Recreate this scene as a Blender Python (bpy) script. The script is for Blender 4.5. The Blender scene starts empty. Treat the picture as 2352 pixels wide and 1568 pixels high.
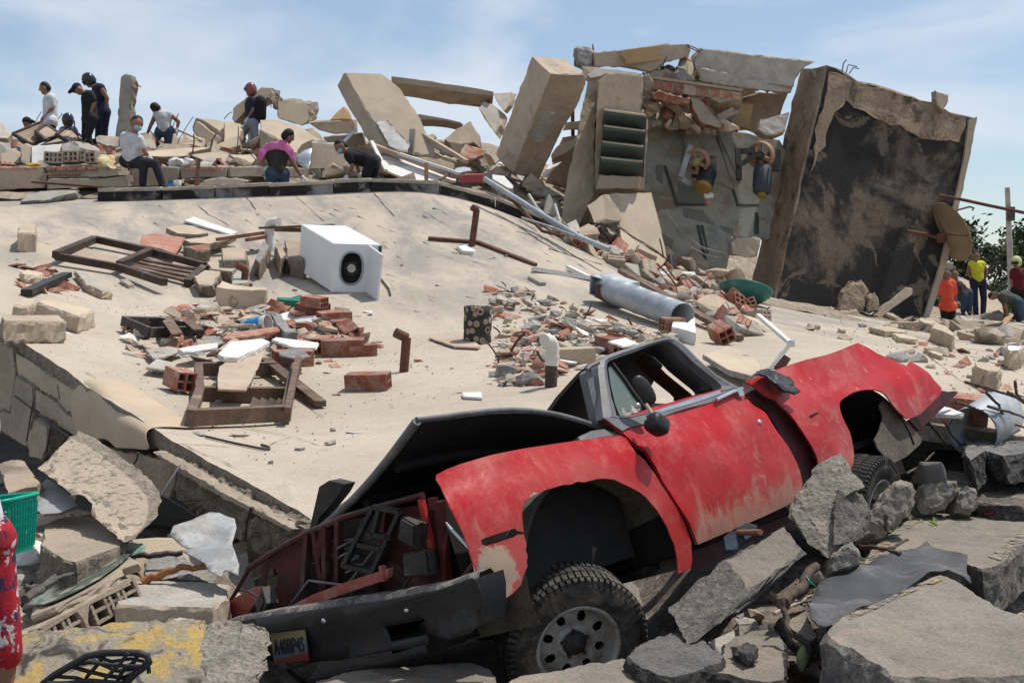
import bpy, bmesh, math, random
import numpy as np
from mathutils import Vector, Matrix, Euler, noise as mnoise

scene = bpy.context.scene
C = scene.collection
R = math.radians
random.seed(7)

# ---------------------------------------------------------------- camera
CAM_Z = 2.0
FPX, CX, CY, HOR = 3267.0,1176.0,784.0,690.0      # photo measured on a 2352 px wide sheet
PITCH = math.atan((CY - HOR) / FPX)
cam_data = bpy.data.cameras.new("camera")
cam_data.lens = 50.0
cam_data.sensor_width = 36.0
cam_data.clip_end = 5000.0
cam = bpy.data.objects.new("camera", cam_data)
cam.location = (0,0, CAM_Z)
cam.rotation_euler = (math.pi / 2 - PITCH, 0,0)
C.objects.link(cam)
scene.camera = cam

# ---------------------------------------------------------------- sun and sky
SUN_DIR = Vector((0.36,0.20,0.915)).normalized()     # towards the sun
sun_el = math.asin(SUN_DIR.z)
sun_az = math.atan2(SUN_DIR.x, SUN_DIR.y)
sd = bpy.data.lights.new("sun", 'SUN')
sd.energy = 4.0
sd.angle = R(0.9)
sd.color = (1.0,0.955,0.89)
sun = bpy.data.objects.new("sun", sd)
sun.rotation_euler = (-SUN_DIR).to_track_quat('-Z', 'Y').to_euler()
sun.location = (0,0,60)
C.objects.link(sun)

world = bpy.data.worlds.new("World")
scene.world = world
world.use_nodes = True
wt = world.node_tree
wt.nodes.clear()
def wn(t, **kw):
    n = wt.nodes.new(t)
    for k, v in kw.items():
        setattr(n, k, v)
    return n
w_out = wn('ShaderNodeOutputWorld')
w_bg = wn('ShaderNodeBackground')
w_sky = wn('ShaderNodeTexSky')
w_sky.sky_type = 'NISHITA'
w_sky.sun_disc = False
w_sky.sun_elevation = sun_el
w_sky.sun_rotation = sun_az
w_sky.air_density = 1.0
w_sky.dust_density = 0.3
w_sky.ozone_density = 2.5
w_tc = wn('ShaderNodeTexCoord')
w_map = wn('ShaderNodeMapping')
w_map.inputs['Scale'].default_value = (2.0,3.2,6.0)
w_map.inputs['Rotation'].default_value = (0.3,0.5,0.4)
w_n1 = wn('ShaderNodeTexNoise')
w_n1.inputs['Scale'].default_value = 1.9
w_n1.inputs['Detail'].default_value = 7
w_n1.inputs['Roughness'].default_value = 0.52
w_n1.inputs['Distortion'].default_value = 0.35
w_r = wn('ShaderNodeValToRGB')
w_r.color_ramp.elements[0].position = 0.42
w_r.color_ramp.elements[0].color = (0.16,0.16,0.16,1)
w_r.color_ramp.elements[1].position = 0.62
w_r.color_ramp.elements[1].color = (0.85,0.85,0.85,1)
w_mix = wn('ShaderNodeMix', data_type='RGBA')
w_mix.inputs['B'].default_value = (6.6,7.1,7.9,1)      # thin high cloud
w_bg.inputs['Strength'].default_value = 0.105
L = wt.links.new
L(w_tc.outputs['Generated'], w_map.inputs['Vector'])
L(w_map.outputs[0], w_n1.inputs['Vector'])
L(w_n1.outputs['Fac'], w_r.inputs['Fac'])
L(w_r.outputs['Color'], w_mix.inputs['Factor'])
L(w_sky.outputs['Color'], w_mix.inputs['A'])
L(w_mix.outputs['Result'], w_bg.inputs['Color'])
L(w_bg.outputs[0], w_out.inputs['Surface'])

scene.view_settings.view_transform = 'Standard'
scene.view_settings.look = 'None'
scene.view_settings.exposure = 0.12
scene.view_settings.gamma = 1.0
scene.view_settings.use_curve_mapping = False

# ---------------------------------------------------------------- photo sheet -> rays
FW = Vector((0, math.cos(PITCH), -math.sin(PITCH)))
UPV = Vector((0, math.sin(PITCH), math.cos(PITCH)))
RT = Vector((1,0,0))
ORG = Vector((0,0, CAM_Z))
def ray(p):
    return RT * ((p[0] - CX) / FPX) + FW + UPV * ((CY - p[1]) / FPX)
def at(p, d):
    r = ray(p)
    return ORG + r * (d / r.y)
def on_z(p, z=0.0):
    r = ray(p)
    return ORG + r * ((z - CAM_Z) / r.z)
def on_plane(p, p0, n):
    r = ray(p)
    return ORG + r * ((p0 - ORG).dot(n) / r.dot(n))
REG = {  # enlarged regions of the photo: x0, y0, x1, returned width
    'A1': (0,150,640,2352), 'A2': (560,150,1200,2352), 'A3': (1150,80,1850,2287), 'A4': (1750,80,2560,1628),
    'B1': (0,500,640,2334), 'B2': (400,480,1100,2335), 'B3': (250,720,1150,2352), 'B4': (1050,480,1900,2352),
    'C1': (0,850,800,2281), 'C2': (0,1200,800,2352), 'C3': (500,1000,1300,1774), 'C4': (1000,1000,1800,1774),
    'C5': (1300,820,2000,2352), 'C6': (1750,820,2560,2352), 'C7': (1560,1150,2560,2352),
    'D1': (2200,420,2560,1283), 'D3': (1640,280,2000,1283), 'D4': (1150,420,1560,2143), 'D5': (860,320,1300,2352),
    'D6': (2160,780,2560,1960)}
def zp(k, x, y):
    x0, y0, x1, w = REG[k]
    s = (x1 - x0) / w
    return ((x0 + x * s) / 1.088435, (y0 + y * s) / 1.088435)
def zl(k, *a):
    return [zp(k, a[i], a[i + 1]) for i in range(0, len(a), 2)]

# ---------------------------------------------------------------- shape helpers
def V(*a):
    return Vector(a)
def frame_from(zdir, xhint=(1,0,0)):
    z = Vector(zdir).normalized()
    x = Vector(xhint)
    x = (x - z * x.dot(z))
    if x.length < 1e-4:
        x = Vector((0,1,0)) - z * z.y
    x.normalize()
    y = z.cross(x)
    return Matrix((x, y, z)).transposed()
class MB:
    def __init__(s):
        s.v = []
        s.f = []
        s.m = []
        s.sm = []
    def add(s, vs, fs, mi=0, smooth=False):
        o = len(s.v)
        s.v += [tuple(q) for q in vs]
        for f in fs:
            s.f.append(tuple(i + o for i in f))
            s.m.append(mi)
            s.sm.append(smooth)
        return s
    def box(s, c, size, rot=None, mi=0):
        c = Vector(c)
        hx, hy, hz = size[0] / 2, size[1] / 2, size[2] / 2
        vs = [Vector((x, y, z)) for x in (-hx, hx) for y in (-hy, hy) for z in (-hz, hz)]
        if rot is not None:
            vs = [rot @ q for q in vs]
        vs = [q + c for q in vs]
        return s.add(vs, [(0,1,3,2), (4,6,7,5), (0,4,5,1), (2,3,7,6), (0,2,6,4), (1,5,7,3)], mi)
    def prism(s, poly, ext, mi=0):
        n = len(poly)
        poly = [Vector(p) for p in poly]
        nn = Vector((0,0,0))
        for i in range(n):
            nn += (poly[i] - poly[0]).cross(poly[(i + 1) % n] - poly[0])
        if nn.dot(ext) > 0:
            poly.reverse()
        vs = poly + [p + ext for p in poly]
        fs = [tuple(range(n)), tuple(range(2 * n - 1, n - 1,-1))]
        fs += [((i + 1) % n, i, n + i, n + (i + 1) % n) for i in range(n)]
        return s.add(vs, fs, mi)
    def loft(s, rings, close=False, caps=True, mi=0, smooth=True):
        n = len(rings[0])
        vs = [p for r in rings for p in r]
        fs = []
        k = len(rings)
        for a in range(k if close else k - 1):
            b = (a + 1) % k
            for i in range(n):
                j = (i + 1) % n
                fs.append((a * n + i, a * n + j, b * n + j, b * n + i))
        s.add(vs, fs, mi, smooth)
        if caps and not close:
            s.add(rings[0], [tuple(range(n - 1,-1,-1))], mi)
            s.add(rings[-1], [tuple(range(n))], mi)
        return s
    def tube(s, pts, r, n=8, caps=True, mi=0, smooth=True):
        pts = [Vector(p) for p in pts]
        rs = r if isinstance(r, (list, tuple)) else [r] * len(pts)
        rings = []
        prev = None
        for i, p in enumerate(pts):
            a = pts[max(i - 1,0)]
            b = pts[min(i + 1, len(pts) - 1)]
            t = (b - a)
            if t.length < 1e-9:
                t = Vector((0,0,1))
            t.normalize()
            if prev is None:
                u = t.orthogonal().normalized()
            else:
                u = prev - t * prev.dot(t)
                u = u.normalized() if u.length > 1e-6 else t.orthogonal().normalized()
            prev = u
            w = t.cross(u)
            rings.append([p + (u * math.cos(q * 2 * math.pi / n) + w * math.sin(q * 2 * math.pi / n)) * rs[i] for q in range(n)])
        return s.loft(rings, False, caps, mi, smooth)
    def bar(s, a, b, w, h, up=(0,0,1), mi=0):
        a, b = Vector(a), Vector(b)
        t = (b - a)
        ln = t.length
        rot = frame_from(t, up)          # local z along, x = up
        return s.box((a + b) / 2, (h, w, ln), rot, mi)
    def lathe(s, prof, M, n=32, mi=0, smooth=True):
        # prof: (radius, height) pairs; M 4x4 with z as the axis
        rings = []
        for r, h in prof:
            rings.append([M @ Vector((r * math.cos(2 * math.pi * i / n), r * math.sin(2 * math.pi * i / n), h)) for i in range(n)])
        return s.loft(rings, False, False, mi, smooth)
    def mesh(s, name, mats, origin):
        me = bpy.data.meshes.new(name)
        me.from_pydata([(v[0] - origin[0], v[1] - origin[1], v[2] - origin[2]) for v in s.v], [], s.f)
        for q in (mats if isinstance(mats, (list, tuple)) else [mats]):
            me.materials.append(q)
        me.polygons.foreach_set('material_index', s.m)
        me.polygons.foreach_set('use_smooth', s.sm)
        me.update()
        return me
    def build(s, name, mats, parent=None, fixn=False, local=False):
        if parent is None:
            a = np.array(s.v)
            o = Vector(((a[:, 0].min() + a[:, 0].max()) / 2, (a[:, 1].min() + a[:, 1].max()) / 2, a[:, 2].min()))
        else:
            o = Vector((0,0,0))
        me = s.mesh(name, mats, o)
        if fixn:
            bm = bmesh.new()
            bm.from_mesh(me)
            bmesh.ops.recalc_face_normals(bm, faces=bm.faces)
            bm.to_mesh(me)
            bm.free()
        ob = bpy.data.objects.new(name, me)
        C.objects.link(ob)
        if parent is None:
            ob.location = o
        else:
            ob.parent = parent
            if parent.parent is None and not local:
                ob.matrix_parent_inverse = parent.matrix_basis.inverted()
        return ob
def tag(o, label, cat, group=None, kind=None):
    if label:
        o['label'] = label
    if cat:
        o['category'] = cat
    if group:
        o['group'] = group
    if kind or (label and cat):
        o['kind'] = kind or 'thing'
    return o
def thing(name, label, cat, loc, group=None):
    e = bpy.data.objects.new(name, None)
    e.empty_display_size = 0.1
    C.objects.link(e)
    e.location = loc
    return tag(e, label, cat, group)
def rnd(a, b):
    return random.uniform(a, b)

def resample(poly, step, close=True):
    out = []
    n = len(poly)
    for i in range(n if close else n - 1):
        a, b = Vector(poly[i]), Vector(poly[(i + 1) % n])
        k = max(1, int((b - a).length / step))
        for j in range(k):
            out.append(a.lerp(b, j / k))
    if not close:
        out.append(Vector(poly[-1]))
    return out
def rough_prism(mb, poly, ext, step=0.06, jit=0.012, chip=0.02, mids=1, mi=0, mi_side=None, mi_back=None):
    """broken slab: top outline poly, extruded by ext, with a chipped arris and uneven sides"""
    poly = [Vector(p) for p in poly]
    ext = Vector(ext)
    nn = Vector((0,0,0))
    for i in range(len(poly)):
        nn += (poly[i] - poly[0]).cross(poly[(i + 1) % len(poly)] - poly[0])
    if nn.dot(ext) > 0:
        poly.reverse()
    per = sum((poly[i] - poly[i - 1]).length for i in range(len(poly)))
    step = max(step, per / 70)
    o = resample(poly, step)
    n = len(o)
    c = sum(o, Vector()) / n
    e = ext.normalized()
    tl = ext.length
    chip = min(chip, tl * 0.3)
    def inset(p, k):
        d = (p - c)
        return p - d.normalized() * min(k, d.length * .3)
    def j(k):
        return Vector((rnd(-k, k), rnd(-k, k), rnd(-k, k)))
    r0 = [inset(p, chip * rnd(.3,1.2)) for p in o]
    rings = [r0, [p + e * chip * rnd(.4,1.3) + j(jit) * .6 for p in o]]
    for q in range(mids):
        t = (q + 1) / (mids + 1)
        rings.append([p + ext * t + j(jit) for p in o])
    rings.append([p + e * (tl - chip * rnd(.4,1.2)) + j(jit) for p in o])
    rings.append([inset(p, chip * rnd(.3,1.2)) + ext for p in o])
    vs = [p for r in rings for p in r]
    ms = mi if mi_side is None else mi_side
    fs = []
    for a in range(len(rings) - 1):
        for i in range(n):
            k = (i + 1) % n
            fs.append((a * n + k, a * n + i, (a + 1) * n + i, (a + 1) * n + k))
    off = len(mb.v)
    mb.add(vs, fs, ms)
    mb.f.append(tuple(off + i for i in range(n)))
    mb.m.append(mi); mb.sm.append(False)
    b = off + (len(rings) - 1) * n
    mb.f.append(tuple(b + i for i in range(n - 1,-1,-1)))
    mb.m.append(ms if mi_back is None else mi_back); mb.sm.append(False)
    return mb
def chunk(name, label, cat, poly, ext, mat, group=None, parent=None, **kw):
    mb = MB()
    rough_prism(mb, poly, ext, **kw)
    o = mb.build(name, mat, parent, fixn=True)
    if label:
        tag(o, label, cat, group)
    return o
def hull_mesh(name, mat, n, sx, sy, sz, seed, flat=0.0):
    rs = random.Random(seed)
    bm = bmesh.new()
    for i in range(n):
        p = Vector((rs.uniform(-1,1), rs.uniform(-1,1), rs.uniform(-1,1)))
        m = max(abs(p.x), abs(p.y), abs(p.z))
        p = p / (m if rs.random() < .6 else p.length)
        bm.verts.new((p.x * sx, p.y * sy, p.z * sz))
    bmesh.ops.convex_hull(bm, input=bm.verts)
    bmesh.ops.delete(bm, geom=[v for v in bm.verts if not v.link_faces], context='VERTS')
    bmesh.ops.recalc_face_normals(bm, faces=bm.faces)
    me = bpy.data.meshes.new(name)
    bm.to_mesh(me)
    bm.free()
    me.materials.append(mat)
    return me
def rock_mesh(name, mat, sx, sy, sz, seed, sub=3, amp=.22, fr=1.6):
    """broken lump: convex shard, subdivided and roughened"""
    me = hull_mesh(name, mat, 16, sx, sy, sz, seed)
    bm = bmesh.new()
    bm.from_mesh(me)
    bmesh.ops.triangulate(bm, faces=bm.faces)
    for k in range(sub):
        es = [e for e in bm.edges if e.calc_length() > max(sx, sy, sz) * .22]
        if es:
            bmesh.ops.subdivide_edges(bm, edges=es, cuts=1, use_grid_fill=True)
            bmesh.ops.triangulate(bm, faces=bm.faces)
    s = (sx + sy + sz) / 3
    for v in bm.verts:
        p = Vector((v.co.x / s, v.co.y / s, v.co.z / s)) * fr + Vector((seed * 3.1,0,0))
        d = mnoise.noise(p) * amp + mnoise.noise(p * 3.1) * amp * .45 + mnoise.noise(p * 7) * amp * .2
        v.co += v.co.normalized() * d * min(sx, sy, sz)
    bm.to_mesh(me)
    bm.free()
    return me

def roughen(o, strength=.02, scale=.08, cell=.045, levels=1):
    bm = bmesh.new()
    bm.from_mesh(o.data)
    for ax in range(3):
        cs = [v.co[ax] for v in bm.verts]
        k = math.floor(min(cs) / cell) + 1
        no = [0,0,0]
        no[ax] = 1
        while k * cell < max(cs):
            co = [0,0,0]
            co[ax] = k * cell + .0007
            bmesh.ops.bisect_plane(bm, geom=bm.verts[:] + bm.edges[:] + bm.faces[:], dist=1e-5, plane_co=co, plane_no=no)
            k += 1
    bm.to_mesh(o.data)
    bm.free()
    sb = o.modifiers.new('s', 'SUBSURF')
    sb.subdivision_type = 'SIMPLE'
    sb.levels = sb.render_levels = levels
    tx = bpy.data.textures.new('rough', 'CLOUDS')
    tx.noise_scale = scale
    tx.noise_depth = 5
    dp = o.modifiers.new('d', 'DISPLACE')
    dp.texture = tx
    dp.strength = strength
    dp.mid_level = .5
    dp.texture_coords = 'GLOBAL'
    return o

# ---------------------------------------------------------------- materials
MATS = {}
def mat(name, c1, c2=None, scale=3.0, rough=0.9, bump=0.3, bscale=40.0, fine=0.12, rand=0.12, spots=None, spot_scale=8.0,
        spot_lo=0.55, spot_hi=0.7, metal=0.0, dust=None, dust_lo=.45, dust_hi=.75, dust_scale=2.5, stretch=(1,1,1), world_co=False, spec=0.3,
        bdist=0.01, spots2=None, spot2_scale=3.0, spot2_lo=.55, spot2_hi=.62):
    if name in MATS:
        return MATS[name]
    m = bpy.data.materials.new(name)
    m.use_nodes = True
    t = m.node_tree
    b = t.nodes['Principled BSDF']
    b.inputs['Roughness'].default_value = rough
    b.inputs['Metallic'].default_value = metal
    b.inputs['Specular IOR Level'].default_value = spec
    def N(k, **kw):
        n = t.nodes.new(k)
        for a, v in kw.items():
            setattr(n, a, v)
        return n
    def ramp(lo, hi):
        r = N('ShaderNodeMapRange')
        r.inputs['From Min'].default_value = lo
        r.inputs['From Max'].default_value = hi
        r.interpolation_type = 'SMOOTHSTEP'
        return r
    if world_co:
        g = N('ShaderNodeNewGeometry')
        co = g.outputs['Position']
    else:
        tc = N('ShaderNodeTexCoord')
        oi = N('ShaderNodeObjectInfo')
        ad = N('ShaderNodeVectorMath', operation='MULTIPLY_ADD')
        cb = N('ShaderNodeCombineXYZ')
        for q in ('X', 'Y', 'Z'):
            t.links.new(oi.outputs['Random'], cb.inputs[q])
        t.links.new(cb.outputs[0], ad.inputs[0])
        ad.inputs[1].default_value = (37,53,71)
        t.links.new(tc.outputs['Object'], ad.inputs[2])
        co = ad.outputs[0]
    mp = N('ShaderNodeMapping')
    mp.inputs['Scale'].default_value = stretch
    t.links.new(co, mp.inputs['Vector'])
    co = mp.outputs[0]
    def noise(sc, det=6, rg=.6, dist=0.0):
        n = N('ShaderNodeTexNoise')
        n.inputs['Scale'].default_value = sc
        n.inputs['Detail'].default_value = det
        n.inputs['Roughness'].default_value = rg
        n.inputs['Distortion'].default_value = dist
        t.links.new(co, n.inputs['Vector'])
        return n.outputs['Fac']
    def mix(fac, a, bb, bt='MIX'):
        x = N('ShaderNodeMix', data_type='RGBA', blend_type=bt)
        for sock, val in (('Factor', fac), ('A', a), ('B', bb)):
            if hasattr(val, 'is_linked') or hasattr(val, 'links'):
                t.links.new(val, x.inputs[sock])
            elif isinstance(val, (int, float)):
                x.inputs[sock].default_value = val
            else:
                x.inputs[sock].default_value = (*val, 1)
        return x.outputs['Result']
    c2 = c2 or tuple(v * .72 for v in c1)
    r = ramp(.35,.65)
    t.links.new(noise(scale), r.inputs['Value'])
    col = mix(r.outputs[0], c1, c2)
    if spots:
        r2 = ramp(spot_lo, spot_hi)
        t.links.new(noise(spot_scale, 8,.65,.4), r2.inputs['Value'])
        col = mix(r2.outputs[0], col, spots)
    if spots2:
        r4 = ramp(spot2_lo, spot2_hi)
        t.links.new(noise(spot2_scale, 9,.6,.9), r4.inputs['Value'])
        col = mix(r4.outputs[0], col, spots2)
    if dust:
        r3 = ramp(dust_lo, dust_hi)
        t.links.new(noise(dust_scale, 9,.7,.6), r3.inputs['Value'])
        col = mix(r3.outputs[0], col, dust)
        rr = N('ShaderNodeMapRange')
        rr.inputs['To Min'].default_value = rough
        rr.inputs['To Max'].default_value = min(1, rough + .4)
        t.links.new(r3.outputs[0], rr.inputs['Value'])
        t.links.new(rr.outputs[0], b.inputs['Roughness'])
    fn = noise(bscale, 5,.7)
    if fine:
        f = N('ShaderNodeMapRange')
        f.inputs['From Min'].default_value = .3
        f.inputs['From Max'].default_value = .7
        f.inputs['To Min'].default_value = 1 - fine * 1.6
        f.inputs['To Max'].default_value = 1 + fine
        t.links.new(fn, f.inputs['Value'])
        cbf = N('ShaderNodeCombineColor')
        for q in range(3):
            t.links.new(f.outputs[0], cbf.inputs[q])
        col = mix(1.0, col, cbf.outputs[0], 'MULTIPLY')
    if rand and not world_co:
        f = N('ShaderNodeMapRange')
        f.inputs['To Min'].default_value = 1 - rand * 1.5
        f.inputs['To Max'].default_value = 1 + rand
        t.links.new(oi.outputs['Random'], f.inputs['Value'])
        cbf = N('ShaderNodeCombineColor')
        for q in range(3):
            t.links.new(f.outputs[0], cbf.inputs[q])
        col = mix(1.0, col, cbf.outputs[0], 'MULTIPLY')
    t.links.new(col, b.inputs['Base Color'])
    if bump:
        bp = N('ShaderNodeBump')
        bp.inputs['Strength'].default_value = bump
        bp.inputs['Distance'].default_value = bdist
        t.links.new(fn, bp.inputs['Height'])
        t.links.new(bp.outputs[0], b.inputs['Normal'])
    m['_col'] = 1
    MATS[name] = m
    return m

TAN = (.50,.405,.295)
DUST = (.52,.42,.31)
m_conc = mat('concrete_tan', (.47,.38,.28), (.38,.305,.225), 2.2,.93,.5,55,.16,.14, spots=(.24,.20,.16), spot_scale=5, spot_lo=.58, spot_hi=.78)
m_conc_in = mat('concrete_broken', (.40,.335,.255), (.28,.235,.18), 9,.95,1.0,38,.3,.12, bdist=.03)
m_conc_grey = mat('concrete_grey', (.34,.325,.30), (.22,.21,.20), 6,.95,.9,34,.25,.16, bdist=.02)
m_conc_light = mat('concrete_pale', (.46,.42,.36), (.35,.32,.275), 3.5,.93,.6,60,.2,.12, spots=(.24,.22,.2), spot_scale=9, spot_lo=.6, spot_hi=.75)
m_shade = mat('plaster_shade_brown', (.42,.33,.24), (.33,.26,.19), 1.3,.93,.5,42,.14,.1, spots=(.16,.13,.10), spot_scale=1.8, spot_lo=.52, spot_hi=.72)  # browner plaster, used to paint shade on faces away from the sun
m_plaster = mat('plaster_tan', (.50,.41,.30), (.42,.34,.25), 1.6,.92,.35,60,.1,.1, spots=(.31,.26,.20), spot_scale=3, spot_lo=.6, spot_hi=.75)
m_ochre = mat('ochre_paint', (.46,.30,.15), (.40,.26,.13), 2,.85,.3,40,.1,.05)
m_brick = mat('clay_brick', (.38,.125,.075), (.29,.095,.06), 8,.9,.6,60,.2,.2, dust=(.46,.33,.25), dust_lo=.40, dust_hi=.68, dust_scale=7)
m_brick_pink = mat('clay_dusty', (.47,.22,.155), (.42,.17,.12), 8,.92,.5,60,.15,.18, dust=(.50,.38,.29), dust_lo=.45, dust_hi=.7, dust_scale=7)
m_mortar = mat('mortar', (.46,.38,.29), (.36,.30,.23), 12,.95,.8,50,.25,.1)
m_asph = mat('asphalt_chunk', (.20,.19,.175), (.14,.135,.13), 7,.93,1.0,70,.35,.15, bdist=.012, spots=(.33,.30,.27), spot_scale=45, spot_lo=.6, spot_hi=.7)
m_asph_dark = mat('asphalt_broken', (.11,.102,.092), (.05,.047,.044), 14,.95,1.0,45,.4,.1, bdist=.03, spots=(.22,.21,.2), spot_scale=30, spot_lo=.62, spot_hi=.7)
m_paver = mat('kerb_concrete', (.255,.222,.178), (.20,.176,.142), 3,.94,.7,80,.22,.1, spots=(.15,.135,.115), spot_scale=6, spot_lo=.54, spot_hi=.75, spots2=(.30,.24,.18), spot2_scale=2.2, spot2_lo=.5, spot2_hi=.7)
m_paver_d = mat('kerb_broken', (.23,.21,.18), (.13,.12,.108), 6,.95,1.0,40,.35,.1, bdist=.03, spots=(.36,.34,.30), spot_scale=9, spot_lo=.55, spot_hi=.75)
m_yellow = mat('kerb_yellow', (.44,.31,.095), (.38,.27,.10), 4,.9,.7,60,.2,.05, spots=(.27,.235,.18), spot_scale=5, spot_lo=.42, spot_hi=.54, spots2=(.05,.045,.04), spot2_scale=5, spot2_lo=.53, spot2_hi=.64)
m_white = mat('white_enamel', (.74,.74,.73), (.70,.70,.69), 3,.35,.05,30,.03,.02, dust=(.55,.47,.38), dust_lo=.62, dust_hi=.85)
m_wpaint = mat('white_board', (.72,.70,.66), (.62,.60,.56), 4,.7,.2,60,.08,.06, dust=(.52,.44,.34), dust_lo=.58, dust_hi=.8)
m_pvc = mat('white_pvc', (.70,.68,.62), (.64,.61,.55), 4,.45,.1,40,.05,.03)
m_wood = mat('brown_wood', (.17,.105,.07), (.11,.07,.05), 6,.75,.4,50,.2,.12, dust=(.42,.33,.25), dust_lo=.5, dust_hi=.8, stretch=(1,1,1))
m_wood_d = mat('dark_wood', (.075,.045,.033), (.045,.028,.022), 6,.6,.3,60,.2,.1, dust=(.33,.26,.20), dust_lo=.52, dust_hi=.8)
m_woodpale = mat('pale_wood', (.43,.33,.25), (.36,.27,.20), 3,.85,.3,60,.12,.1, dust=(.48,.38,.30), dust_lo=.4, dust_hi=.7)
m_rust = mat('rusty_steel', (.16,.07,.045), (.10,.045,.03), 9,.8,.5,60,.25,.1)
m_steel_d = mat('dark_steel', (.06,.055,.05), (.035,.032,.03), 9,.6,.3,60,.2,.1, dust=(.30,.24,.18), dust_lo=.5, dust_hi=.8)
m_galv = mat('galvanised', (.40,.43,.45), (.30,.33,.35), 3,.5,.15,20,.12,.05, metal=.35, dust=(.47,.41,.34), dust_lo=.52, dust_hi=.75)
m_black = mat('black_plastic', (.018,.018,.019), (.03,.029,.028), 4,.45,.15,50,.15,.0, dust=(.20,.17,.14), dust_lo=.55, dust_hi=.85, dust_scale=4)
m_void = mat('dark_cavity', (.02,.018,.016), (.012,.011,.01), 3,.95,0,30,0,0)  # near-black colour stands in for shade inside cab, engine bay and underbody
m_wall_black = mat('soot_wall', (.22,.165,.12), (.16,.12,.09), 1.1,.93,.7,24,.25,0, spots=(.028,.026,.025), spot_scale=.6, spot_lo=.37, spot_hi=.51, spots2=(.15,.115,.085), spot2_scale=1.5, spot2_lo=.56, spot2_hi=.60, bdist=.03)
m_wall_brown = mat('weathered_wall', (.36,.27,.185), (.27,.20,.14), 1.6,.93,.8,18,.25,0, spots=(.10,.08,.06), spot_scale=1.8, spot_lo=.53, spot_hi=.66, bdist=.03)
m_green = mat('green_plaster', (.34,.34,.285), (.40,.36,.285), .9,.88,.35,30,.15,.05, spots=(.22,.24,.21), spot_scale=1.4, spot_lo=.50, spot_hi=.68, spots2=(.27,.215,.155), spot2_scale=1.7, spot2_lo=.52, spot2_hi=.64)
m_green_d = mat('green_shade_and_joints', (.055,.075,.06), (.08,.095,.08), 2,.8,.2,30,.1,.05)  # paints the shade between the vent slats; also the floor joints
m_membrane = mat('roof_membrane', (.50,.395,.275), (.44,.345,.24), 1.8,.85,.2,60,.06,0, spots=(.30,.24,.17), spot_scale=26, spot_lo=.70, spot_hi=.76)
m_foil = mat('aged_metal_sheet', (.36,.36,.35), (.26,.26,.25), 4,.6,.4,26,.15,.05, metal=.25, dust=(.42,.36,.30), dust_lo=.5, dust_hi=.7)
m_teal = mat('teal_plastic', (.0,.36,.24), (.0,.30,.21), 4,.4,.05,30,.04,0)
m_tealdark = mat('teal_basin', (.035,.17,.145), (.03,.13,.11), 4,.5,.1,30,.1,0, dust=(.25,.25,.2), dust_lo=.55, dust_hi=.8)
m_bark = mat('bark', (.15,.105,.075), (.09,.065,.05), 14,.9,.7,50,.25,.1)
m_leaf = mat('green_leaf', (.13,.20,.045), (.085,.14,.03), 6,.6,.1,30,.15,.25)
m_leaf_dry = mat('dry_leaf', (.20,.13,.07), (.13,.085,.05), 6,.85,.2,30,.2,.3)
m_glass = mat('tinted_glass', (.10,.14,.12), (.13,.16,.13), 3,.15,.0,30,0,0, dust=(.40,.38,.30), dust_lo=.5, dust_hi=.62, dust_scale=6, spec=.6)
m_redpaint = mat('red_paint_faded', (.42,.10,.075), (.36,.08,.06), 5,.6,.2,40,.1,.05, dust=(.45,.30,.24), dust_lo=.45, dust_hi=.7)
m_redmetal = mat('dark_red_metal', (.085,.013,.013), (.035,.011,.011), 5,.55,.2,40,.2,0, dust=(.22,.17,.14), dust_lo=.52, dust_hi=.8)
m_blue = mat('blue_plastic', (.10,.25,.48), (.08,.20,.40), 3,.5,.1,30,.05,.05)

# ---------------------------------------------------------------- ground surfaces
class TPS:
    def __init__(s, pts, lam=0.02):
        w = [at((p[0], p[1]), p[2]) for p in pts]
        s.P = np.array([(q.x, q.y) for q in w])
        z = np.array([q.z for q in w])
        n = len(z)
        K = s.k(np.linalg.norm(s.P[:, None] - s.P[None], axis=2)) + np.eye(n) * lam
        A = np.zeros((n + 3, n + 3))
        A[:n, :n] = K
        A[:n, n] = 1
        A[:n, n + 1:] = s.P
        A[n, :n] = 1
        A[n + 1:, :n] = s.P.T
        s.w = np.linalg.solve(A, np.concatenate([z, [0,0,0]]))
    @staticmethod
    def k(r):
        return np.where(r > 1e-9, r * r * np.log(np.maximum(r, 1e-9)), 0) * .1
    def __call__(s, x, y):
        x = np.atleast_1d(np.asarray(x, float))
        y = np.atleast_1d(np.asarray(y, float))
        q = np.stack([x.ravel(), y.ravel()], 1)
        n = len(s.P)
        r = s.k(np.linalg.norm(q[:, None] - s.P[None], axis=2)) @ s.w[:n] + s.w[n] + q @ s.w[n + 1:]
        return r.reshape(x.shape)
    def z(s, x, y):
        return float(s(x, y)[0])
    def normal(s, x, y, e=.08):
        return Vector((s.z(x - e, y) - s.z(x + e, y), s.z(x, y - e) - s.z(x, y + e), 2 * e)).normalized()
    def hit(s, p, y0=5.0, y1=45.0, h=0.0):
        r = ray(p)
        r = r / r.y
        ys = np.arange(y0, y1,.05)
        d = CAM_Z + r.z * ys - s(r.x * ys, ys) - h
        i = np.where((d[:-1] > 0) & (d[1:] <= 0))[0]
        if len(i) == 0:
            k = int(np.argmin(np.abs(d)))
            yy = ys[k]
        else:
            k = i[0]
            yy = ys[k] + .05 * d[k] / (d[k] - d[k + 1])
        return ORG + r * yy
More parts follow.
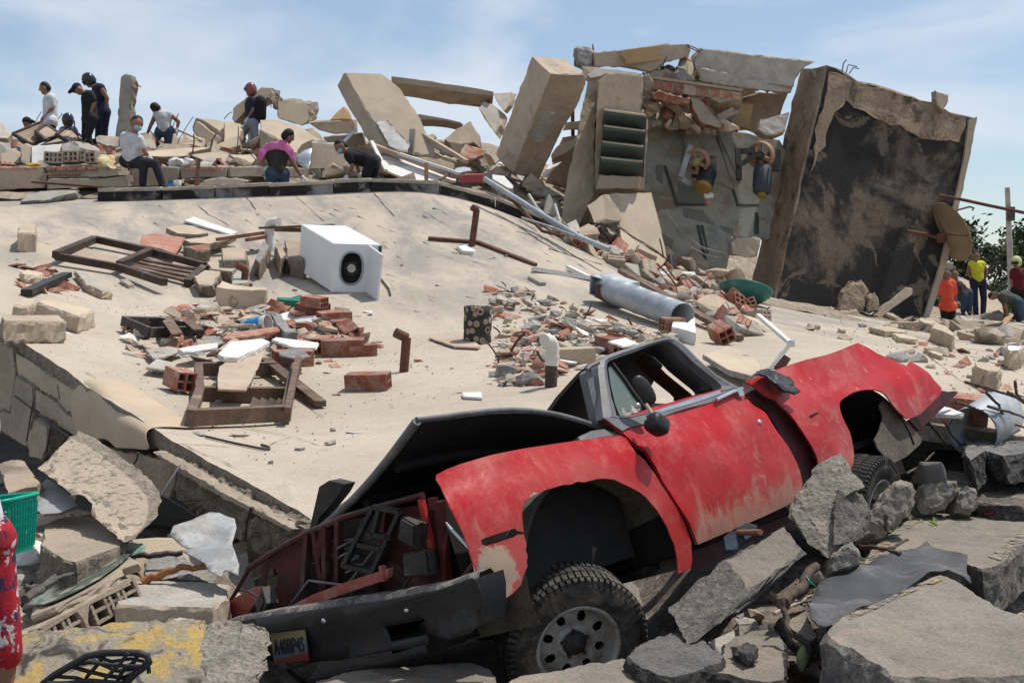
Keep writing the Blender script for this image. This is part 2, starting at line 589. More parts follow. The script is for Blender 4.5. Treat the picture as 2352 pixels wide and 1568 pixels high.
SLAB = TPS([(-300,575,15), (-300,470,24), (0,745,13.5), (0,600,17.8), (0,462,24), (200,890,11), (415,1022,9.7), (720,1195,8),
            (300,950,10.3), (300,830,13), (300,700,16.5), (300,600,19.2), (300,455,24), (600,1120,8.6), (600,960,11.3), (600,830,14.2), (600,700,17.8),
            (600,600,20.6), (600,443,24), (800,680,18.3), (1000,1050,9.4), (1000,960,11), (1000,830,14), (1000,700,18), (1000,560,21.5), (1000,435,24),
            (1265,890,11.8), (1265,760,16), (1265,640,19.5), (1265,550,22.2), (1450,880,12), (1450,760,16.5), (1450,680,20), (1450,640,23),
            (1700,860,12.5), (1700,760,17), (1700,700,23), (2000,900,11.5), (2000,800,16.5), (2000,745,24), (2000,725,30),
            (2350,990,10.3), (2350,880,14), (2350,800,20), (2350,770,26), (2700,1000,10.5), (2700,850,17), (2700,790,26), (3200,1010,10.6), (3200,800,26)])
MOUND = TPS([(-300,425,25.2), (0,425,25.2), (300,425,25.2), (600,425,25.2), (1000,425,25.2), (1150,440,25.2), (0,402,26.6), (600,402,26.6), (1000,405,26.6), (0,352,29), (300,352,29), (560,366,30), (700,352,30),
             (900,345,30), (1100,380,28.5), (1230,420,27.6), (0,330,32.5), (300,335,32.5), (560,358,34), (800,318,33), (1100,325,33), (1300,450,29.5), (1300,540,26), (1450,590,26.5), (1700,650,28),
             (1720,690,29), (2000,733,31), (2200,740,34), (2352,745,34), (2700,760,34), (1300,380,34), (1700,560,35), (2000,705,36), (2352,722,40),
             (0,560,50), (1176,620,50), (2352,722,50), (-300,400,32), (2700,745,44)])
def on_slab(p):
    return SLAB.hit(p)
def slab_n(q):
    return SLAB.normal(q.x, q.y)

def slab_material():
    m = bpy.data.materials.new('slab_screed')
    m.use_nodes = True
    t = m.node_tree
    b = t.nodes['Principled BSDF']
    b.inputs['Roughness'].default_value = .92
    b.inputs['Specular IOR Level'].default_value = .25
    g = t.nodes.new('ShaderNodeNewGeometry')
    def nz(sc, det, rg, dist=0, rot=None, stretch=None):
        n = t.nodes.new('ShaderNodeTexNoise')
        n.inputs['Scale'].default_value = sc
        n.inputs['Detail'].default_value = det
        n.inputs['Roughness'].default_value = rg
        n.inputs['Distortion'].default_value = dist
        src = g.outputs['Position']
        if rot is not None:
            mp = t.nodes.new('ShaderNodeMapping')
            mp.vector_type = 'TEXTURE'
            mp.inputs['Rotation'].default_value = (0,0, rot)
            mp.inputs['Scale'].default_value = stretch
            t.links.new(src, mp.inputs[0])
            src = mp.outputs[0]
        t.links.new(src, n.inputs['Vector'])
        return n.outputs['Fac']
    def rg(v, lo, hi, a=0., c=1.):
        r = t.nodes.new('ShaderNodeMapRange')
        r.interpolation_type = 'SMOOTHSTEP'
        r.inputs['From Min'].default_value = lo
        r.inputs['From Max'].default_value = hi
        r.inputs['To Min'].default_value = a
        r.inputs['To Max'].default_value = c
        t.links.new(v, r.inputs['Value'])
        return r.outputs[0]
    def mul(a, c):
        q = t.nodes.new('ShaderNodeMath')
        q.operation = 'MULTIPLY'
        t.links.new(a, q.inputs[0])
        t.links.new(c, q.inputs[1])
        return q.outputs[0]
    def mx(f, a, c, bt='MIX'):
        x = t.nodes.new('ShaderNodeMix')
        x.data_type = 'RGBA'
        x.blend_type = bt
        for s_, v_ in (('Factor', f), ('A', a), ('B', c)):
            if isinstance(v_, tuple):
                x.inputs[s_].default_value = (*v_, 1)
            elif isinstance(v_, float):
                x.inputs[s_].default_value = v_
            else:
                t.links.new(v_, x.inputs[s_])
        return x.outputs['Result']
    col = mx(rg(nz(.55,7,.62,.4), .36,.64), (.50,.425,.335), (.43,.365,.285))
    # water stains running down the fall of the roof, older grey screed towards the parapet
    sep = t.nodes.new('ShaderNodeSeparateXYZ')
    t.links.new(g.outputs['Position'], sep.inputs[0])
    up = rg(sep.outputs['Y'], 13.5,21)
    st = rg(nz(1.0,9,.70,.5, R(24), (.8,2.6,1)), .40,.64,0.,.85)
    col = mx(mul(st, up), col, (.25,.235,.215))
    st2 = rg(nz(1.0,10,.78,.6, R(24), (.22,1.3,1)), .57,.72,0.,.7)
    col = mx(mul(st2, rg(sep.outputs['Y'], 15,20)), col, (.17,.16,.15))
    pt = rg(nz(1.7,9,.72,1.2), .57,.72,0.,.5)
    col = mx(pt, col, (.33,.275,.22))
    col = mx(rg(nz(4.5,9,.75,.5), .48,.70,0.,.5), col, (.34,.29,.235))
    gr = rg(nz(22,6,.75,.2), .60,.74,0.,.6)
    col = mx(gr, col, (.26,.22,.18))
    pale = rg(nz(.9,8,.7,.7), .60,.72,0.,.6)
    col = mx(pale, col, (.56,.475,.37))
    f = nz(60,6,.75)
    cb = t.nodes.new('ShaderNodeCombineColor')
    fv = rg(f, .3,.7,.84,1.1)
    for q in range(3):
        t.links.new(fv, cb.inputs[q])
    col = mx(1.0, col, cb.outputs[0], 'MULTIPLY')
    t.links.new(col, b.inputs['Base Color'])
    h = t.nodes.new('ShaderNodeMath')
    h.operation = 'ADD'
    t.links.new(f, h.inputs[0])
    t.links.new(nz(6,8,.65,.3), h.inputs[1])
    bp = t.nodes.new('ShaderNodeBump')
    bp.inputs['Strength'].default_value = .55
    bp.inputs['Distance'].default_value = .012
    t.links.new(h.outputs[0], bp.inputs['Height'])
    t.links.new(bp.outputs[0], b.inputs['Normal'])
    return m
m_slab = slab_material()
m_ground = mat('street_dirt', (.23,.205,.175), (.15,.14,.125), .9,.95,.7,26,.25,0, spots=(.34,.28,.21), spot_scale=2.2, spot_lo=.5, spot_hi=.7, world_co=True, bdist=.02)
m_mound = mat('rubble_dust', (.43,.35,.26), (.33,.27,.20), 2.0,.95,1.0,7,.3,0, spots=(.17,.14,.115), spot_scale=3.5, spot_lo=.55, spot_hi=.68, world_co=True, bdist=.12)
m_crack = mat('crack_dark', (.05,.045,.04), (.09,.08,.07), 30,.95,0,30,0,0)

# ground sheet out to the horizon (the fallen floors lie on it)
gm = MB()
gm.add([(-3000,-60,0), (3000,-60,0), (3000,4000,0), (-3000,4000,0)], [(0,1,2,3)])
tag(gm.build('ground', m_ground), None, None, kind='structure')

# the fallen roof: one curved concrete deck with its broken edges
ROOF = thing('collapsed_roof', 'fallen tan concrete roof deck strewn with rubble, sagging down from its low parapet', 'roof', on_slab((720,1195)) - V(0,0,.3))
NEAR_PX = [(-320,560), (-150,650), (0,745), (60,790), (150,848), (200,888), (300,950), (415,1022), (560,1100), (720,1195), (860,1110), (1000,1052), (1265,948), (1500,925), (1750,930), (2000,955), (2350,1002), (2700,1010), (3200,1020)]
near = [on_slab(p) for p in NEAR_PX]
NU, NV = 190,70
cum = [0]
for i in range(1, len(near)):
    cum.append(cum[-1] + (near[i] - near[i - 1]).length)
def near_at(u):
    s = u * cum[-1]
    for i in range(1, len(near)):
        if s <= cum[i] + 1e-9:
            return near[i - 1].lerp(near[i], (s - cum[i - 1]) / (cum[i] - cum[i - 1]))
    return near[-1].copy()
far_pts = [(-13.5,24), (-8.8,24), (-5,24), (-1.8,24), (-.1,24.0), (.7,24.3), (1.8,25.2), (3.2,26.5), (5.5,30.5), (9,32.5), (13,33), (19,33.5)]
fc = [0]
for i in range(1, len(far_pts)):
    fc.append(fc[-1] + math.dist(far_pts[i], far_pts[i - 1]))
def far_at(u):
    s = u * fc[-1]
    for i in range(1, len(far_pts)):
        if s <= fc[i] + 1e-9:
            k = (s - fc[i - 1]) / (fc[i] - fc[i - 1])
            return Vector((far_pts[i - 1][0] * (1 - k) + far_pts[i][0] * k, far_pts[i - 1][1] * (1 - k) + far_pts[i][1] * k, 0))
    return Vector((*far_pts[-1], 0))
gx = np.zeros((NU + 1, NV + 1))
gy = np.zeros((NU + 1, NV + 1))
for i in range(NU + 1):
    a, b = near_at(i / NU), far_at(i / NU)
    edge_j = (mnoise.noise(Vector((i * .31,0,0))) * .04 + mnoise.noise(Vector((i * 1.3,5,0))) * .02)
    for j in range(NV + 1):
        t_ = (j / NV) ** 1.25
        gx[i, j] = a.x * (1 - t_) + b.x * t_
        gy[i, j] = a.y * (1 - t_) + b.y * t_ + (edge_j if j == 0 else 0)
gz = SLAB(gx, gy)
dm = MB()
vs = [(gx[i, j], gy[i, j], gz[i, j] + (mnoise.noise(Vector((gx[i, j] * .9, gy[i, j] * .9,3))) * .012)) for i in range(NU + 1) for j in range(NV + 1)]
W_ = NV + 1
dm.add(vs, [(i * W_ + j, (i + 1) * W_ + j, (i + 1) * W_ + j + 1, i * W_ + j + 1) for i in range(NU) for j in range(NV)], 0, True)
TH = .13
sk = []
for (ii, jj) in [(i, 0) for i in range(NU + 1)] + [(NU, j) for j in range(1, NV + 1)] + [(i, NV) for i in range(NU - 1,-1,-1)] + [(0, j) for j in range(NV - 1,0,-1)]:
    sk.append(vs[ii * W_ + jj])
n = len(sk)
dm.add(sk + [(x, y + rnd(0,.02), z - TH * rnd(.9,1.1)) for x, y, z in sk], [(i, n + i, n + (i + 1) % n, (i + 1) % n) for i in range(n)], 1)
und = [(x, y, z - TH) for x, y, z in vs]
dm.add(und, [(i * W_ + j, i * W_ + j + 1, (i + 1) * W_ + j + 1, (i + 1) * W_ + j) for i in range(NU) for j in range(NV)], 1, True)
dm.build('roof_deck', [m_slab, m_conc_in], ROOF)

# parapet kerb along the far edge, in cracked lengths
m_par = mat('parapet_face', (.30,.29,.27), (.20,.195,.185), 2.0,.9,.5,40,.2,.1, spots=(.022,.021,.02), spot_scale=1.1, spot_lo=.40, spot_hi=.50)
m_partop = mat('parapet_top', (.46,.40,.325), (.36,.32,.265), 3,.93,.6,50,.2,.1)
xs = [-6.9]
while xs[-1] < .25:
    xs.append(xs[-1] + rnd(.55,1.15))
for i in range(len(xs) - 1):
    a, b = xs[i] + .012, xs[i + 1] - .012
    mb = MB()
    zo = rnd(-.012,.012)
    drop = -.25 * max(0, (xs[i] + .4)) ** 1
    pts = []
    for x in (a, b):
        z0 = SLAB.z(x, 23.85)
        pts.append((x, z0))
    poly = [V(pts[0][0], 23.72 + rnd(-.02,.02), pts[0][1] + .20 + zo), V(pts[1][0], 23.72 + rnd(-.02,.02), pts[1][1] + .20 + zo),
            V(pts[1][0], 24.12, pts[1][1] + .23 + zo), V(pts[0][0], 24.12, pts[0][1] + .23 + zo)]
    rough_prism(mb, [q - V(0,0,.085) for q in poly], V(0,0,-.21), step=.12, jit=.008, chip=.01, mids=0, mi=0, mi_side=1)
    rough_prism(mb, [q + V(0,-.02 if q.y < 24 else .02,-.02) for q in poly], V(0,0,-.065), step=.10, jit=.010, chip=.02, mids=0, mi=0)
    mb.build('parapet_block', [m_partop, m_par], ROOF, fixn=True)

# rubble mound behind the parapet and round to the right
NXm, NYm = 150,90
mx_ = np.linspace(-17,24, NXm)
my_ = np.concatenate([np.linspace(24.25,36,60), np.linspace(36.6,60,30)])
GX, GY = np.meshgrid(mx_, my_, indexing='ij')
GZ = MOUND(GX, GY)
SZ = SLAB(GX, GY)
GZ = np.where((GX > -.6) & (GY < 33.5) & (GX < 19), np.maximum(GZ, np.minimum(SZ, GZ + .5) + .10), GZ)
mm = MB()
vs = []
for i in range(NXm):
    for j in range(NYm):
        x, y = GX[i, j], GY[i, j]
        sz = SLAB.z(x, y) if False else None
        h = mnoise.noise(Vector((x * .7, y * .7,1))) * .16 + mnoise.noise(Vector((x * 2.3, y * 2.3,2))) * .09
        vs.append((x, y, max(GZ[i, j] + h - .10,-.3)))
mm.add(vs, [(i * NYm + j, (i + 1) * NYm + j, (i + 1) * NYm + j + 1, i * NYm + j + 1) for i in range(NXm - 1) for j in range(NYm - 1)], 0, False)
tag(mm.build('rubble_mound', m_mound), None, None, kind='structure')

# ---------------------------------------------------------------- the crushed red pickup
TRK = Matrix.Translation((-.08,7.23,.0)) @ Matrix.Rotation(R(-132), 4, 'Z') @ Matrix.Rotation(R(5.0), 4, 'Y') @ Matrix.Rotation(R(19.0), 4, 'X')
TINV = TRK.inverted()
TO = TINV @ ORG
TR3 = TINV.to_3x3()
def t_ray(p):
    return TR3 @ ray(p)
_SIDE = [(-.5,.86), (.30,.90), (.45,.935), (.62,.972), (.80,.985), (.93,.978), (1.00,.945), (1.12,.90), (1.25,.865), (1.6,.78), (2.2,.65)]
def side_y(x, z):
    y = np.interp(z, [a for a, b in _SIDE], [b for a, b in _SIDE])
    if x > .3:
        y -= .10 * ((x - .3) / .6) ** 2
    return float(y)
def t_side(p, off=0.0):
    r = t_ray(p)
    y = .95 + off
    for k in range(12):
        s = (y - TO.y) / r.y
        q = TO + r * s
        y = side_y(q.x, q.z) + off
    return q
def t_x(p, x):
    r = t_ray(p)
    return TO + r * ((x - TO.x) / r.x)
def t_y(p, y):
    r = t_ray(p)
    return TO + r * ((y - TO.y) / r.y)
def truck_red():
    m = bpy.data.materials.new('truck_red_paint')
    m.use_nodes = True
    t = m.node_tree
    b = t.nodes['Principled BSDF']
    b.inputs['Specular IOR Level'].default_value = .25
    b.inputs['Coat Weight'].default_value = .0
    b.inputs['Coat Roughness'].default_value = .25
    tc = t.nodes.new('ShaderNodeTexCoord')
    co = tc.outputs['Object']
    def mp(scale, rot=(0,0,0)):
        n = t.nodes.new('ShaderNodeMapping')
        n.inputs['Scale'].default_value = scale
        n.inputs['Rotation'].default_value = rot
        t.links.new(co, n.inputs[0])
        return n.outputs[0]
    def nz(sc, det=8, rg=.65, dist=.3, vec=None):
        n = t.nodes.new('ShaderNodeTexNoise')
        n.inputs['Scale'].default_value = sc
        n.inputs['Detail'].default_value = det
        n.inputs['Roughness'].default_value = rg
        n.inputs['Distortion'].default_value = dist
        t.links.new(vec or co, n.inputs['Vector'])
        return n.outputs['Fac']
    def rg(v, lo, hi, a=0., c=1.):
        r = t.nodes.new('ShaderNodeMapRange')
        r.interpolation_type = 'SMOOTHSTEP'
        r.inputs['From Min'].default_value = lo
        r.inputs['From Max'].default_value = hi
        r.inputs['To Min'].default_value = a
        r.inputs['To Max'].default_value = c
        t.links.new(v, r.inputs['Value'])
        return r.outputs[0]
    def ma(op, a, c):
        q = t.nodes.new('ShaderNodeMath')
        q.operation = op
        for i, v in enumerate((a, c)):
            if isinstance(v, (int, float)):
                q.inputs[i].default_value = v
            else:
                t.links.new(v, q.inputs[i])
        return q.outputs[0]
    def mx(f, a, c):
        x = t.nodes.new('ShaderNodeMix')
        x.data_type = 'RGBA'
        for s_, v_ in (('Factor', f), ('A', a), ('B', c)):
            if isinstance(v_, tuple):
                x.inputs[s_].default_value = (*v_, 1)
            else:
                t.links.new(v_, x.inputs[s_])
        return x.outputs['Result']
    sp = t.nodes.new('ShaderNodeSeparateXYZ')
    t.links.new(co, sp.inputs[0])
    X, Z = sp.outputs['X'], sp.outputs['Z']
    col = mx(rg(nz(2.2), .35,.65), (.47,.010,.013), (.37,.009,.011))
    scuff = rg(nz(2.6,12,.82,.25), .47,.66,0.,.62)
    col = mx(scuff, col, (.52,.13,.12))
    # drag marks of grit along the doors
    streak = rg(nz(3.0,9,.7,.4, mp((2.6,1,.55), (0, R(25), 0))), .60,.72,0.,.5)
    col = mx(streak, col, (.52,.17,.14))
    scr = rg(nz(16.0,4,.6,.2, mp((1.2,1,.10), (0, R(18), 0))), .66,.70,0.,.7)
    col = mx(scr, col, (.55,.26,.22))
    # dried mud splashed over the lower door
    lo = ma('ADD', rg(Z, .40,.68,1.,0.), rg(nz(6.0,11,.8,.3, mp((1.5,1,.8))), .32,.68,-.45,.45))
    inx = ma('MULTIPLY', rg(X, -.80,-.74,1.,0.), rg(X, -2.0,-1.95,0.,1.))
    mud = ma('MULTIPLY', rg(lo, .30,.90,0.,.8), inx)
    col = mx(mud, col, (.40,.24,.165))
    rear = ma('MULTIPLY', rg(nz(4.5,9,.75,.8), .50,.64,0.,.75), ma('MULTIPLY', rg(X, -1.45,-1.25,1.,0.), rg(Z, .75,.95,1.,0.)))
    col = mx(rear, col, (.43,.24,.18))
    # bare filler on the tip of the wing
    vm = t.nodes.new('ShaderNodeVectorMath')
    vm.operation = 'DISTANCE'
    sc = mp((1.0,0.0,.78))
    t.links.new(sc, vm.inputs[0])
    vm.inputs[1].default_value = (.675,0,.58 * .78)
    dd = ma('ADD', vm.outputs['Value'], rg(nz(9,8,.7,.5), .3,.7,-.03,.03))
    fil = rg(dd, .098,.118,1.,0.)
    col = mx(fil, col, (.43,.335,.235))
    chips = rg(nz(5.5,3,.5,.2), .735,.745,0.,1.)
    col = mx(ma('MULTIPLY', chips, rg(Z, .8,.9)), col, (.36,.33,.27))
    col = mx(rg(nz(24,6,.7,.3), .66,.70,0.,.8), col, (.10,.05,.04))
    col = mx(rg(nz(.9,5,.6,.2), .40,.70,0.,.30), col, (.45,.25,.20))
    t.links.new(col, b.inputs['Base Color'])
    rr = ma('ADD', rg(scuff, 0.,1.,.30,.5), ma('MULTIPLY', mud, .4))
    rr = ma('ADD', rr, ma('MULTIPLY', fil, .4))
    t.links.new(rr, b.inputs['Roughness'])
    bp = t.nodes.new('ShaderNodeBump')
    bp.inputs['Strength'].default_value = .25
    bp.inputs['Distance'].default_value = .01
    t.links.new(nz(7,4,.5,.2), bp.inputs['Height'])
    t.links.new(bp.outputs[0], b.inputs['Normal'])
    return m
m_truck = truck_red()
m_primer = mat('grey_primer', (.16,.16,.165), (.12,.12,.125), 5,.5,.1,60,.12,0, dust=(.34,.32,.30), dust_lo=.5, dust_hi=.8, dust_scale=4)
m_hood = mat('black_hood', (.022,.022,.024), (.03,.03,.03), 3,.5,.15,40,.1,0, dust=(.25,.23,.21), dust_lo=.48, dust_hi=.72, dust_scale=3)
m_hoodin = mat('hood_underside', (.014,.013,.013), (.022,.018,.017), 6,.8,.2,40,.2,0)
m_chrome = mat('bright_metal', (.62,.63,.64), (.5,.5,.51), 5,.25,.05,30,.05,0, metal=.8, dust=(.5,.45,.4), dust_lo=.55, dust_hi=.8)
m_rubber = mat('tyre_rubber', (.022,.021,.020), (.035,.032,.029), 7,.8,.3,60,.2,0, dust=(.16,.135,.105), dust_lo=.46, dust_hi=.72, dust_scale=5)
m_rim = mat('steel_rim', (.42,.41,.39), (.34,.33,.31), 8,.5,.2,60,.15,0, metal=.35, dust=(.20,.15,.105), dust_lo=.46, dust_hi=.70, dust_scale=8)
m_liner = mat('wheel_liner', (.15,.125,.095), (.09,.075,.06), 4,.9,.5,40,.25,0, dust=(.19,.155,.12), dust_lo=.5, dust_hi=.75)
m_lens = mat('sealed_beam', (.025,.025,.025), (.04,.039,.036), 8,.45,0,30,.1,0, dust=(.13,.12,.10), dust_lo=.45, dust_hi=.7, spec=.3)

TRUCK = thing('pickup_truck', 'crushed red pickup truck, nose down, its bonnet sprung and windows gone', 'truck', (0,0,0))
TRUCK.matrix_basis = TRK
def tb(mb, name, mats, parent=None, fixn=True):
    return mb.build(name, mats, parent or TRUCK, fixn, local=True)
def grid_cut(poly2, step):
    """polygon in (x,z) -> bmesh cut on a grid so that it can be curved"""
    bm = bmesh.new()
    bm.faces.new([bm.verts.new((p[0], 0, p[1])) for p in poly2])
    xs = [p[0] for p in poly2]
    zs = [p[1] for p in poly2]
    for lo, hi, nrm in ((min(xs), max(xs), (1,0,0)), (min(zs), max(zs), (0,0,1))):
        k = math.floor(lo / step) + 1
        while k * step < hi:
            g = bm.verts[:] + bm.edges[:] + bm.faces[:]
            bmesh.ops.bisect_plane(bm, geom=g, dist=1e-5, plane_co=(nrm[0] * (k * step + 1e-4), 0, nrm[2] * (k * step + 1e-4)), plane_no=nrm)
            k += 1
    return bm
def panel(name, poly_px, mats, parent=None, step=.055, off=0.0, dent=.006, thick=.012, surf=None, seed=0, round_edge=.0):
    loc = [t_side(p, off) if surf is None else surf(p) for p in poly_px]
    poly2 = [(q.x, q.z) for q in loc]
    bm = grid_cut(poly2, step)
    bm.verts.ensure_lookup_table()
    for v in bm.verts:
        d = mnoise.noise(Vector((v.co.x * 3 + seed, v.co.z * 3, seed))) * dent + mnoise.noise(Vector((v.co.x * 9 + seed, v.co.z * 9, seed + 4))) * dent * .4
        if surf is None:
            v.co.y = side_y(v.co.x, v.co.z) + off + d
        else:
            v.co.y = surf.yy(v.co.x, v.co.z) + d
        if round_edge and v.is_boundary:
            v.co.y -= round_edge
    for f in bm.faces:
        f.smooth = True
    bmesh.ops.recalc_face_normals(bm, faces=bm.faces)
    bm.faces.ensure_lookup_table()
    if sum(f.normal.y for f in bm.faces) < 0:
        bmesh.ops.reverse_faces(bm, faces=bm.faces)
    me = bpy.data.meshes.new(name)
    bm.to_mesh(me)
    bm.free()
    for q in (mats if isinstance(mats, (list, tuple)) else [mats]):
        me.materials.append(q)
    ob = bpy.data.objects.new(name, me)
    C.objects.link(ob)
    ob.parent = parent or TRUCK
    so = ob.modifiers.new('sheet', 'SOLIDIFY')
    so.thickness = thick
    so.offset = -1
    es = ob.modifiers.new('edges', 'EDGE_SPLIT')
    es.split_angle = R(38)
    return ob
def smooth_loop(pts, k=2):
    for _ in range(k):
        o = []
        n = len(pts)
        for i in range(n):
            a, b = pts[i], pts[(i + 1) % n]
            o += [(a[0] * .75 + b[0] * .25, a[1] * .75 + b[1] * .25), (a[0] * .25 + b[0] * .75, a[1] * .25 + b[1] * .75)]
        pts = o
    return pts

# front wing with its wheel cut-out and the slot of the missing marker lamp (keyhole bridge to the arch)
wing = zl('C4', 200,412,260,382,330,355,500,305,700,265,900,235,1100,207,1215,196,1250,215,1300,290,1350,330,1430,440,1510,560,1580,680,1615,780,1622,880,1615,930,
          1540,962,1538,900,1533,850,1522,800,1505,755,1485,700,1460,660,1430,610,1400,575,1365,535,1330,508,1265,474,1230,458,1190,440,1150,434,1100,435,1060,444,1020,455,985,450,950,466,905,468,860,482,820,492,780,510,740,526,710,545,690,560,
          680,585,678,640,684,690,690,740,688,728,655,722,640,708,620,714,470,762,448,775,452,800,478,808,640,756,658,742,690,742,705,800,700,830,712,860,706,890,710,920,690,960,672,1020,620,1075,580,1100,540,1110,510,1105,490,1088,465,1040,440,990,395,880,375,810,330,700,275,590,225,480,197,438)
FEND = panel('front_wing', wing, m_truck, step=.05, dent=.010, thick=.008, seed=3)
tag(FEND, 'dented red front wing with a bare tan filler patch at its tip', None)
# dark wheel housing behind it
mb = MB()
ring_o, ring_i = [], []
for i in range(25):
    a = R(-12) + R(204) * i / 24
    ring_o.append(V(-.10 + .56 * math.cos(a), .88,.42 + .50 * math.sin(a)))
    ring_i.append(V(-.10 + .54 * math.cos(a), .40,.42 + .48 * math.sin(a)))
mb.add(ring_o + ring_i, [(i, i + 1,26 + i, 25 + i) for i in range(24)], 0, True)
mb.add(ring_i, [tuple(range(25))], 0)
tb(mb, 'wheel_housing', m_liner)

# door: panel, window frame, vent glass, mirrors, handle
doorpx = zl('C5', 700,752,740,775,790,815,860,870,900,905,950,950,1000,985,1060,1018,1090,1060,1130,1130,1165,1190,1195,1250) + \
    zl('C4', 1450,425,1530,562,1600,682,1650,800) + [(1660,1226), (1746,1189), (1804,1162), (1841,1142), (1842,1111), (1836,1082), (1826,1057), (1810,1025), (1785,988), (1768,962), (1757,946), (1745,938), (1731,931), (1716,914), (1703,902), (1698,889), (1655,893), (1560,918), (1500,935), (1450,951), (1425,957), (1405,955)]
DOOR = panel('door', doorpx, m_truck, step=.05, dent=.011, thick=.02, off=.004, seed=8)
# grey primer band round the window foot: a sheet of its own colour lying on the door
band = zl('C5', 700,752,740,775,790,815,860,862,905,838,960,824,1010,812,1200,738,1400,672,1580,628,1660,600,1840,520,1835,505,1690,522,1110,700,940,737,860,747,800,735)
panel('primer_band', band, m_primer, DOOR, step=.05, dent=.0, thick=.006, off=.012)
outer = zl('C5', 700,760,686,640,672,500,660,400,655,330,668,272,720,232,830,192,950,152,1080,116,1200,88,1250,80,1295,84,1360,120,1420,178,1480,240,1560,315,1650,392,1740,445,1830,492,1840,512,1760,530,1690,545,1550,585,1300,660,1110,715,940,757,860,770,800,768)
inner = zl('C5', 812,735,790,650,770,590,742,440,728,340,732,296,750,276,850,236,950,205,1080,152,1190,118,1235,112,1275,122,1325,156,1390,218,1450,280,1520,338,1600,402,1660,450,1690,482,1694,500,1688,512,1650,522,1530,560,1290,636,1108,694,940,733,870,742,838,742)
def w_surf(p, off=0.0):
    r = t_ray(p)
    y = .85
    for k in range(8):
        q = TO + r * ((y - TO.y) / r.y)
        y = .905 + off - max(0, q.z - 1.12) * .33
    return q
mb = MB()
n = len(outer)
ro = [w_surf(p) for p in outer]
ri = [w_surf(p) for p in inner]
rm = [a.lerp(b, .5) + V(0,.012,0) for a, b in zip(ro, ri)]
rings = [[q - V(0,.05,0) for q in ro], ro, rm, ri, [q - V(0,.07,0) for q in ri]]
mb.loft(rings, caps=False, smooth=False)
WF = tb(mb, 'window_frame', m_primer, DOOR)
mb = MB()
ri2 = [q - V(0,.06,0) for q in ri]
cen = sum(ri, V(0,0,0)) / len(ri)
ri3 = [q + (cen - q) * .10 - V(0,.09,0) for q in ri]
ri4 = [q + (cen - q) * .08 - V(0,.16,0) for q in ri]
mb.loft([ri2, ri3, ri4], caps=False, smooth=True)
tb(mb, 'window_seal', m_black, DOOR)
mb = MB()
vg = [w_surf(p, -.03) for p in zl('C5', 742,330,775,300,800,320,880,430,960,550,1040,660,1000,700,940,728,840,738,800,640,760,470)]
mb.prism(vg, V(0,-.006,0))
VG = tb(mb, 'vent_window', m_glass, DOOR)
mb = MB()
kq = w_surf(zp('C5', 978,655), 0.0)
mb.lathe([(.0,.02), (.014,.018), (.016,0)], Matrix.Translation(kq) @ Matrix.Rotation(R(-90), 4, 'X'), 12)
tb(mb, 'latch_knob', m_chrome, DOOR)
mb = MB()
mb.tube([w_surf(p, -.02) for p in zl('C5', 778,296,880,428,960,548,1046,664)], .009,6)
tb(mb, 'glass_bar', m_black, DOOR)
# bright strip under the window
mb = MB()
st = [w_surf(p, .012) for p in zl('C5', 1110,700,1290,645,1530,570,1675,520,1692,548,1540,600,1300,672,1180,708)]
mb.prism(st, V(0,-.012,0))
tb(mb, 'belt_trim', m_chrome, DOOR)
mb = MB()
mb.tube([t_side(p, .03) for p in zl('C5', 1650,604,1690,582,1780,540,1864,508)], .012,6)
mb.tube([t_side(zp('C5', 1690,585), -.01), t_side(zp('C5', 1690,583), .03)], .012,6)
mb.box(t_side(zp('C5', 1835,540), .02), (.05,.035,.05))
tb(mb, 'door_handle', m_chrome, DOOR)
mb = MB()
mb.lathe([(0,.012), (.012,.012), (.016,0)], Matrix.Translation(t_side(zp('C5', 2007,790), 0)) @ Matrix.Rotation(R(-90), 4, 'X'), 12)
tb(mb, 'door_lock', m_chrome, DOOR)
# mirrors
def blob(mb, c, rot, size, n=14, m_=9, pw=.75):
    rings = []
    for i in range(m_ + 1):
        a = -math.pi / 2 + math.pi * i / m_
        ca, sa = math.cos(a), math.sin(a)
        ca = abs(ca) ** pw
        sa = math.copysign(abs(sa) ** pw, sa)
        rg_ = []
        for k in range(n):
            b = 2 * math.pi * k / n
            cb, sb = math.cos(b), math.sin(b)
            rg_.append(c + rot @ Vector((math.copysign(abs(cb) ** pw, cb) * ca * size[0], math.copysign(abs(sb) ** pw, sb) * ca * size[1], sa * size[2])))
        rings.append(rg_)
    mb.loft(rings, caps=False)
def pix_frame(px0, px1, y, depth_dir=V(0,1,0)):
    a, b = t_y(px0, y), t_y(px1, y)
    return (a + b) / 2, (b - a)
mb = MB()
c, ax = pix_frame(zp('C5', 1075,760), zp('C5', 1225,860), 1.06)
blob(mb, c, frame_from(V(0,1,0), ax), (.062,.048,.05), pw=.55)
MIR = tb(mb, 'wing_mirror', m_black, DOOR)
mb = MB()
mb.tube([t_y(zp('C5', 1060,640), 1.02), t_y(zp('C5', 1110,720), 1.05)], .01,8)
tb(mb, 'mirror_stalk', m_woodpale, DOOR)
mb = MB()
c, ax = pix_frame(zp('C5', 960,400), zp('C5', 1130,640), 1.0)
blob(mb, c, frame_from(V(.35,.9,-.2), ax), (.09,.045,.022), pw=.85)
tb(mb, 'broken_mirror', m_black, DOOR)

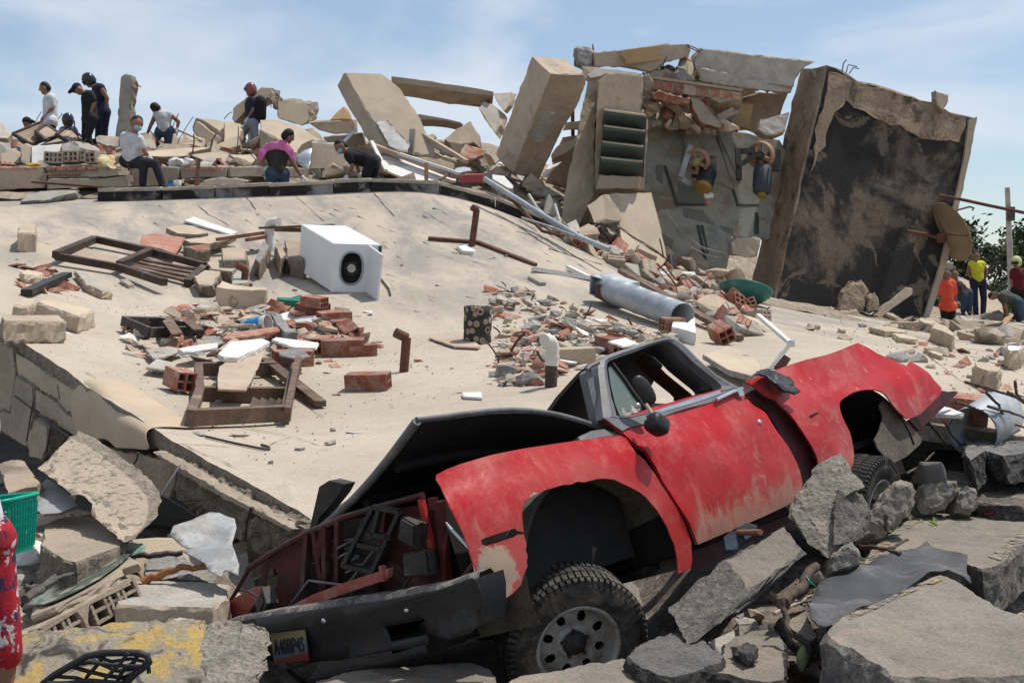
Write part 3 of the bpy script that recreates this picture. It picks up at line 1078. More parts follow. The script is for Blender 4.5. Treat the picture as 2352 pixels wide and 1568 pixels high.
# A-pillar, caved-in roof sheet, cab shell
mb = MB()
mb.prism([t_y(p, .82) for p in zl('C5', 553,375,575,345,610,392,640,560,700,772,720,815,655,805,610,620)], V(0,-.05,0))
mb.tube([t_y(p, .84) for p in zl('C5', 560,350,590,320,660,288)], .012,6)
tb(mb, 'windscreen_pillar', m_primer)
pa, pb_, pc_ = V(-.60,.78,1.48), V(-1.35,.74,1.52), V(-.40,-.85,1.06)
pn = (pb_ - pa).cross(pc_ - pa).normalized()
def roof_pt(p, off=0):
    r = t_ray(p)
    return TO + r * ((pa + pn * off - TO).dot(pn) / r.dot(pn))
mb = MB()
rp = [roof_pt(p) for p in zl('C5', 572,345,690,285,900,232,1080,205,1200,318,1150,400,1095,500,1110,640,1000,720,820,790,640,810,430,785,215,757,250,700,330,590,430,480,500,405)]
mb.prism(rp, pn * .02)
tb(mb, 'caved_roof', m_black)
mb = MB()
mb.tube([roof_pt(p, .01) for p in zl('C5', 215,757,250,700,330,590,430,480,500,405,572,345)], .02,6)
tb(mb, 'windscreen_header', m_black)
mb = MB()
rr_ = [V(q.x, q.y - .20, q.z - .01) for q in ri[8:22]]
rr2 = [V(q.x, q.y - .34, q.z + .03) for q in ri[8:22]]
mb.add(rr_ + rr2, [(i, i + 1,15 + i, 14 + i) for i in range(13)], 0, True)
tb(mb, 'roof_rail', m_redmetal)
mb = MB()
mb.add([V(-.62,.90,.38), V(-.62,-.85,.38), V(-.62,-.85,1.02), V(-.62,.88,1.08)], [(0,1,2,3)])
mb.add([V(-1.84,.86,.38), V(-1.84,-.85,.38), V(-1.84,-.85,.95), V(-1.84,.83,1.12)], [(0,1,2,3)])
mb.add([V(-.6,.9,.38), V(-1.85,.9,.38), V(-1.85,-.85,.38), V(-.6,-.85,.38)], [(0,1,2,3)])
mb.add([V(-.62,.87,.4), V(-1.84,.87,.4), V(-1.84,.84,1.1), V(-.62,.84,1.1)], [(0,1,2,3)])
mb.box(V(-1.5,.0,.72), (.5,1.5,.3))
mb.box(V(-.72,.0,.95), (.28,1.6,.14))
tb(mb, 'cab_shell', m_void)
# rear corner of the cab, opened up behind the door
corner = zl('C6', 300,398,330,388,400,430,470,480,560,520,620,575,710,680,800,820,870,950,880,1060,750,1140,735,1090,700,985,650,870,570,745,490,620,460,590,390,562,320,490)
panel('cab_corner', corner, m_redmetal, step=.06, off=-.055, dent=.02, thick=.01)
rock = [(1588,1306), (1592,1262), (1610,1250), (1700,1208), (1850,1138), (1852,1180), (1700,1255), (1620,1300)]
panel('rocker_panel', rock, m_redmetal, step=.06, off=-.07, dent=.01)

# load bed
bedpx = zl('C6', 312,398,350,374,430,350,500,322,560,300,640,270,700,250,780,226,840,214,930,190,1000,165,1080,132,1150,105,1200,128,1245,152,1290,176,1330,196,1400,232,1450,254,1500,275,1520,245,1545,252,1600,280,1640,310,1675,345,1700,380,1730,415,1745,440,
           1742,470,1730,495,1680,550,1640,590,1600,622,1550,645,1510,660,1480,640,1450,608,1425,575,1400,540,1370,500,1340,470,1310,455,1280,449,1240,445,1200,446,1160,452,1120,464,1080,485,1040,510,1020,528,1010,550,1012,580,1020,612,1035,650,1050,682,1070,720,1090,762,1105,805,1115,850,1119,890,1118,930,1110,970,1095,1010,1080,1040,1060,1060,1030,1085,960,1120,890,1150,875,1010,
           850,940,820,876,790,820,745,745,700,682,650,620,600,572,550,522,500,505,470,490,430,462,390,430,340,402)
BED = panel('bed_side', bedpx, m_truck, step=.055, off=.006, dent=.022, thick=.01, seed=21)
tag(BED, 'buckled red bed side with an empty rear wheel arch', None)
for pr in (zl('C6', 800,640,830,625,860,614), zl('C6', 890,806,905,815,958,785)):
    mb = MB()
    mb.tube([t_side(p, .008) for p in pr], .006,5)
    tb(mb, 'filler_door_seam', m_void, BED)
mb = MB()
mb.prism([t_y(p, .92) for p in zl('C6', 1325,525,1380,548,1470,640,1560,742,1613,800,1600,842,1500,932,1410,976,1380,966,1330,920,1290,872,1268,810,1305,745,1330,640,1300,560)], V(0,-.01,0))
tb(mb, 'inner_wing_flap', m_liner)
mb = MB()
mb.prism([t_y(p, .86) for p in zl('C6', 1735,470,1760,452,1800,462,1850,455,1872,470,1800,545,1700,640,1590,745,1540,690,1520,665,1620,600)], V(0,-.02,0))
tb(mb, 'rear_sill', m_redmetal)
mb = MB()
wa = [V(-2.82 + .47 * math.cos(a), y_, .50 + .46 * math.sin(a)) for y_ in (.93,.25) for a in [R(28) + R(150) * i / 16 for i in range(17)]]
mb.add(wa, [(i, i + 1,18 + i, 17 + i) for i in range(16)], 0, True)
mb.add(wa[17:], [tuple(range(17))])
mb.box(V(-2.85,.35,.62), (1.9,.9,.04))
mb.box(V(-1.95,.40,.85), (.03,.95,.5))
mb.box(V(-1.6,.42,.40), (4.6,.09,.14))
mb.box(V(-1.6,-.42,.40), (3.6,.09,.14))
mb.box(V(-1.2,.0,.36), (1.4,1.5,.03))
tb(mb, 'underbody', m_void)
# hood, sprung open on the near corner
hFN = t_x((955,958), .70)
hFF = t_y((737,1184), -.35)
hRN = t_y((1374,976), .80)
hRF = V(-.5,-.80,1.0)
hFF2 = hFF + (hFF - hFN).normalized() * .35
NUh, NVh = 18,12
top = []
for i in range(NUh + 1):
    for j in range(NVh + 1):
        u, v = i / NUh, j / NVh                    # u rear->front along the near edge, v near->far
        near_e = hRN.lerp(hFN, u) + V(0,0,.10 * math.sin(math.pi * u) * (1 - .6 * u))
        far_e = hRF.lerp(hFF2, u)
        q = near_e.lerp(far_e, v) + V(0,0,-.05 * math.sin(math.pi * v) * u)
        top.append(q)
mb = MB()
Wh = NVh + 1
F_ = [(i * Wh + j, (i + 1) * Wh + j, (i + 1) * Wh + j + 1, i * Wh + j + 1) for i in range(NUh) for j in range(NVh)]
hn = (hFN - hRN).cross(hFF - hRN).normalized()
if hn.z < 0:
    hn = -hn
mb.add(top, F_, 0, True)
mb.add([q - hn * .03 for q in top], [f[::-1] for f in F_], 1, True)
edge = [top[i * Wh] for i in range(NUh + 1)] + [top[NUh * Wh + j] for j in range(1, NVh + 1)]
m_ = len(edge)
mb.add(edge + [q - hn * .03 for q in edge], [(i, i + 1, m_ + i + 1, m_ + i) for i in range(m_ - 1)], 0, True)
HOOD = tb(mb, 'hood', [m_hood, m_hoodin], fixn=False)
tag(HOOD, 'bent black hood, dusty along its front edge', None)
mb = MB()                                            # folded rim along the front edge
mb.tube([q - hn * .012 for q in edge[:NUh + 1]], .014,6)
mb.tube([q - hn * .02 for q in edge[NUh:]], .022,6)
tb(mb, 'hood_rim', m_primer, HOOD)
mb = MB()                                            # stiffeners under the skin
for v in (.25,.55):
    mb.tube([top[i * Wh + int(v * NVh)] - hn * .05 for i in range(2, NUh)], .03,6)
tb(mb, 'hood_brace', m_hoodin, HOOD)
# engine bay
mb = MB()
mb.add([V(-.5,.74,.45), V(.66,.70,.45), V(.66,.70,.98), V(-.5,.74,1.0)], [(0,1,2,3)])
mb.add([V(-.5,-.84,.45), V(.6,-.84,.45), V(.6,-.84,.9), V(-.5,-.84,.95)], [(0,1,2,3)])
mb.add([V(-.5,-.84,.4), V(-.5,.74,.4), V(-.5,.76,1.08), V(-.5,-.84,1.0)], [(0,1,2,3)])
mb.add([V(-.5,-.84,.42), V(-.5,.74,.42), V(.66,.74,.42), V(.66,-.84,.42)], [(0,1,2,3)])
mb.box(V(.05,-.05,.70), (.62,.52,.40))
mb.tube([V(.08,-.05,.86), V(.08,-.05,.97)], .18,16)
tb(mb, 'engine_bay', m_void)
mb = MB()                                            # cowl at the foot of the windscreen
mb.prism([V(-.42,.80,1.055), V(-.42,-.8,.99), V(-.64,-.8,1.02), V(-.64,.84,1.09)], V(0,0,-.03))
mb.prism([t_side(p, -.02) for p in zl('C4', 985,205,1060,170,1130,160,1215,192,1100,206,1000,222)], V(0,-.05,-.01))
tb(mb, 'cowl', m_primer)
# far front wing, folded
mb = MB()
mb.prism([t_x(p, .52) for p in zl('C3', 605,720,660,480,715,445,800,465,770,520,690,620,660,650,640,720)], V(-.1,-.03,0))
tb(mb, 'far_wing', m_steel_d)
# radiator support
xs_ = .68
def fp(k, *a):
    return [t_x(p, xs_) for p in zl(k, *a)]
mb = MB()
mb.tube(fp('C3', 270,932,340,885,470,805,600,735,800,650,1000,590,1120,558,1235,528), .017,8)
mb.tube(fp('C3', 272,935,200,1060,95,1232,40,1228), .011,6)
RS = tb(mb, 'header_rail', m_redmetal)
mb = MB()
mb.bar(*fp('C3', 1222,530,1312,935), .03,.022, up=(1,0,0))
tb(mb, 'headlamp_post', m_truck)
mb = MB()
hole = [zp('C3', 405 + 32 * math.cos(a), 985 + 62 * math.sin(a)) for a in [2 * math.pi * i / 20 for i in range(20)]]
outl = zl('C3', 350,1080,345,930,380,890,440,850,520,800,600,760,600,850,585,960,575,1080,570,1130,500,1140,430,1140)
h0 = hole[10:] + hole[:10]
poly = outl + [outl[0]] + [h0[0]] + h0[1:][::-1] + [h0[0]]
bm = grid_cut([(t_x(p, xs_ - .04).y, t_x(p, xs_ - .04).z) for p in poly], .5)
me = bpy.data.meshes.new('lamp_panel')
bm.to_mesh(me)
bm.free()
for v in me.vertices:
    v.co = (xs_ - .04, v.co.x, v.co.z)
me.materials.append(m_redmetal)
ob = bpy.data.objects.new('lamp_panel', me)
C.objects.link(ob)
ob.parent = TRUCK
so = ob.modifiers.new('sheet', 'SOLIDIFY')
so.thickness = .006
for a in ((600,740,575,1130), (700,690,700,1040), (770,665,770,1030), (640,720,690,1060), (1035,590,985,1080), (1330,560,1370,1010), (1290,540,1300,600)):
    mb = MB()
    mb.bar(*fp('C3', *a), .03,.04, up=(1,0,0))
    tb(mb, 'support_strut', m_redmetal)
mb = MB()
mb.prism([t_x(p, xs_ - .03) for p in zl('C3', 1050,610,1330,560,1385,1010,1280,1030,1030,1080,1000,900)], V(-.02,0,0))
tb(mb, 'lamp_bucket_panel', m_redmetal)
mb = MB()
rad = [t_x(p, xs_ - .08) for p in zl('C3', 770,680,1040,620,1000,1080,770,1100)]
mb.prism(rad, V(-.05,0,0))
for i in range(22):
    k = i / 21
    mb.bar(rad[0].lerp(rad[3], k) + V(.006,0,0), rad[1].lerp(rad[2], k) + V(.006,0,0), .004,.006, up=(1,0,0))
tb(mb, 'radiator', m_steel_d)
# two stacked rectangular lamps
for quad, dx in ((zl('C3', 1120,645,1198,690,1195,818,1105,772), .10), (zl('C3', 1128,848,1268,825,1285,965,1138,978), .08)):
    a = [t_x(p, xs_ + dx) for p in quad]
    c = sum(a, V(0,0,0)) / 4
    mb = MB()
    mb.loft([[q - V(.10,0,0) + (c - q) * .35 for q in a], [q - V(.03,0,0) for q in a], a], smooth=False)
    hl = tb(mb, 'headlamp', m_steel_d)
    mb = MB()
    mb.prism([q + (c - q) * .12 + V(.002,0,0) for q in a], V(.012,0,0))
    tb(mb, 'lens', m_lens, hl)
# loose grille frame
mb = MB()
for a in ((965,590,800,915), (1000,600,960,760), (1110,620,960,950), (965,590,1105,615), (800,915,965,950), (935,740,1065,760), (880,800,1020,825)):
    mb.bar(*[t_x(p, xs_ + .10) for p in zl('C3', *a)], .022,.03, up=(1,0,0))
tb(mb, 'grille_frame', m_black)
mb = MB()
lb = [t_x(p, xs_ + .12) for p in zl('C3', 450,1165,620,1078,800,1010,1000,945,1045,930,1040,985,1000,1005,760,1085,600,1140,480,1180)]
mb.prism(lb, V(-.03,0,0))
mb.bar(*[t_x(p, xs_ + .12) for p in zl('C3', 1010,915,1022,1000)], .02,.03, up=(1,0,0))
tb(mb, 'valance_strip', m_redpaint)
mb = MB()
mb.prism([t_x(p, xs_ + .02) for p in zl('C3', 85,1200,180,1100,300,1035,345,1030,340,1100,300,1130,250,1200,130,1215)], V(-.01,0,0))
tb(mb, 'loose_red_sheet', m_redpaint)
mb = MB()                                            # dangling marker lamp
c0 = t_x(zp('C3', 370,1125), xs_ + .14)
fr = frame_from(V(1,-.3,.2), V(0,1,.5))
mb.box(c0, (.15,.10,.06), fr)
mb.box(c0 + fr @ V(0,0,.033), (.10,.05,.008), fr)
ML = tb(mb, 'marker_lamp', m_steel_d)
mb = MB()
mb.tube([t_x(p, xs_ + .14) for p in zl('C3', 225,1050,270,1062,310,1085,330,1095)], .006,6)
tb(mb, 'lamp_wire', m_steel_d, ML)

# bumper: face with a slot, rolled top and ends
XB = .92
bt = zl('C3', 60,1272,150,1240,250,1216,450,1178,660,1146,850,1118,1050,1092,1200,1068,1350,1040,1430,1010,1490,986)
bb = zl('C3', 60,1312,150,1345,300,1400,400,1425,480,1442,660,1432,820,1424,950,1400,1080,1376,1200,1360,1300,1340,1400,1318,1500,1290)
right = zl('C3', 1512,992,1528,1060,1535,1160,1535,1250)
slot = zl('C3', 1262,1206,1075,1240,1062,1252,1095,1318,1108,1324,1275,1292,1284,1280)
brid = zp('C3', 1320,1336)
poly = bt + right + [bb[-1], bb[-2]] + [slot[-1]] + slot[:-1] + [slot[-1]] + [bb[-3]] + bb[-4::-1]
def bump_x(y):
    return XB + .05 * (1 - (y / .95) ** 2) - (.12 * max(0, abs(y) - .85) if abs(y) > .85 else 0)
loc = [t_x(p, XB) for p in poly]
bm = grid_cut([(q.y, q.z) for q in loc], .06)
for f_ in bm.faces:
    f_.smooth = True
me = bpy.data.meshes.new('bumper')
bm.to_mesh(me)
bm.free()
for v in me.vertices:
    y, z = v.co.x, v.co.z
    v.co = (bump_x(y) + .012 * math.sin(z * 22), y, z)
me.materials.append(m_black)
BUMP = bpy.data.objects.new('bumper', me)
C.objects.link(BUMP)
BUMP.parent = TRUCK
so = BUMP.modifiers.new('sheet', 'SOLIDIFY')
so.thickness = .012
tag(BUMP, 'black front bumper with a number plate', None)
mb = MB()
tl_ = [t_x(p, XB) for p in bt + right[:1]]
r0 = [V(bump_x(q.y) + .0, q.y, q.z - .01) for q in tl_]
r1 = [V(bump_x(q.y) - .02, q.y, q.z + .018) for q in tl_]
r2 = [V(bump_x(q.y) - .09, q.y, q.z + .022) for q in tl_]
r3 = [V(bump_x(q.y) - .12, q.y, q.z - .03) for q in tl_]
kk = len(tl_)
mb.add(r0 + r1 + r2 + r3, [(a * kk + i, a * kk + i + 1, (a + 1) * kk + i + 1, (a + 1) * kk + i) for a in range(3) for i in range(kk - 1)], 0, True)
tb(mb, 'bumper_lip', mat('dusty_bumper', (.05,.048,.045), (.16,.14,.12), 5,.6,.2,40,.2,0, dust=(.26,.22,.18), dust_lo=.45, dust_hi=.6, dust_scale=9), BUMP)
mb = MB()                                            # near end wrapping round
er = [t_x(p, XB) for p in right]
mb.add([V(bump_x(q.y), q.y, q.z) for q in er] + [V(bump_x(q.y) - .13, q.y + .03, q.z) for q in er], [(i, i + 1,4 + i + 1,4 + i) for i in range(3)], 0, True)
tb(mb, 'bumper_end', m_black, BUMP)
for p, r_ in ((zp('C3', 748,1202), .014), (zp('C3', 1185,1150), .009), (zp('C3', 335,1245), .008)):
    mb = MB()
    q = t_x(p, XB)
    mb.lathe([(0,.014), (r_, .012), (r_ * 1.2,0)], Matrix.Translation((bump_x(q.y) + .012, q.y, q.z)) @ Matrix.Rotation(R(90), 4, 'Y'), 8)
    tb(mb, 'bumper_bolt', m_chrome, BUMP)
# number plate
pq = [t_x(p, XB) for p in zl('C3', 458,1272,655,1246,676,1414,482,1440)]
pq = [V(bump_x(q.y) + .034, q.y, q.z) for q in pq]
mpl = bpy.data.materials.new('number_plate')
mpl.use_nodes = True
nt = mpl.node_tree
g_ = nt.nodes.new('ShaderNodeTexCoord')
sx_ = nt.nodes.new('ShaderNodeSeparateXYZ')
nt.links.new(g_.outputs['Generated'], sx_.inputs[0])
cr = nt.nodes.new('ShaderNodeValToRGB')
for i_, (po, co_) in enumerate([(0.0, (.45,.05,.05)), (.20, (.40,.09,.08)), (.30, (.30,.36,.42)), (.52, (.33,.36,.38)), (.70, (.50,.46,.26)), (.86, (.45,.33,.14)), (1.0, (.38,.20,.16))]):
    e_ = cr.color_ramp.elements[i_] if i_ < 2 else cr.color_ramp.elements.new(po)
    e_.position = po
    e_.color = (*[q_ * .5 for q_ in co_], 1)
nt.links.new(sx_.outputs['Z'], cr.inputs['Fac'])
nt.links.new(cr.outputs[0], nt.nodes['Principled BSDF'].inputs['Base Color'])
nt.nodes['Principled BSDF'].inputs['Roughness'].default_value = .5
mb = MB()
mb.prism(pq, V(-.006,0,0))
PLATE = tb(mb, 'number_plate', mpl, BUMP)
tag(PLATE, 'dusty number plate reading A40BP4S', None)
cu = bpy.data.curves.new('plate_text', 'FONT')
cu.body = 'A40BP4S'
cu.size = 1.0
cu.extrude = .01
cu.align_x = 'CENTER'
tmp = bpy.data.objects.new('tmp_text', cu)
C.objects.link(tmp)
bpy.context.view_layer.update()
me = bpy.data.meshes.new_from_object(tmp.evaluated_get(bpy.context.evaluated_depsgraph_get()))
bpy.data.objects.remove(tmp)
me.name = 'plate_text'
co_ = np.array([v.co[:] for v in me.vertices])
mn, mxx = co_.min(0), co_.max(0)
for v in me.vertices:
    u = .06 + .88 * (v.co.x - mn[0]) / (mxx[0] - mn[0])
    w = .30 + .50 * (v.co.y - mn[1]) / (mxx[1] - mn[1])
    top_ = pq[0].lerp(pq[1], u)
    bot_ = pq[3].lerp(pq[2], u)
    v.co = bot_.lerp(top_, w) + V(.002 + (.003 if v.co.z > 0 else 0), 0,0)
me.materials.clear()
me.materials.append(mat('plate_ink', (.03,.03,.045), (.03,.03,.045), 4,.6,0,30,0,0))
ob = bpy.data.objects.new('plate_text', me)
C.objects.link(ob)
ob.parent = PLATE

# ---- wheels
def wheel(center, normal, roll, rim_mat, rT=.360, w=.235, front=True):
    M = Matrix.Translation(center) @ frame_from(normal, (0,0,1)).to_4x4() @ Matrix.Rotation(roll, 4, 'Z')
    ht = w / 2
    mb = MB()
    prof = [(.195,-ht * .75), (.21,-ht * .95), (.26,-ht * 1.04), (.31,-ht * 1.0), (.340,-ht * .82), (.350,-ht * .6), (.352,0), (.350, ht * .6), (.340, ht * .82), (.31, ht * 1.0), (.285, ht * 1.045), (.278, ht * 1.035), (.26, ht * 1.045), (.225, ht * .98), (.205, ht * .90), (.198, ht * .75)]
    k = rT / .36
    mb.lathe([(r * k, h) for r, h in prof], M, 64)
    NT = 66                                            # tread blocks
    for i in range(NT):
        a0 = 2 * math.pi * i / NT
        for (h0, h1, sk, dw) in ((-.42,-.16,.25,.72), (-.12,.12,-.2,.8), (.16,.42,.25,.72)):
            vs = []
            for hh, ss in ((h0,0), (h1, sk)):
                for aa in (0, dw):
                    a = a0 + (aa + ss) * 2 * math.pi / NT
                    for rr in (.349,.361):
                        vs.append(M @ V(rr * k * math.cos(a), rr * k * math.sin(a), hh * w))
            mb.add(vs, [(0,1,3,2), (4,6,7,5), (0,4,5,1), (2,3,7,6), (1,5,7,3)])
        for sg in (-1,1):                             # shoulder lugs reaching down the sidewall
            vs = []
            for (rr, hh) in ((.357,.43), (.346,.50), (.318,.515), (.318,.49), (.338,.40)):
                for aa in (.05,.62):
                    a = a0 + aa * 2 * math.pi / NT
                    vs.append(M @ V(rr * k * math.cos(a), rr * k * math.sin(a), sg * hh * w))
            mb.add(vs, [(0,1,3,2), (2,3,5,4), (0,2,4,6), (1,3,5,7)])
    ty = mb.build('wheel', m_rubber, TRUCK, fixn=False)
    # rim: lip, barrel, dish with eight D-shaped windows
    mb = MB()
    lip = [(.200, ht * .93), (.214, ht * .96), (.214, ht * .80), (.200, ht * .78), (.188, ht * .4), (.182, ht * .1), (.178,-ht * .8)]
    mb.lathe([(r * k, h) for r, h in lip], M, 48)
    mb.lathe([(.200 * k, ht * .93), (.193 * k, ht * .90), (.186 * k, ht * .55), (.180 * k, ht * .12)], M, 48)
    nr, na = 14,160
    def dish(r):
        t_ = (r - .05) / .13
        return ht * (.12 + .22 * math.sin(math.pi * min(1, max(0, t_)) * .9)) if r > .085 else ht * .42
    rs = [.06 + (.181 - .06) * i / nr for i in range(nr + 1)]
    vs = [M @ V(r * k * math.cos(2 * math.pi * j / na), r * k * math.sin(2 * math.pi * j / na), dish(r)) for r in rs for j in range(na)]
    fs = []
    for i in range(nr):
        for j in range(na):
            rmid = (rs[i] + rs[i + 1]) / 2
            ph = ((j + .5) / na * 8) % 1 - .5
            arc = ph * 2 * math.pi / 8 * rmid
            u_, v_ = arc / (.020 + .10 * max(0, rmid - .125)), (rmid - .136) / .027
            if abs(u_) ** 2.4 + abs(v_) ** 2.4 < 1:
                continue
            fs.append((i * na + j, i * na + (j + 1) % na, (i + 1) * na + (j + 1) % na, (i + 1) * na + j))
    mb.add(vs, fs, 0, True)
    rim = mb.build('rim', rim_mat, ty, fixn=False)
    mb = MB()
    mb.lathe([(0, ht * .82), (.020, ht * .80), (.026, ht * .62), (.046, ht * .60), (.050, ht * .46), (.064, ht * .42)], M, 20)
    for i in range(5):
        a = 2 * math.pi * i / 5
        mb.tube([M @ V(.066 * math.cos(a), .066 * math.sin(a), ht * .40), M @ V(.066 * math.cos(a), .066 * math.sin(a), ht * .60)], .010,6)
    mb.build('hub', m_steel_d, ty)
    mb = MB()
    mb.lathe([(0,-.02), (.17 * k, -.02), (.178 * k, -.06)], M, 24)
    mb.build('brake_drum', m_void, ty)
    return ty
wheel(at((1312,1466), 6.80), V(.30,-.93,-.20), R(11), m_rim)
wheel(at((1985,1170), 8.85), V(.80,-.60,-.05), R(3), m_rim, .345)
# axle stub
mb = MB()
mb.tube([TINV @ at((1325,1440), 7.0), V(.0,.0,.32)], .05,8)
tb(mb, 'axle', m_void)
# hoses, wires and cans in the open nose
for i_, (r_, col_, pts) in enumerate(((.022, m_black, ((.45,.25,.85), (.5,.1,.92), (.42,-.1,.93), (.3,-.25,.86))), (.018, m_black, ((.6,-.35,.62), (.55,-.2,.8), (.4,-.05,.78))), (.008, m_redpaint, ((.62,.5,.9), (.45,.3,.98), (.2,.35,.95), (0,.5,.98))), (.007, m_primer, ((.7,-.6,.7), (.72,-.3,.82), (.74,0,.74), (.73,.3,.88))), (.007, m_black, ((.73,.55,.75), (.78,.35,.6), (.75,.1,.55), (.72,-.2,.58))), (.01, m_rust, ((.7,.75,.62), (.6,.8,.7), (.4,.78,.78))), (.03, m_steel_d, ((.3,.6,.6), (.3,.6,.82))), (.009, m_chrome, ((.66,.68,.9), (.7,.85,.72), (.74,.88,.62))))):
    mb = MB(); mb.tube(resample([V(*p) for p in pts], .06, False), r_, 7)
    tb(mb, 'hose' if r_ > .015 else 'wire', col_)
mb = MB()
for i_ in range(26):
    a, b = i_ * .9, (i_ + 1) * .9
    mb.tube([V(.66 + .05 * math.cos(a), -.02 + .05 * math.sin(a), .80 + i_ * .006), V(.66 + .05 * math.cos(b), -.02 + .05 * math.sin(b), .806 + i_ * .006)], .006,5)
tb(mb, 'coil_spring', m_primer)
mb = MB(); mb.box(V(.42,-.5,.80), (.22,.30,.2)); tb(mb, 'battery', m_steel_d)

# ---------------------------------------------------------------- tracing on planes of known distance
def tr(poly, a, b, c):
    """poly on the plane through three (pixel, distance) anchors"""
    A, B, D_ = at(a[0], a[1]), at(b[0], b[1]), at(c[0], c[1])
    n_ = (B - A).cross(D_ - A).normalized()
    return [on_plane(p, A, n_) for p in poly]
def trz(poly, z):
    return [on_z(p, z) for p in poly]
def hollow_mesh(name, L_, W_h, H_, nw, nh, m, wall=.012, end=None):
    """hollow clay block, tunnels along x, centred on its base"""
    mb = MB()
    for i in range(nw + 1):
        y = -W_h / 2 + wall / 2 + (W_h - wall) * i / nw
        mb.box((0, y, H_ / 2), (L_, wall, H_))
    for j in range(nh + 1):
        z = wall / 2 + (H_ - wall) * j / nh
        mb.box((0.0005,0, z), (L_ - .003, W_h - .002, wall))
    for k in range(5):                                   # scratch ribs on the faces
        for sg in (-1,1):
            mb.box((0, sg * (W_h / 2 + .001), H_ * (k + .5) / 5), (L_ * .995,.004, H_ * .10))
    return mb.mesh(name, m, (0,0,0))

# ---------------------------------------------------------------- broken edge of the roof, left of the truck
E0, E1 = on_slab((0,745)), on_slab((720,1195))
ed = (E1 - E0)
ed.z = 0
ed.normalize()
eno = Vector((ed.y, -ed.x, 0))
if eno.y > 0:
    eno = -eno
def ep(p, off=0.0):
    return on_plane(p, E0 + eno * off, eno)
edge_bits = [
    (zl('C1', -80,-60,0,0,90,62,110,230,95,360,70,520,0,480,-80,430), .04),
    (zl('C1', 112,92,210,145,330,230,430,296,560,375,548,508,472,515,415,420,320,385,220,310,120,235), .03),
    (zl('C1', 108,245,240,330,238,480,215,640,200,772,120,730,60,690,-60,600,-60,500,70,522), .07),
    (zl('C1', 246,345,320,395,400,432,470,525,545,565,582,660,560,705,430,612,310,540,244,482), .05),
    (zl('C1', 245,548,340,620,332,760,290,872,210,832,195,700), .12),
]
for i, (poly, off) in enumerate(edge_bits):
    chunk('edge_beam_piece', None, None, [ep(p, off) for p in poly], -eno * .22, [m_plaster if i % 2 else m_conc, m_conc_in], parent=ROOF, step=.05, jit=.014, chip=.025, mids=1, mi=0, mi_side=1)
chunk('edge_beam_back', None, None, [ep(p, .015) for p in zl('C1', -80,-50,0,12,120,100,330,238,560,382,575,700,430,615,340,700,290,840,215,800,195,760,60,680,-80,580)], -eno * .15, m_plaster, parent=ROOF)
chunk('edge_beam_piece', None, None, [ep(p, .03) for p in zl('C1', 640,735,850,788,980,800,1262,895,1250,1010,1215,1125,980,992,860,930,720,850,620,772)], -eno * .25, [m_conc, m_conc_in], parent=ROOF, step=.05, jit=.012, chip=.02, mi_side=1)
for poly, off in ((zl('C1', 1272,872,1400,930,1560,1030,1720,1110,1790,1190,1760,1300,1735,1440,1690,1440,1640,1330,1560,1262,1430,1285,1235,1112,1242,1000), .08),
                  (zl('C1', 1800,1190,1900,1225,2060,1290,2200,1340,2195,1390,2060,1450,2040,1480,1850,1562,1745,1440), .10)):
    A_ = [ep(p, off) for p in poly]
    mb = MB()
    rough_prism(mb, A_, -eno * .30, step=.035, jit=.022, chip=.05, mids=3, mi=0)
    o = mb.build('edge_beam_piece', m_conc_in, ROOF, fixn=True)
    sub = o.modifiers.new('s', 'SUBSURF'); sub.subdivision_type = 'SIMPLE'; sub.levels = 2; sub.render_levels = 2
    tx = bpy.data.textures.new('rough', 'CLOUDS'); tx.noise_scale = .07; tx.noise_depth = 4
    dp = o.modifiers.new('d', 'DISPLACE'); dp.texture = tx; dp.strength = .07; dp.mid_level = .5; dp.texture_coords = 'GLOBAL'
# ledge of broken screed on top of that beam
chunk('edge_beam_piece', None, None, [ep(p, .05) for p in zl('C1', 1190,792,1300,850,1720,1088,2200,1332,2190,1350,1700,1120,1280,880)], eno * .10, [m_conc], parent=ROOF, step=.04, jit=.01, chip=.01)
# bitumen line and peeled membrane curling over the edge
mbt = zl('C1', 560,375,600,330,660,318,720,340,800,385,840,480,930,520,1030,575,1120,632)
mbb = zl('C1', 560,720,600,735,650,745,720,700,780,715,826,770,845,775,960,772,1090,797)
rows = []
for k, (a, b) in enumerate(zip(mbt, mbb)):
    e_ = ep(a, .0)
    z_ = SLAB.z(e_.x, e_.y)
    bt_ = ep(b, .10 + .02 * math.sin(k * 1.3))
    back = e_ - eno * .35
    lift = .05 * math.exp(-((k - 2) / 1.6) ** 2)
    rows.append([V(back.x, back.y, SLAB.z(back.x, back.y) + .006 + lift * .4), V(e_.x - eno.x * .15, e_.y - eno.y * .15, SLAB.z(e_.x - eno.x * .15, e_.y - eno.y * .15) + .012 + lift),
                 e_ + V(0,0,.012 + lift) + eno * .05, e_.lerp(bt_, .25) + eno * .07 + V(0,0, lift * .5), e_.lerp(bt_, .6) + eno * .04, bt_])
mb = MB()
mb.add([q for r_ in rows for q in r_], [(i * 6 + j, (i + 1) * 6 + j, (i + 1) * 6 + j + 1, i * 6 + j + 1) for i in range(len(rows) - 1) for j in range(5)], 0, True)
o = mb.build('peeled_membrane', m_membrane, ROOF)
so = o.modifiers.new('t', 'SOLIDIFY'); so.thickness = .012
sb = o.modifiers.new('s', 'SUBSURF'); sb.levels = 2; sb.render_levels = 2
for o_ in ROOF.children:
    if o_.name.startswith('edge_beam') and not o_.modifiers:
        roughen(o_, .025,.07)
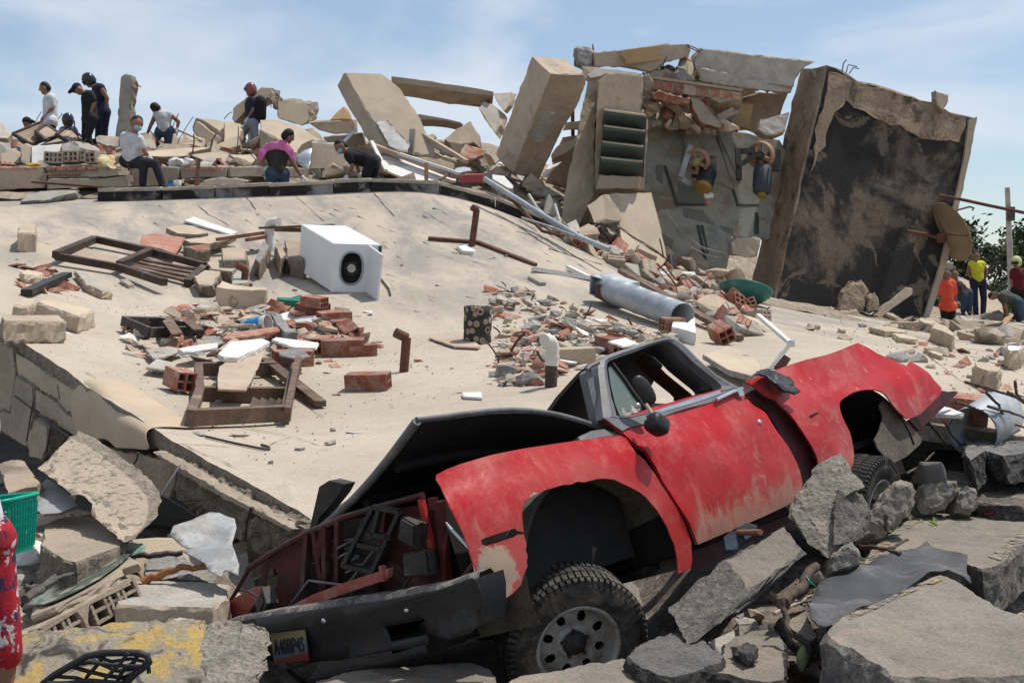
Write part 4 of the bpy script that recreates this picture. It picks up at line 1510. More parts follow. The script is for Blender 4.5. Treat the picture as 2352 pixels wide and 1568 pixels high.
# reinforcement bars
def rod(name, pts, r, m, parent=None, label=None, cat=None, group=None, n=6):
    mb = MB()
    mb.tube(pts, r, n)
    o = mb.build(name, m, parent)
    if label:
        tag(o, label, cat, group)
    return o
rod('reinforcement_bar', [ep(p, .14) for p in zl('C1', 110,400,230,490,360,598,560,735,720,850,900,952,1100,1070,1300,1185,1450,1290)], .010, m_steel_d, ROOF)
for pl_ in (zl('C1', 232,340,240,420,215,560,190,720), zl('C1', 365,600,350,690,330,800), zl('C1', 575,700,540,790,440,905), zl('C1', 635,740,625,830,590,950), zl('C1', 985,800,975,850,905,950,850,1040,815,1140), zl('C1', 410,320,425,420), zl('C1', 1790,1190,1760,1290,1745,1430)):
    rod('reinforcement_bar', [ep(p, .16) for p in pl_], .007, m_steel_d, ROOF)
rod('reinforcement_bar', [ep(p, .2 + .3 * k / 2) for k, p in enumerate(zl('C1', 1285,888,1130,1130,945,1395))], .007, m_galv, ROOF)

# ---------------------------------------------------------------- things at the foot of the roof edge
def pxy(k, x, y, d):
    return (zp(k, x, y), d)
chunk('hanging_slab', 'slanting tan slab with a rounded end hanging below the roof edge on bent bars', 'slab',
      tr(zl('C1', 330,862,420,760,500,692,600,735,740,830,900,950,1010,1042,1055,1120,1070,1190,1050,1290,990,1370,930,1425,880,1440,770,1350,650,1250,655,1172,600,1120,560,1098,500,1112,380,1000,262,912), pxy('C1', 500,690,9.6), pxy('C1', 1010,1042,8.75), pxy('C1', 880,1440,7.95)),
      (V(.35,1,.25)).normalized() * .12, [m_conc, m_conc_in], step=.05, jit=.012, chip=.02, mi_side=1)
chunk('concrete_plate', 'cracked tan plate lying flat below the hanging slab', 'slab', trz(zl('C2', 330,322,400,290,480,266,600,262,700,272,800,360,920,455,880,490,700,550,555,604,462,582,380,530,298,482), .62), V(0,0,-.16), [m_conc, m_conc_in], step=.05, jit=.012, mi_side=1)
chunk('concrete_plate', 'brownish block tipped in the shade behind the teal basket', 'slab', tr(zl('C1', -20,880,80,850,160,852,275,1008,250,1030,60,1092,20,1000), pxy('C1', 160,852,9.6), pxy('C1', 275,1008,8.9), pxy('C1', 60,1092,8.6)), V(0,.3,-.2), m_shade, step=.06)  # its shade is painted in with the browner plaster
chunk('grey_panel', 'blue-grey metal panel wedged under the slanting slab', 'panel', tr(zl('C1', 180,1150,255,1060,335,985,420,1040,500,1112,545,1180,420,1230,300,1240), pxy('C1', 335,985,9.2), pxy('C1', 545,1180,8.7), pxy('C1', 180,1150,8.8)), V(0,.05,-.02), m_foil, step=.08, jit=.002, chip=.004)
# long concrete block and its neighbours
chunk('concrete_block', 'long pale concrete block lying beside the hollow brick slab', 'block', trz(zl('C2', 880,772,920,748,965,738,1120,738,1250,733,1400,742,1560,745,1690,762,1672,860,1600,905,1560,940,1350,930,1100,930,960,918,845,915), .46), V(.02,-.02,-.26), [m_conc_light, m_conc], step=.05, jit=.010, mi_side=1)
chunk('concrete_block', 'flat pale stub in front of the long concrete block', 'block', trz(zl('C2', 870,1090,1020,1068,1200,1062,1320,1120,1350,1152,1240,1190,1000,1200,860,1200), .34), V(0,0,-.2), m_conc_light, step=.05, jit=.012)
chunk('concrete_block', 'rounded whitish stub touching the bumper end', 'block', trz(zl('C2', 1210,1010,1320,998,1440,1006,1540,1045,1552,1105,1420,1130,1280,1150,1225,1080), .43), V(0,0,-.14), m_conc_light, step=.04, jit=.016, chip=.04)
chunk('concrete_block', 'blunt speckled stone behind the long concrete block', 'block', tr(zl('C2', 1045,700,1060,600,1130,540,1260,525,1360,560,1410,640,1400,690,1200,735), pxy('C2', 1045,700,8.1), pxy('C2', 1260,525,8.5), pxy('C2', 1400,690,8.1)), V(0,.25,-.12), m_conc_grey, step=.05, jit=.015)
chunk('concrete_block', 'small grey lump resting on the back of the long concrete block', 'block', tr(zl('C2', 1290,730,1340,700,1400,688,1460,710,1470,738), pxy('C2', 1290,732,7.9), pxy('C2', 1400,688,7.95), pxy('C2', 1470,738,7.9)), V(0,.12,-.05), m_conc_grey, step=.03, jit=.012)
# slab of hollow bricks under a sheet of dusty glass
HB = thing('hollow_brick_slab', 'tilted slab of hollow bricks carrying a sheet of dusty glass', 'brick slab', at(zp('C2', 560,1000), 7.3) - V(0,0,.1))
anch = (pxy('C2', 240,1010,7.0), pxy('C2', 900,650,7.5), pxy('C2', 700,590,8.4))
topl = tr(zl('C2', 225,1000,240,940,360,780,520,650,640,592,800,570,960,560,1020,610,900,650,760,740,560,850,400,930), *anch)
mb = MB()
rough_prism(mb, topl, V(.02,.0,-.035), step=.05, jit=.008, chip=.008)
mb.build('plaster_layer', m_conc, HB, fixn=True)
fa, fb = tr(zl('C2', 250,1035,925,668), *anch)
bdir = (fb - fa)
nrm = (topl[4] - topl[0]).cross(topl[8] - topl[0]).normalized()
if nrm.z < 0:
    nrm = -nrm
rot = frame_from(nrm, bdir)
me_hb = hollow_mesh('hollow_brick', .24,.19,.13,2,2, m_mortar, .016)
me_hb.materials.clear(); me_hb.materials.append(m_mortar)
nb = 5
dl = bdir.normalized()
inw = rot @ V(0,1,0)
if inw.y < 0:
    inw = -inw
for i in range(nb):
    if i == 2:
        continue
    o = bpy.data.objects.new('brick', me_hb)
    C.objects.link(o)
    o.parent = HB
    dl2 = dl if inw.cross(dl).dot(nrm) > 0 else -dl
    R3 = Matrix((inw, dl2, inw.cross(dl2))).transposed()
    M = Matrix.Translation(fa + dl * (bdir.length * (i + .5) / nb) - nrm * .175 + inw * .125) @ R3.to_4x4()
    o.matrix_parent_inverse = HB.matrix_basis.inverted()
    o.matrix_basis = M
chunk('mortar_lump', None, None, [fa + dl * (bdir.length * t_) - nrm * h_ for t_, h_ in ((.0,.04), (1.0,.04), (1.0,.075), (.55,.06), (.42,.17), (.38,.06), (.02,.07))], inw * .1, m_conc, parent=HB, step=.05)
gl = tr(zl('C2', 215,930,300,850,400,760,480,690,600,620,760,572,880,565,965,562,890,632,740,740,560,840,420,905,330,935), (anch[0][0], anch[0][1]), anch[1], anch[2])
mb = MB()
mb.prism([q + nrm * .014 for q in gl], nrm * .006)
tag(mb.build('glass_sheet', m_glass), 'dusty dark glass sheet lying on the hollow brick slab', 'glass')
# sticks
def stick(label, pts, r, m=None, d=None, group=None):
    ps = [at(p, dd) for p, dd in pts]
    out = []
    for i in range(len(ps) - 1):
        for k in range(4):
            q = ps[i].lerp(ps[i + 1], k / 4)
            out.append(q + V(rnd(-1,1), rnd(-1,1), rnd(-1,1)) * r * .35)
    out.append(ps[-1])
    rs = [r * (1 - .35 * i / len(out)) * rnd(.9,1.1) for i in range(len(out))]
    mb = MB()
    mb.tube(out, rs, 7)
    return tag(mb.build('branch', m or m_bark), label, 'branch', group)
def pzd(k, *a):
    return [(zp(k, a[i], a[i + 1]), a[i + 2]) for i in range(0, len(a), 3)]
stick('long grey branch lying across the glass sheet and the tan plate', pzd('C2', 190,860,7.0,380,742,7.5,560,630,7.9,750,552,8.1,880,522,8.2,1000,560,8.2,1180,545,8.2,1340,530,8.2), .024, mat('grey_bark', (.16,.14,.12), (.10,.09,.08), 12,.9,.6,50,.25,.1))
stick('grey twig crossing under the long grey branch by the teal basket', pzd('C2', 185,785,7.2,330,780,7.3,470,700,7.4,585,680,7.5), .014, MATS['grey_bark'])
stick('bare orange branch with bark peeled off beside the crumpled metal sheet', pzd('C2', 1040,742,7.7,1180,690,7.7,1330,645,7.7,1520,635,7.7), .024, mat('peeled_wood', (.42,.17,.06), (.28,.11,.05), 10,.6,.4,40,.2,.05))
# crumpled metal sheet
def sheet(name, label, cat, poly, a, b, c, m, thick=.006, amp=.03, fr=5, step=.05, parent=None, group=None):
    A, B, D_ = at(*a), at(*b), at(*c)
    nz_ = (B - A).cross(D_ - A).normalized()
    if nz_.dot(ORG - A) < 0:
        nz_ = -nz_
    M = frame_from(nz_, (1,0,0))
    Mi = M.transposed()
    pts = [Mi @ (on_plane(p, A, nz_) - A) for p in poly]
    bm = grid_cut([(q.x, q.y) for q in pts], step)
    sd_ = rnd(0,50)
    for v in bm.verts:
        x, y = v.co.x, v.co.z
        h = mnoise.noise(Vector((x * fr, y * fr, sd_))) * amp + mnoise.noise(Vector((x * fr * 2.7, y * fr * 2.7, sd_))) * amp * .4
        v.co = A + M @ V(x, y, h)
    for f in bm.faces:
        f.smooth = True
    bmesh.ops.recalc_face_normals(bm, faces=bm.faces)
    me = bpy.data.meshes.new(name)
    o0 = V(0,0,0)
    if parent is None:
        bb_ = [v.co for v in bm.verts]
        o0 = V(sum(q.x for q in bb_) / len(bb_), sum(q.y for q in bb_) / len(bb_), min(q.z for q in bb_))
        for v in bm.verts:
            v.co -= o0
    bm.to_mesh(me)
    bm.free()
    me.materials.append(m)
    o = bpy.data.objects.new(name, me)
    C.objects.link(o)
    o.location = o0
    if parent:
        o.parent = parent
        if parent.parent is None:
            o.matrix_parent_inverse = parent.matrix_basis.inverted()
    so = o.modifiers.new('t', 'SOLIDIFY')
    so.thickness = thick
    if label:
        tag(o, label, cat, group)
    return o
sheet('metal_sheet', 'crumpled grey metal sheet with torn edges below the roof edge', 'metal sheet', zl('C2', 1280,372,1390,330,1500,292,1550,262,1610,240,1680,262,1725,290,1740,350,1705,440,1710,500,1735,550,1756,600,1750,682,1690,670,1645,642,1632,708,1600,705,1560,680,1530,640,1500,600,1420,560,1335,525,1370,500,1410,490,1330,450,1250,420),
      pxy('C2', 1600,250,8.2), pxy('C2', 1750,680,7.4), pxy('C2', 1250,420,7.9), m_foil, amp=.045, fr=4, step=.04)
sheet('torn_paper', 'pale green torn plastic scrap beside the tan plate', 'scrap', zl('C2', 915,515,960,460,1040,455,1075,500,1050,535,960,545), pxy('C2', 915,515,8.2), pxy('C2', 1040,455,8.3), pxy('C2', 1050,535,8.0), mat('green_plastic_film', (.20,.31,.25), (.25,.33,.28), 4,.5,.1,30,.1,0), amp=.02)
# teal laundry basket, only its side in the picture
BK = thing('laundry_basket', 'teal plastic laundry basket with slotted sides at the rubble foot', 'basket', at(zp('C2', 60,600), 6.9))
bc = at(zp('C2', 60,590), 6.9)
wB, dB, hB = .50,.34,.27
Mb_ = Matrix.Translation(bc + V(-.16,.14,0)) @ Matrix.Rotation(R(-14), 4, 'Z') @ Matrix.Rotation(R(-7), 4, 'Y')
def rrect(w, d, r=.07, n=5):
    o = []
    for cx, cy, a0 in ((w / 2 - r, d / 2 - r, 0), (-w / 2 + r, d / 2 - r, 90), (-w / 2 + r, -d / 2 + r, 180), (w / 2 - r, -d / 2 + r, 270)):
        for i in range(n):
            a = R(a0 + 90 * i / (n - 1))
            o.append((cx + r * math.cos(a), cy + r * math.sin(a)))
    return o
def bring(z):
    s_ = .82 + .18 * z / hB
    return [Mb_ @ V(x * s_, y * s_, z) for x, y in rrect(wB, dB)]
mb = MB()
def band_(z0, z1, t_=.004):
    a, b = bring(z0), bring(z1)
    mb.loft([a, b], caps=False)
band_(hB - .05, hB)
mb.tube(bring(hB) + [bring(hB)[0]], .012,6)
mb.add(bring(0), [tuple(range(20))])
band_(0,.03)
mb.build('rim_and_base', m_teal, BK)
for k in range(1,5):
    z = .03 + (hB - .08) * k / 5
    mb = MB()
    a, b = bring(z - .006), bring(z + .006)
    mb.loft([a, b], caps=False)
    mb.build('slot_ring', m_teal, BK)
for i in range(0,20):
    for t_ in (0,.5) if i % 5 == 4 else (0,):
        for sub_ in ((0,) if i % 5 != 4 else (0,.12,.25,.37,.5,.62,.75,.87)):
            mb = MB()
            a0, a1 = bring(.02), bring(hB - .03)
            j = (i + 1) % 20
            mb.tube([a0[i].lerp(a0[j], sub_), a1[i].lerp(a1[j], sub_)], .006,5)
            mb.build('slot_bar', m_teal, BK)
        break

# ---------------------------------------------------------------- street front: heap of broken kerbs and asphalt
def heap_z(x, y):
    n1 = mnoise.noise(Vector((x * 1.1, y * 1.1,9))) * .10 + mnoise.noise(Vector((x * 3.3, y * 3.3,4))) * .05
    base = .30 * min(1, max(0, (x - .85) / .35)) + .26 * min(1, max(0, (-1.05 - x) / .3))
    base += .25 * min(1, max(0, (y - 8.0) / 1.5)) * min(1, max(0, (x - 1.4) / .6))
    base *= min(1, max(0, (y - 3.0) / 1.2))
    base -= .10 * math.exp(-((x - .3) ** 2 + (y - 6.8) ** 2) / .3)
    return base + n1 * (.4 + base * 2) - .02
mb = MB()
hx = np.linspace(-5.5,6.5,130)
hy = np.linspace(3.2,11.2,90)
mb.add([(x, y, heap_z(x, y)) for x in hx for y in hy], [(i * 90 + j, (i + 1) * 90 + j, (i + 1) * 90 + j + 1, i * 90 + j + 1) for i in range(129) for j in range(89)], 0, True)
m_heap = mat('heap_dirt', (.20,.165,.13), (.12,.10,.085), 3,.95,1.0,14,.35,0, spots=(.32,.265,.205), spot_scale=5, spot_lo=.52, spot_hi=.66, world_co=True, bdist=.05)
tag(mb.build('terrain', m_heap), None, None, kind='structure')

# right front
CB = 'broken kerb slabs'
K1 = chunk('kerb_slab', 'big broken kerb slab with a worn yellow edge, jagged front, leaning on the rubber sheet', 'kerb slab',
           tr(zl('C7', 1160,1025,1210,970,1270,920,1380,872,1500,830,1700,735,1800,690,1860,667,1910,682,2050,760,2200,850,2420,940,2520,1150,2450,1275,2300,1268,2200,1295,2080,1282,1900,1296,1750,1285,1640,1290,1560,1268,1490,1210,1420,1178,1330,1110,1240,1085), pxy('C7', 1860,667,6.7), pxy('C7', 1160,1025,5.8), pxy('C7', 2300,1268,5.3)),
           V(-.05,-.10,-.30), [m_paver, m_paver_d], step=.035, jit=.018, chip=.03, mids=2, mi_side=1)
mb = MB()
mb.prism([q + V(0,0,.004) for q in tr(zl('C7', 1300,922,1390,880,1505,836,1705,744,1850,684,1892,702,1840,722,1700,775,1560,838,1420,905,1330,940), pxy('C7', 1860,667,6.7), pxy('C7', 1160,1025,5.8), pxy('C7', 2300,1268,5.3))], V(0,0,.002))
m_yel2 = mat('worn_yellow_line', (.36,.27,.12), (.30,.26,.19), 5,.92,.5,80,.2,0, spots=(.28,.25,.21), spot_scale=7, spot_lo=.44, spot_hi=.54)
mb.build('yellow_line', m_yel2, K1)
tn = m_yel2.node_tree
na = tn.nodes.new('ShaderNodeTexNoise'); na.inputs['Scale'].default_value = 14; na.inputs['Detail'].default_value = 8; na.inputs['Roughness'].default_value = .7
ra = tn.nodes.new('ShaderNodeMapRange'); ra.inputs['From Min'].default_value = .44; ra.inputs['From Max'].default_value = .58
ta = tn.nodes.new('ShaderNodeTexCoord'); tn.links.new(ta.outputs['Object'], na.inputs['Vector']); tn.links.new(na.outputs['Fac'], ra.inputs['Value']); tn.links.new(ra.outputs[0], tn.nodes['Principled BSDF'].inputs['Alpha'])
K2 = chunk('kerb_slab', 'flat kerb slab edged with yellow paint on two sides, behind the rubber sheet', 'kerb slab',
           trz(zl('C7', 1730,302,1900,312,2100,330,2352,352,2520,375,2352,505,2200,625,2110,640,2000,610,1700,650,1400,610,1440,540,1490,480,1600,395), .65), V(0,0,-.26), [m_paver, m_paver_d], step=.04, jit=.014, chip=.025, mids=2, mi_side=1)
for poly in (zl('C7', 1440,585,1505,488,1612,403,1735,312,1800,316,1700,385,1600,450,1560,500,1500,580), zl('C7', 2140,565,2230,500,2352,395,2480,380,2352,480,2210,590)):
    mb = MB()
    mb.prism([on_z(p, .654) for p in poly], V(0,0,.002))
    mb.build('yellow_line', m_yel2, K2)
kA, kB, kE, kF = at(zp('C7', 590,592), 6.9), at(zp('C7', 945,385), 7.25), at(zp('C7', 722,775), 6.5), at(zp('C7', 245,880), 6.55)
K3 = chunk('fallen_kerb', 'long dirty kerb stone propped against the truck sill beside the front wheel', 'kerb stone', [kA, kB, kB + (kE - kA) * .95, kE], kF - kA, [m_paver, m_paver_d], step=.04, jit=.014, chip=.03, mids=3, mi_side=1)
m_rockg = mat('pebbly_concrete', (.40,.355,.29), (.29,.26,.215), 10,.95,1.0,42,.3,.1, bdist=.03, spots=(.17,.16,.15), spot_scale=26, spot_lo=.56, spot_hi=.66)
chunk('standing_slab', 'broken grey slab standing on end in front of the bed side', 'slab', tr(zl('C7', 958,275,1000,225,1040,172,1075,120,1110,62,1150,22,1200,2,1240,32,1262,92,1320,142,1340,190,1270,220,1225,260,1240,400,1228,560,1190,580,1090,520,1020,420,962,340), pxy('C7', 1200,2,7.5), pxy('C7', 958,275,7.3), pxy('C7', 1190,580,7.0)), V(.10,.13,.02), [m_rockg, m_rockg], step=.03, jit=.014, chip=.03, mids=1)
chunk('standing_slab', 'squat brownish slab propped against the tall standing one', 'slab', tr(zl('C7', 1235,260,1262,165,1330,182,1400,262,1430,312,1415,362,1400,430,1382,482,1300,490,1236,505,1225,400), pxy('C7', 1262,165,7.3), pxy('C7', 1430,312,7.35), pxy('C7', 1236,505,7.0)), V(.06,.16,.0), m_paver_d, step=.03, jit=.012, chip=.02)
def lump(name, label, cat, outline, d, thick, m, group=None, tilt=.35, **kw):
    xs_, ys_ = [p[0] for p in outline], [p[1] for p in outline]
    lo, hi = max(outline, key=lambda p: p[1]), min(outline, key=lambda p: p[1])
    dd = (max(ys_) - min(ys_)) / FPX * d * tilt
    mid = ((min(xs_) + max(xs_)) / 2, hi[1])
    return chunk(name, label, cat, tr(outline, (lo, d), (mid, d + dd), ((lo[0] + 60, lo[1]), d)), V(rnd(-.1,.1), 1,-.35).normalized() * thick, m, group, **kw)
lump('rubble_lump', 'light pebbly lump between the standing slabs and the flat kerb slab', 'rubble', zl('C7', 1398,400,1440,310,1490,250,1540,190,1600,125,1650,110,1690,125,1722,182,1705,270,1640,340,1590,385,1540,430,1480,466,1412,452), 7.9,.22, m_rockg, step=.03, jit=.018, chip=.05, mids=2)
lump('rubble_lump', 'brown earthy lump behind the flat kerb slab', 'rubble', zl('C7', 1735,255,1740,152,1800,112,1850,100,1960,118,1976,172,1930,235,1900,272,1830,302,1742,298), 8.7,.25, m_rockg, step=.03, jit=.02, chip=.06, mids=2)
lump('rubble_lump', 'small pale stone behind the flat kerb slab', 'rubble', zl('C7', 1958,245,1990,190,2030,140,2085,168,2102,252,2045,312,1962,300), 8.7,.2, m_rockg, step=.03, jit=.015, chip=.05)
lump('rubble_lump', 'grey pebbly lump under the foot of the standing slabs', 'rubble', zl('C7', 1198,640,1230,560,1290,490,1350,482,1400,520,1410,600,1300,650,1200,680), 6.9,.2, m_rockg, step=.03, jit=.016, chip=.05)
me = rock_mesh('cobble', mat('dark_pebble', (.10,.095,.09), (.075,.07,.068), 4,.8,.3,40,.1,0), .075,.07,.07,3,3,.08,.8)
o = bpy.data.objects.new('cobble', me); C.objects.link(o); o.location = at(zp('C7', 1780,90), 8.85); o.scale = (1.5,1.2,1.3)
tag(o, 'smooth dark round stone behind the pebbly lump', 'stone')
for p in me.polygons:
    p.use_smooth = True
# asphalt
chunk('asphalt_slab', 'thick grey asphalt slab with a dark broken edge by the galvanised duct', 'asphalt', trz(zl('C6', 1918,830,1950,800,2010,782,2150,778,2352,770,2600,780,2600,890,2352,905,2200,930,2060,890,1960,960,1910,900), 1.0), V(.02,-.06,-.18), [m_asph, m_asph_dark], step=.04, jit=.02, chip=.03, mids=2, mi_side=1)
chunk('asphalt_slab', 'lower asphalt slab in shade under the thick one', 'asphalt', trz(zl('C6', 1640,900,1760,880,1900,880,2060,1010,2352,1080,2600,1100,2600,1300,2200,1290,2000,1260,1800,1180,1700,1000), .74), V(0,0,-.16), [m_heap, m_asph_dark], step=.06, jit=.02, mi_side=1)
AS = [('flat asphalt piece with a ragged black rim beside the front tyre', zl('C7', 10,1152,35,1120,70,1086,120,1062,200,1032,280,1010,350,1005,382,1032,430,1048,480,1062,540,1105,600,1152,585,1190,520,1210,450,1232,380,1255,300,1276,200,1266,130,1235,60,1202), .50,.085, m_asph, m_asph_dark),
      ('tan-faced asphalt piece with a small black crumb on top', zl('C7', 520,1252,560,1150,582,1082,660,1030,740,997,830,990,905,1002,955,1090,952,1180,950,1290,850,1306,700,1290,610,1262), .47,.09, m_paver, m_asph_dark),
      ('narrow tan-faced asphalt piece below the bent root', zl('C7', 890,925,960,900,1062,872,1100,950,1142,1042,1090,1060,1010,1010,930,960), .52,.10, m_paver, m_asph_dark)]
for lb, poly, z_, th, mt, ms in AS:
    chunk('asphalt_piece', lb, 'asphalt', trz(poly, z_), V(.0,-.01,-th), [mt, ms], step=.028, jit=.014, chip=.018, mids=1, mi_side=1)
chunk('asphalt_crumb', 'small black asphalt crumb lying on the tan-faced piece', 'asphalt', trz(zl('C7', 642,1090,680,1075,722,1068,788,1088,772,1130,722,1150,662,1118), .525), V(0,0,-.05), m_asph_dark, step=.02, jit=.012, chip=.012)
chunk('paving_slab', 'beige paving slab below the front tyre', 'slab', trz(zl('C4', 560,1600,600,1545,700,1520,850,1500,1000,1462,1120,1450,1230,1428,1290,1440,1330,1520,1500,1545,1700,1550,1900,1600,1500,1700,800,1700), .44), V(0,0,-.08), [m_paver, m_conc_in], step=.04, jit=.012, mi_side=1)
chunk('paving_slab', 'pale paving slab lying under the bumper', 'slab', trz(zl('C3', 540,1600,640,1555,800,1502,1000,1480,1200,1470,1350,1455,1500,1450,1600,1480,1650,1530,1660,1600,1200,1700,700,1700), .32), V(0,0,-.08), [m_paver, m_conc_in], step=.04, jit=.012, mi_side=1)
# black rubber sheet
sheet('rubber_sheet', 'crumpled black rubber sheet draped between the two yellow-edged kerb slabs', 'rubber sheet', zl('C7', 1078,850,1110,790,1140,742,1210,682,1310,642,1400,612,1500,590,1640,546,1700,540,1745,520,1780,505,1850,535,1930,560,2020,585,2015,630,2040,722,1980,700,1900,668,1800,690,1700,730,1600,780,1500,835,1400,880,1290,925,1220,990,1170,1005,1130,1000,1090,922),
      pxy('C7', 1078,850,6.35), pxy('C7', 1780,505,7.55), pxy('C7', 2020,660,6.95), mat('black_rubber', (.045,.047,.05), (.06,.062,.065), 3,.7,.3,40,.15,0, dust=(.17,.165,.16), dust_lo=.45, dust_hi=.75, dust_scale=3), amp=.05, fr=3.5, step=.04, thick=.008)
# branches, roots, leaves
stick('stout broken branch lying under the kerb stone by the rubber sheet', pzd('C7', 930,850,6.5,1010,770,6.7,1130,625,6.95), .034)
stick('crooked brown root hanging down beside the seed pod', pzd('C7', 915,800,6.3,930,860,6.3,958,930,6.25,965,1000,6.2,985,1060,6.2,1045,1092,6.15), .014)
stick('dead twig lying on the flat kerb slab', pzd('C7', 1395,505,7.5,1500,515,7.4,1560,528,7.3,1625,548,7.2), .013)
stick('short forked twig on the flat kerb slab', pzd('C7', 1560,525,7.3,1610,495,7.4,1668,466,7.5), .010)
stick('splintered stake standing behind the flat kerb slab', pzd('C7', 1542,412,7.9,1540,360,7.9,1544,318,7.9), .014)
stick('thin pale stick lying under the stout branch', pzd('C7', 880,900,6.4,1000,850,6.6,1100,795,6.8), .010, m_woodpale)
rod('green_wire', [at(p, d_) for p, d_ in pzd('C7', 1065,665,6.85,1075,690,6.8,1105,725,6.75,1128,742,6.8)], .004, m_teal, label='short green wire looped round the stout branch', cat='wire')
mb = MB()
rings = []
pa_, pb2 = at(zp('C7', 1052,1090), 6.1), at(zp('C7', 1045,1240), 6.05)
for i in range(11):
    t_ = i / 10
    r_ = .026 * (math.sin(math.pi * min(.97, max(.03, t_))) ** .55)
    c_ = pa_.lerp(pb2, t_)
    rings.append([c_ + V(math.cos(a) * r_, math.sin(a) * r_, 0) for a in [2 * math.pi * k / 10 for k in range(10)]])
mb.loft(rings)
tag(mb.build('seed_pod', mat('pod_green', (.17,.19,.075), (.13,.14,.06), 12,.7,.3,40,.2,0)), 'green seed pod hanging below the crooked root', 'seed pod')
rod('copper_tube', [at(zp('C7', 620,428), 7.5), at(zp('C7', 802,422), 7.15)], .016, mat('copper_tube', (.30,.17,.10), (.25,.14,.09), 6,.5,.1,40,.1,0), label='brown metal tube sticking out from under the door', cat='tube', n=10)
sheet('dark_rag', 'dark blue rag caught between the door sill and the kerb stone', 'rag', zl('C7', 585,450,640,400,720,365,785,385,770,440,700,480,640,540,600,520), pxy('C7', 640,400,7.4), pxy('C7', 785,385,7.4), pxy('C7', 640,540,7.25), mat('dark_blue_cloth', (.03,.035,.055), (.03,.06,.07), 6,.9,.3,30,.2,0), amp=.03, fr=9)
sheet('red_cloth', 'crumpled red cloth lying behind the flat kerb slab', 'cloth', zl('C7', 2115,320,2160,290,2240,282,2285,310,2280,345,2200,335), pxy('C7', 2115,320,8.8), pxy('C7', 2240,282,9.0), pxy('C7', 2280,345,8.7), mat('red_cloth', (.42,.05,.035), (.30,.03,.03), 9,.9,.3,30,.2,0), amp=.05, fr=12, step=.03)
# leaves lying about: too many to count
def leaf_stuff(name, regions, n, m, size, lift=.02):
    mb = MB()
    for i in range(n):
        x0, x1, y0, y1 = random.choice(regions)
        x, y = rnd(x0, x1), rnd(y0, y1)
        z = heap_z(x, y) + rnd(0, lift)
        rot = Euler((rnd(-.8,.8), rnd(-.8,.8), rnd(0,6.28))).to_matrix()
        s_ = size * rnd(.6,1.3)
        pts = [(-1,0,0), (-.3,.38,.08), (.5,.3,.1), (1,0,-.05), (.5,-.3,.1), (-.3,-.38,.08)]
        mb.add([V(x, y, z) + rot @ (V(*q) * s_) for q in pts], [(0,1,2,3), (0,3,4,5)])
    return tag(mb.build(name, m), {'dry_leaves': 'dry brown leaves littered between the kerb stones', 'green_leaves': 'fresh green leaves torn from a bush behind the rear wheel', 'mulch': 'dark splinters and dead stalks among the kerb stones'}[name], 'leaves', kind='stuff')
leaf_stuff('dry_leaves', [(.95,1.7,5.6,7.2), (1.1,1.6,5.9,6.7), (1.0,2.6,5.6,6.3)], 420, m_leaf_dry, .032)
leaf_stuff('mulch', [(.9,1.8,5.6,7.4), (1.6,3.2,7.4,8.6)], 380, mat('mulch', (.10,.075,.05), (.06,.05,.04), 8,.9,.3,30,.2,.2), .026)
leaf_stuff('green_leaves', [(2.05,2.75,8.3,9.2), (2.3,2.6,8.4,8.9)], 260, m_leaf, .05,.22)

# left front: yellow kerb, tangled black wire basket
KY = thing('yellow_kerb', 'stained yellow kerb length with a crumbled grey end in front of the bumper', 'kerb stone', at(zp('C2', 900,1560), 6.2))
kp = zl('C2', 60,1330,90,1282,260,1250,450,1226,700,1195,1000,1166,1250,1155,1500,1152,1500,1330,1490,1560,1480,1700,60,1700)
ka = (pxy('C2', 90,1282,6.15), pxy('C2', 1500,1152,6.45), pxy('C2', 90,1500,5.98))
mb = MB()
rough_prism(mb, tr(kp, *ka), V(-.05,.26,.03), step=.035, jit=.012, chip=.03, mids=3)
mb.build('painted_length', m_yellow, KY, fixn=True)
mb = MB()
rough_prism(mb, tr(zl('C2', 1470,1156,1650,1146,1800,1150,1900,1170,1945,1205,1968,1250,1978,1290,1950,1340,1962,1400,1915,1460,1890,1560,1850,1700,1465,1700), *ka), V(-.05,.25,.02), step=.028, jit=.018, chip=.04, mids=3)
o = mb.build('crumbled_end', m_rockg, KY, fixn=True)
WB = thing('wire_basket', 'tangled black metal basket frame lying on the yellow kerb', 'wire frame', at(zp('C2', 700,1520), 5.75))
wires = [(.016, (310,1500,400,1430,520,1360,640,1290,760,1268,900,1266,1020,1268,1080,1290,1095,1335,1060,1370,990,1420,930,1480,880,1530)), (.010, (520,1365,640,1400,760,1430,900,1450,990,1420)), (.009, (640,1330,760,1350,900,1362,1040,1365)), (.009, (400,1440,560,1450,720,1500,800,1560)),
         (.009, (780,1270,720,1350,640,1440,600,1520)), (.009, (940,1268,880,1350,780,1450,740,1540)), (.010, (1020,1270,980,1340,900,1400,850,1500)), (.009, (560,1350,700,1330,860,1400,1000,1380)), (.011, (350,1490,500,1490,650,1470,900,1490)), (.008, (700,1290,820,1330,960,1310,1060,1330)), (.010, (1085,1340,1092,1380,1095,1415))]
for i, (r_, w_) in enumerate(wires):
    ps = zl('C2', *w_)
    rod('frame_wire', [at(p, 5.72 + .03 * math.sin(i * 2.1)) for p in ps], r_, mat('black_coated_wire', (.018,.02,.024), (.03,.03,.032), 5,.6,.1,40,.1,0), WB)
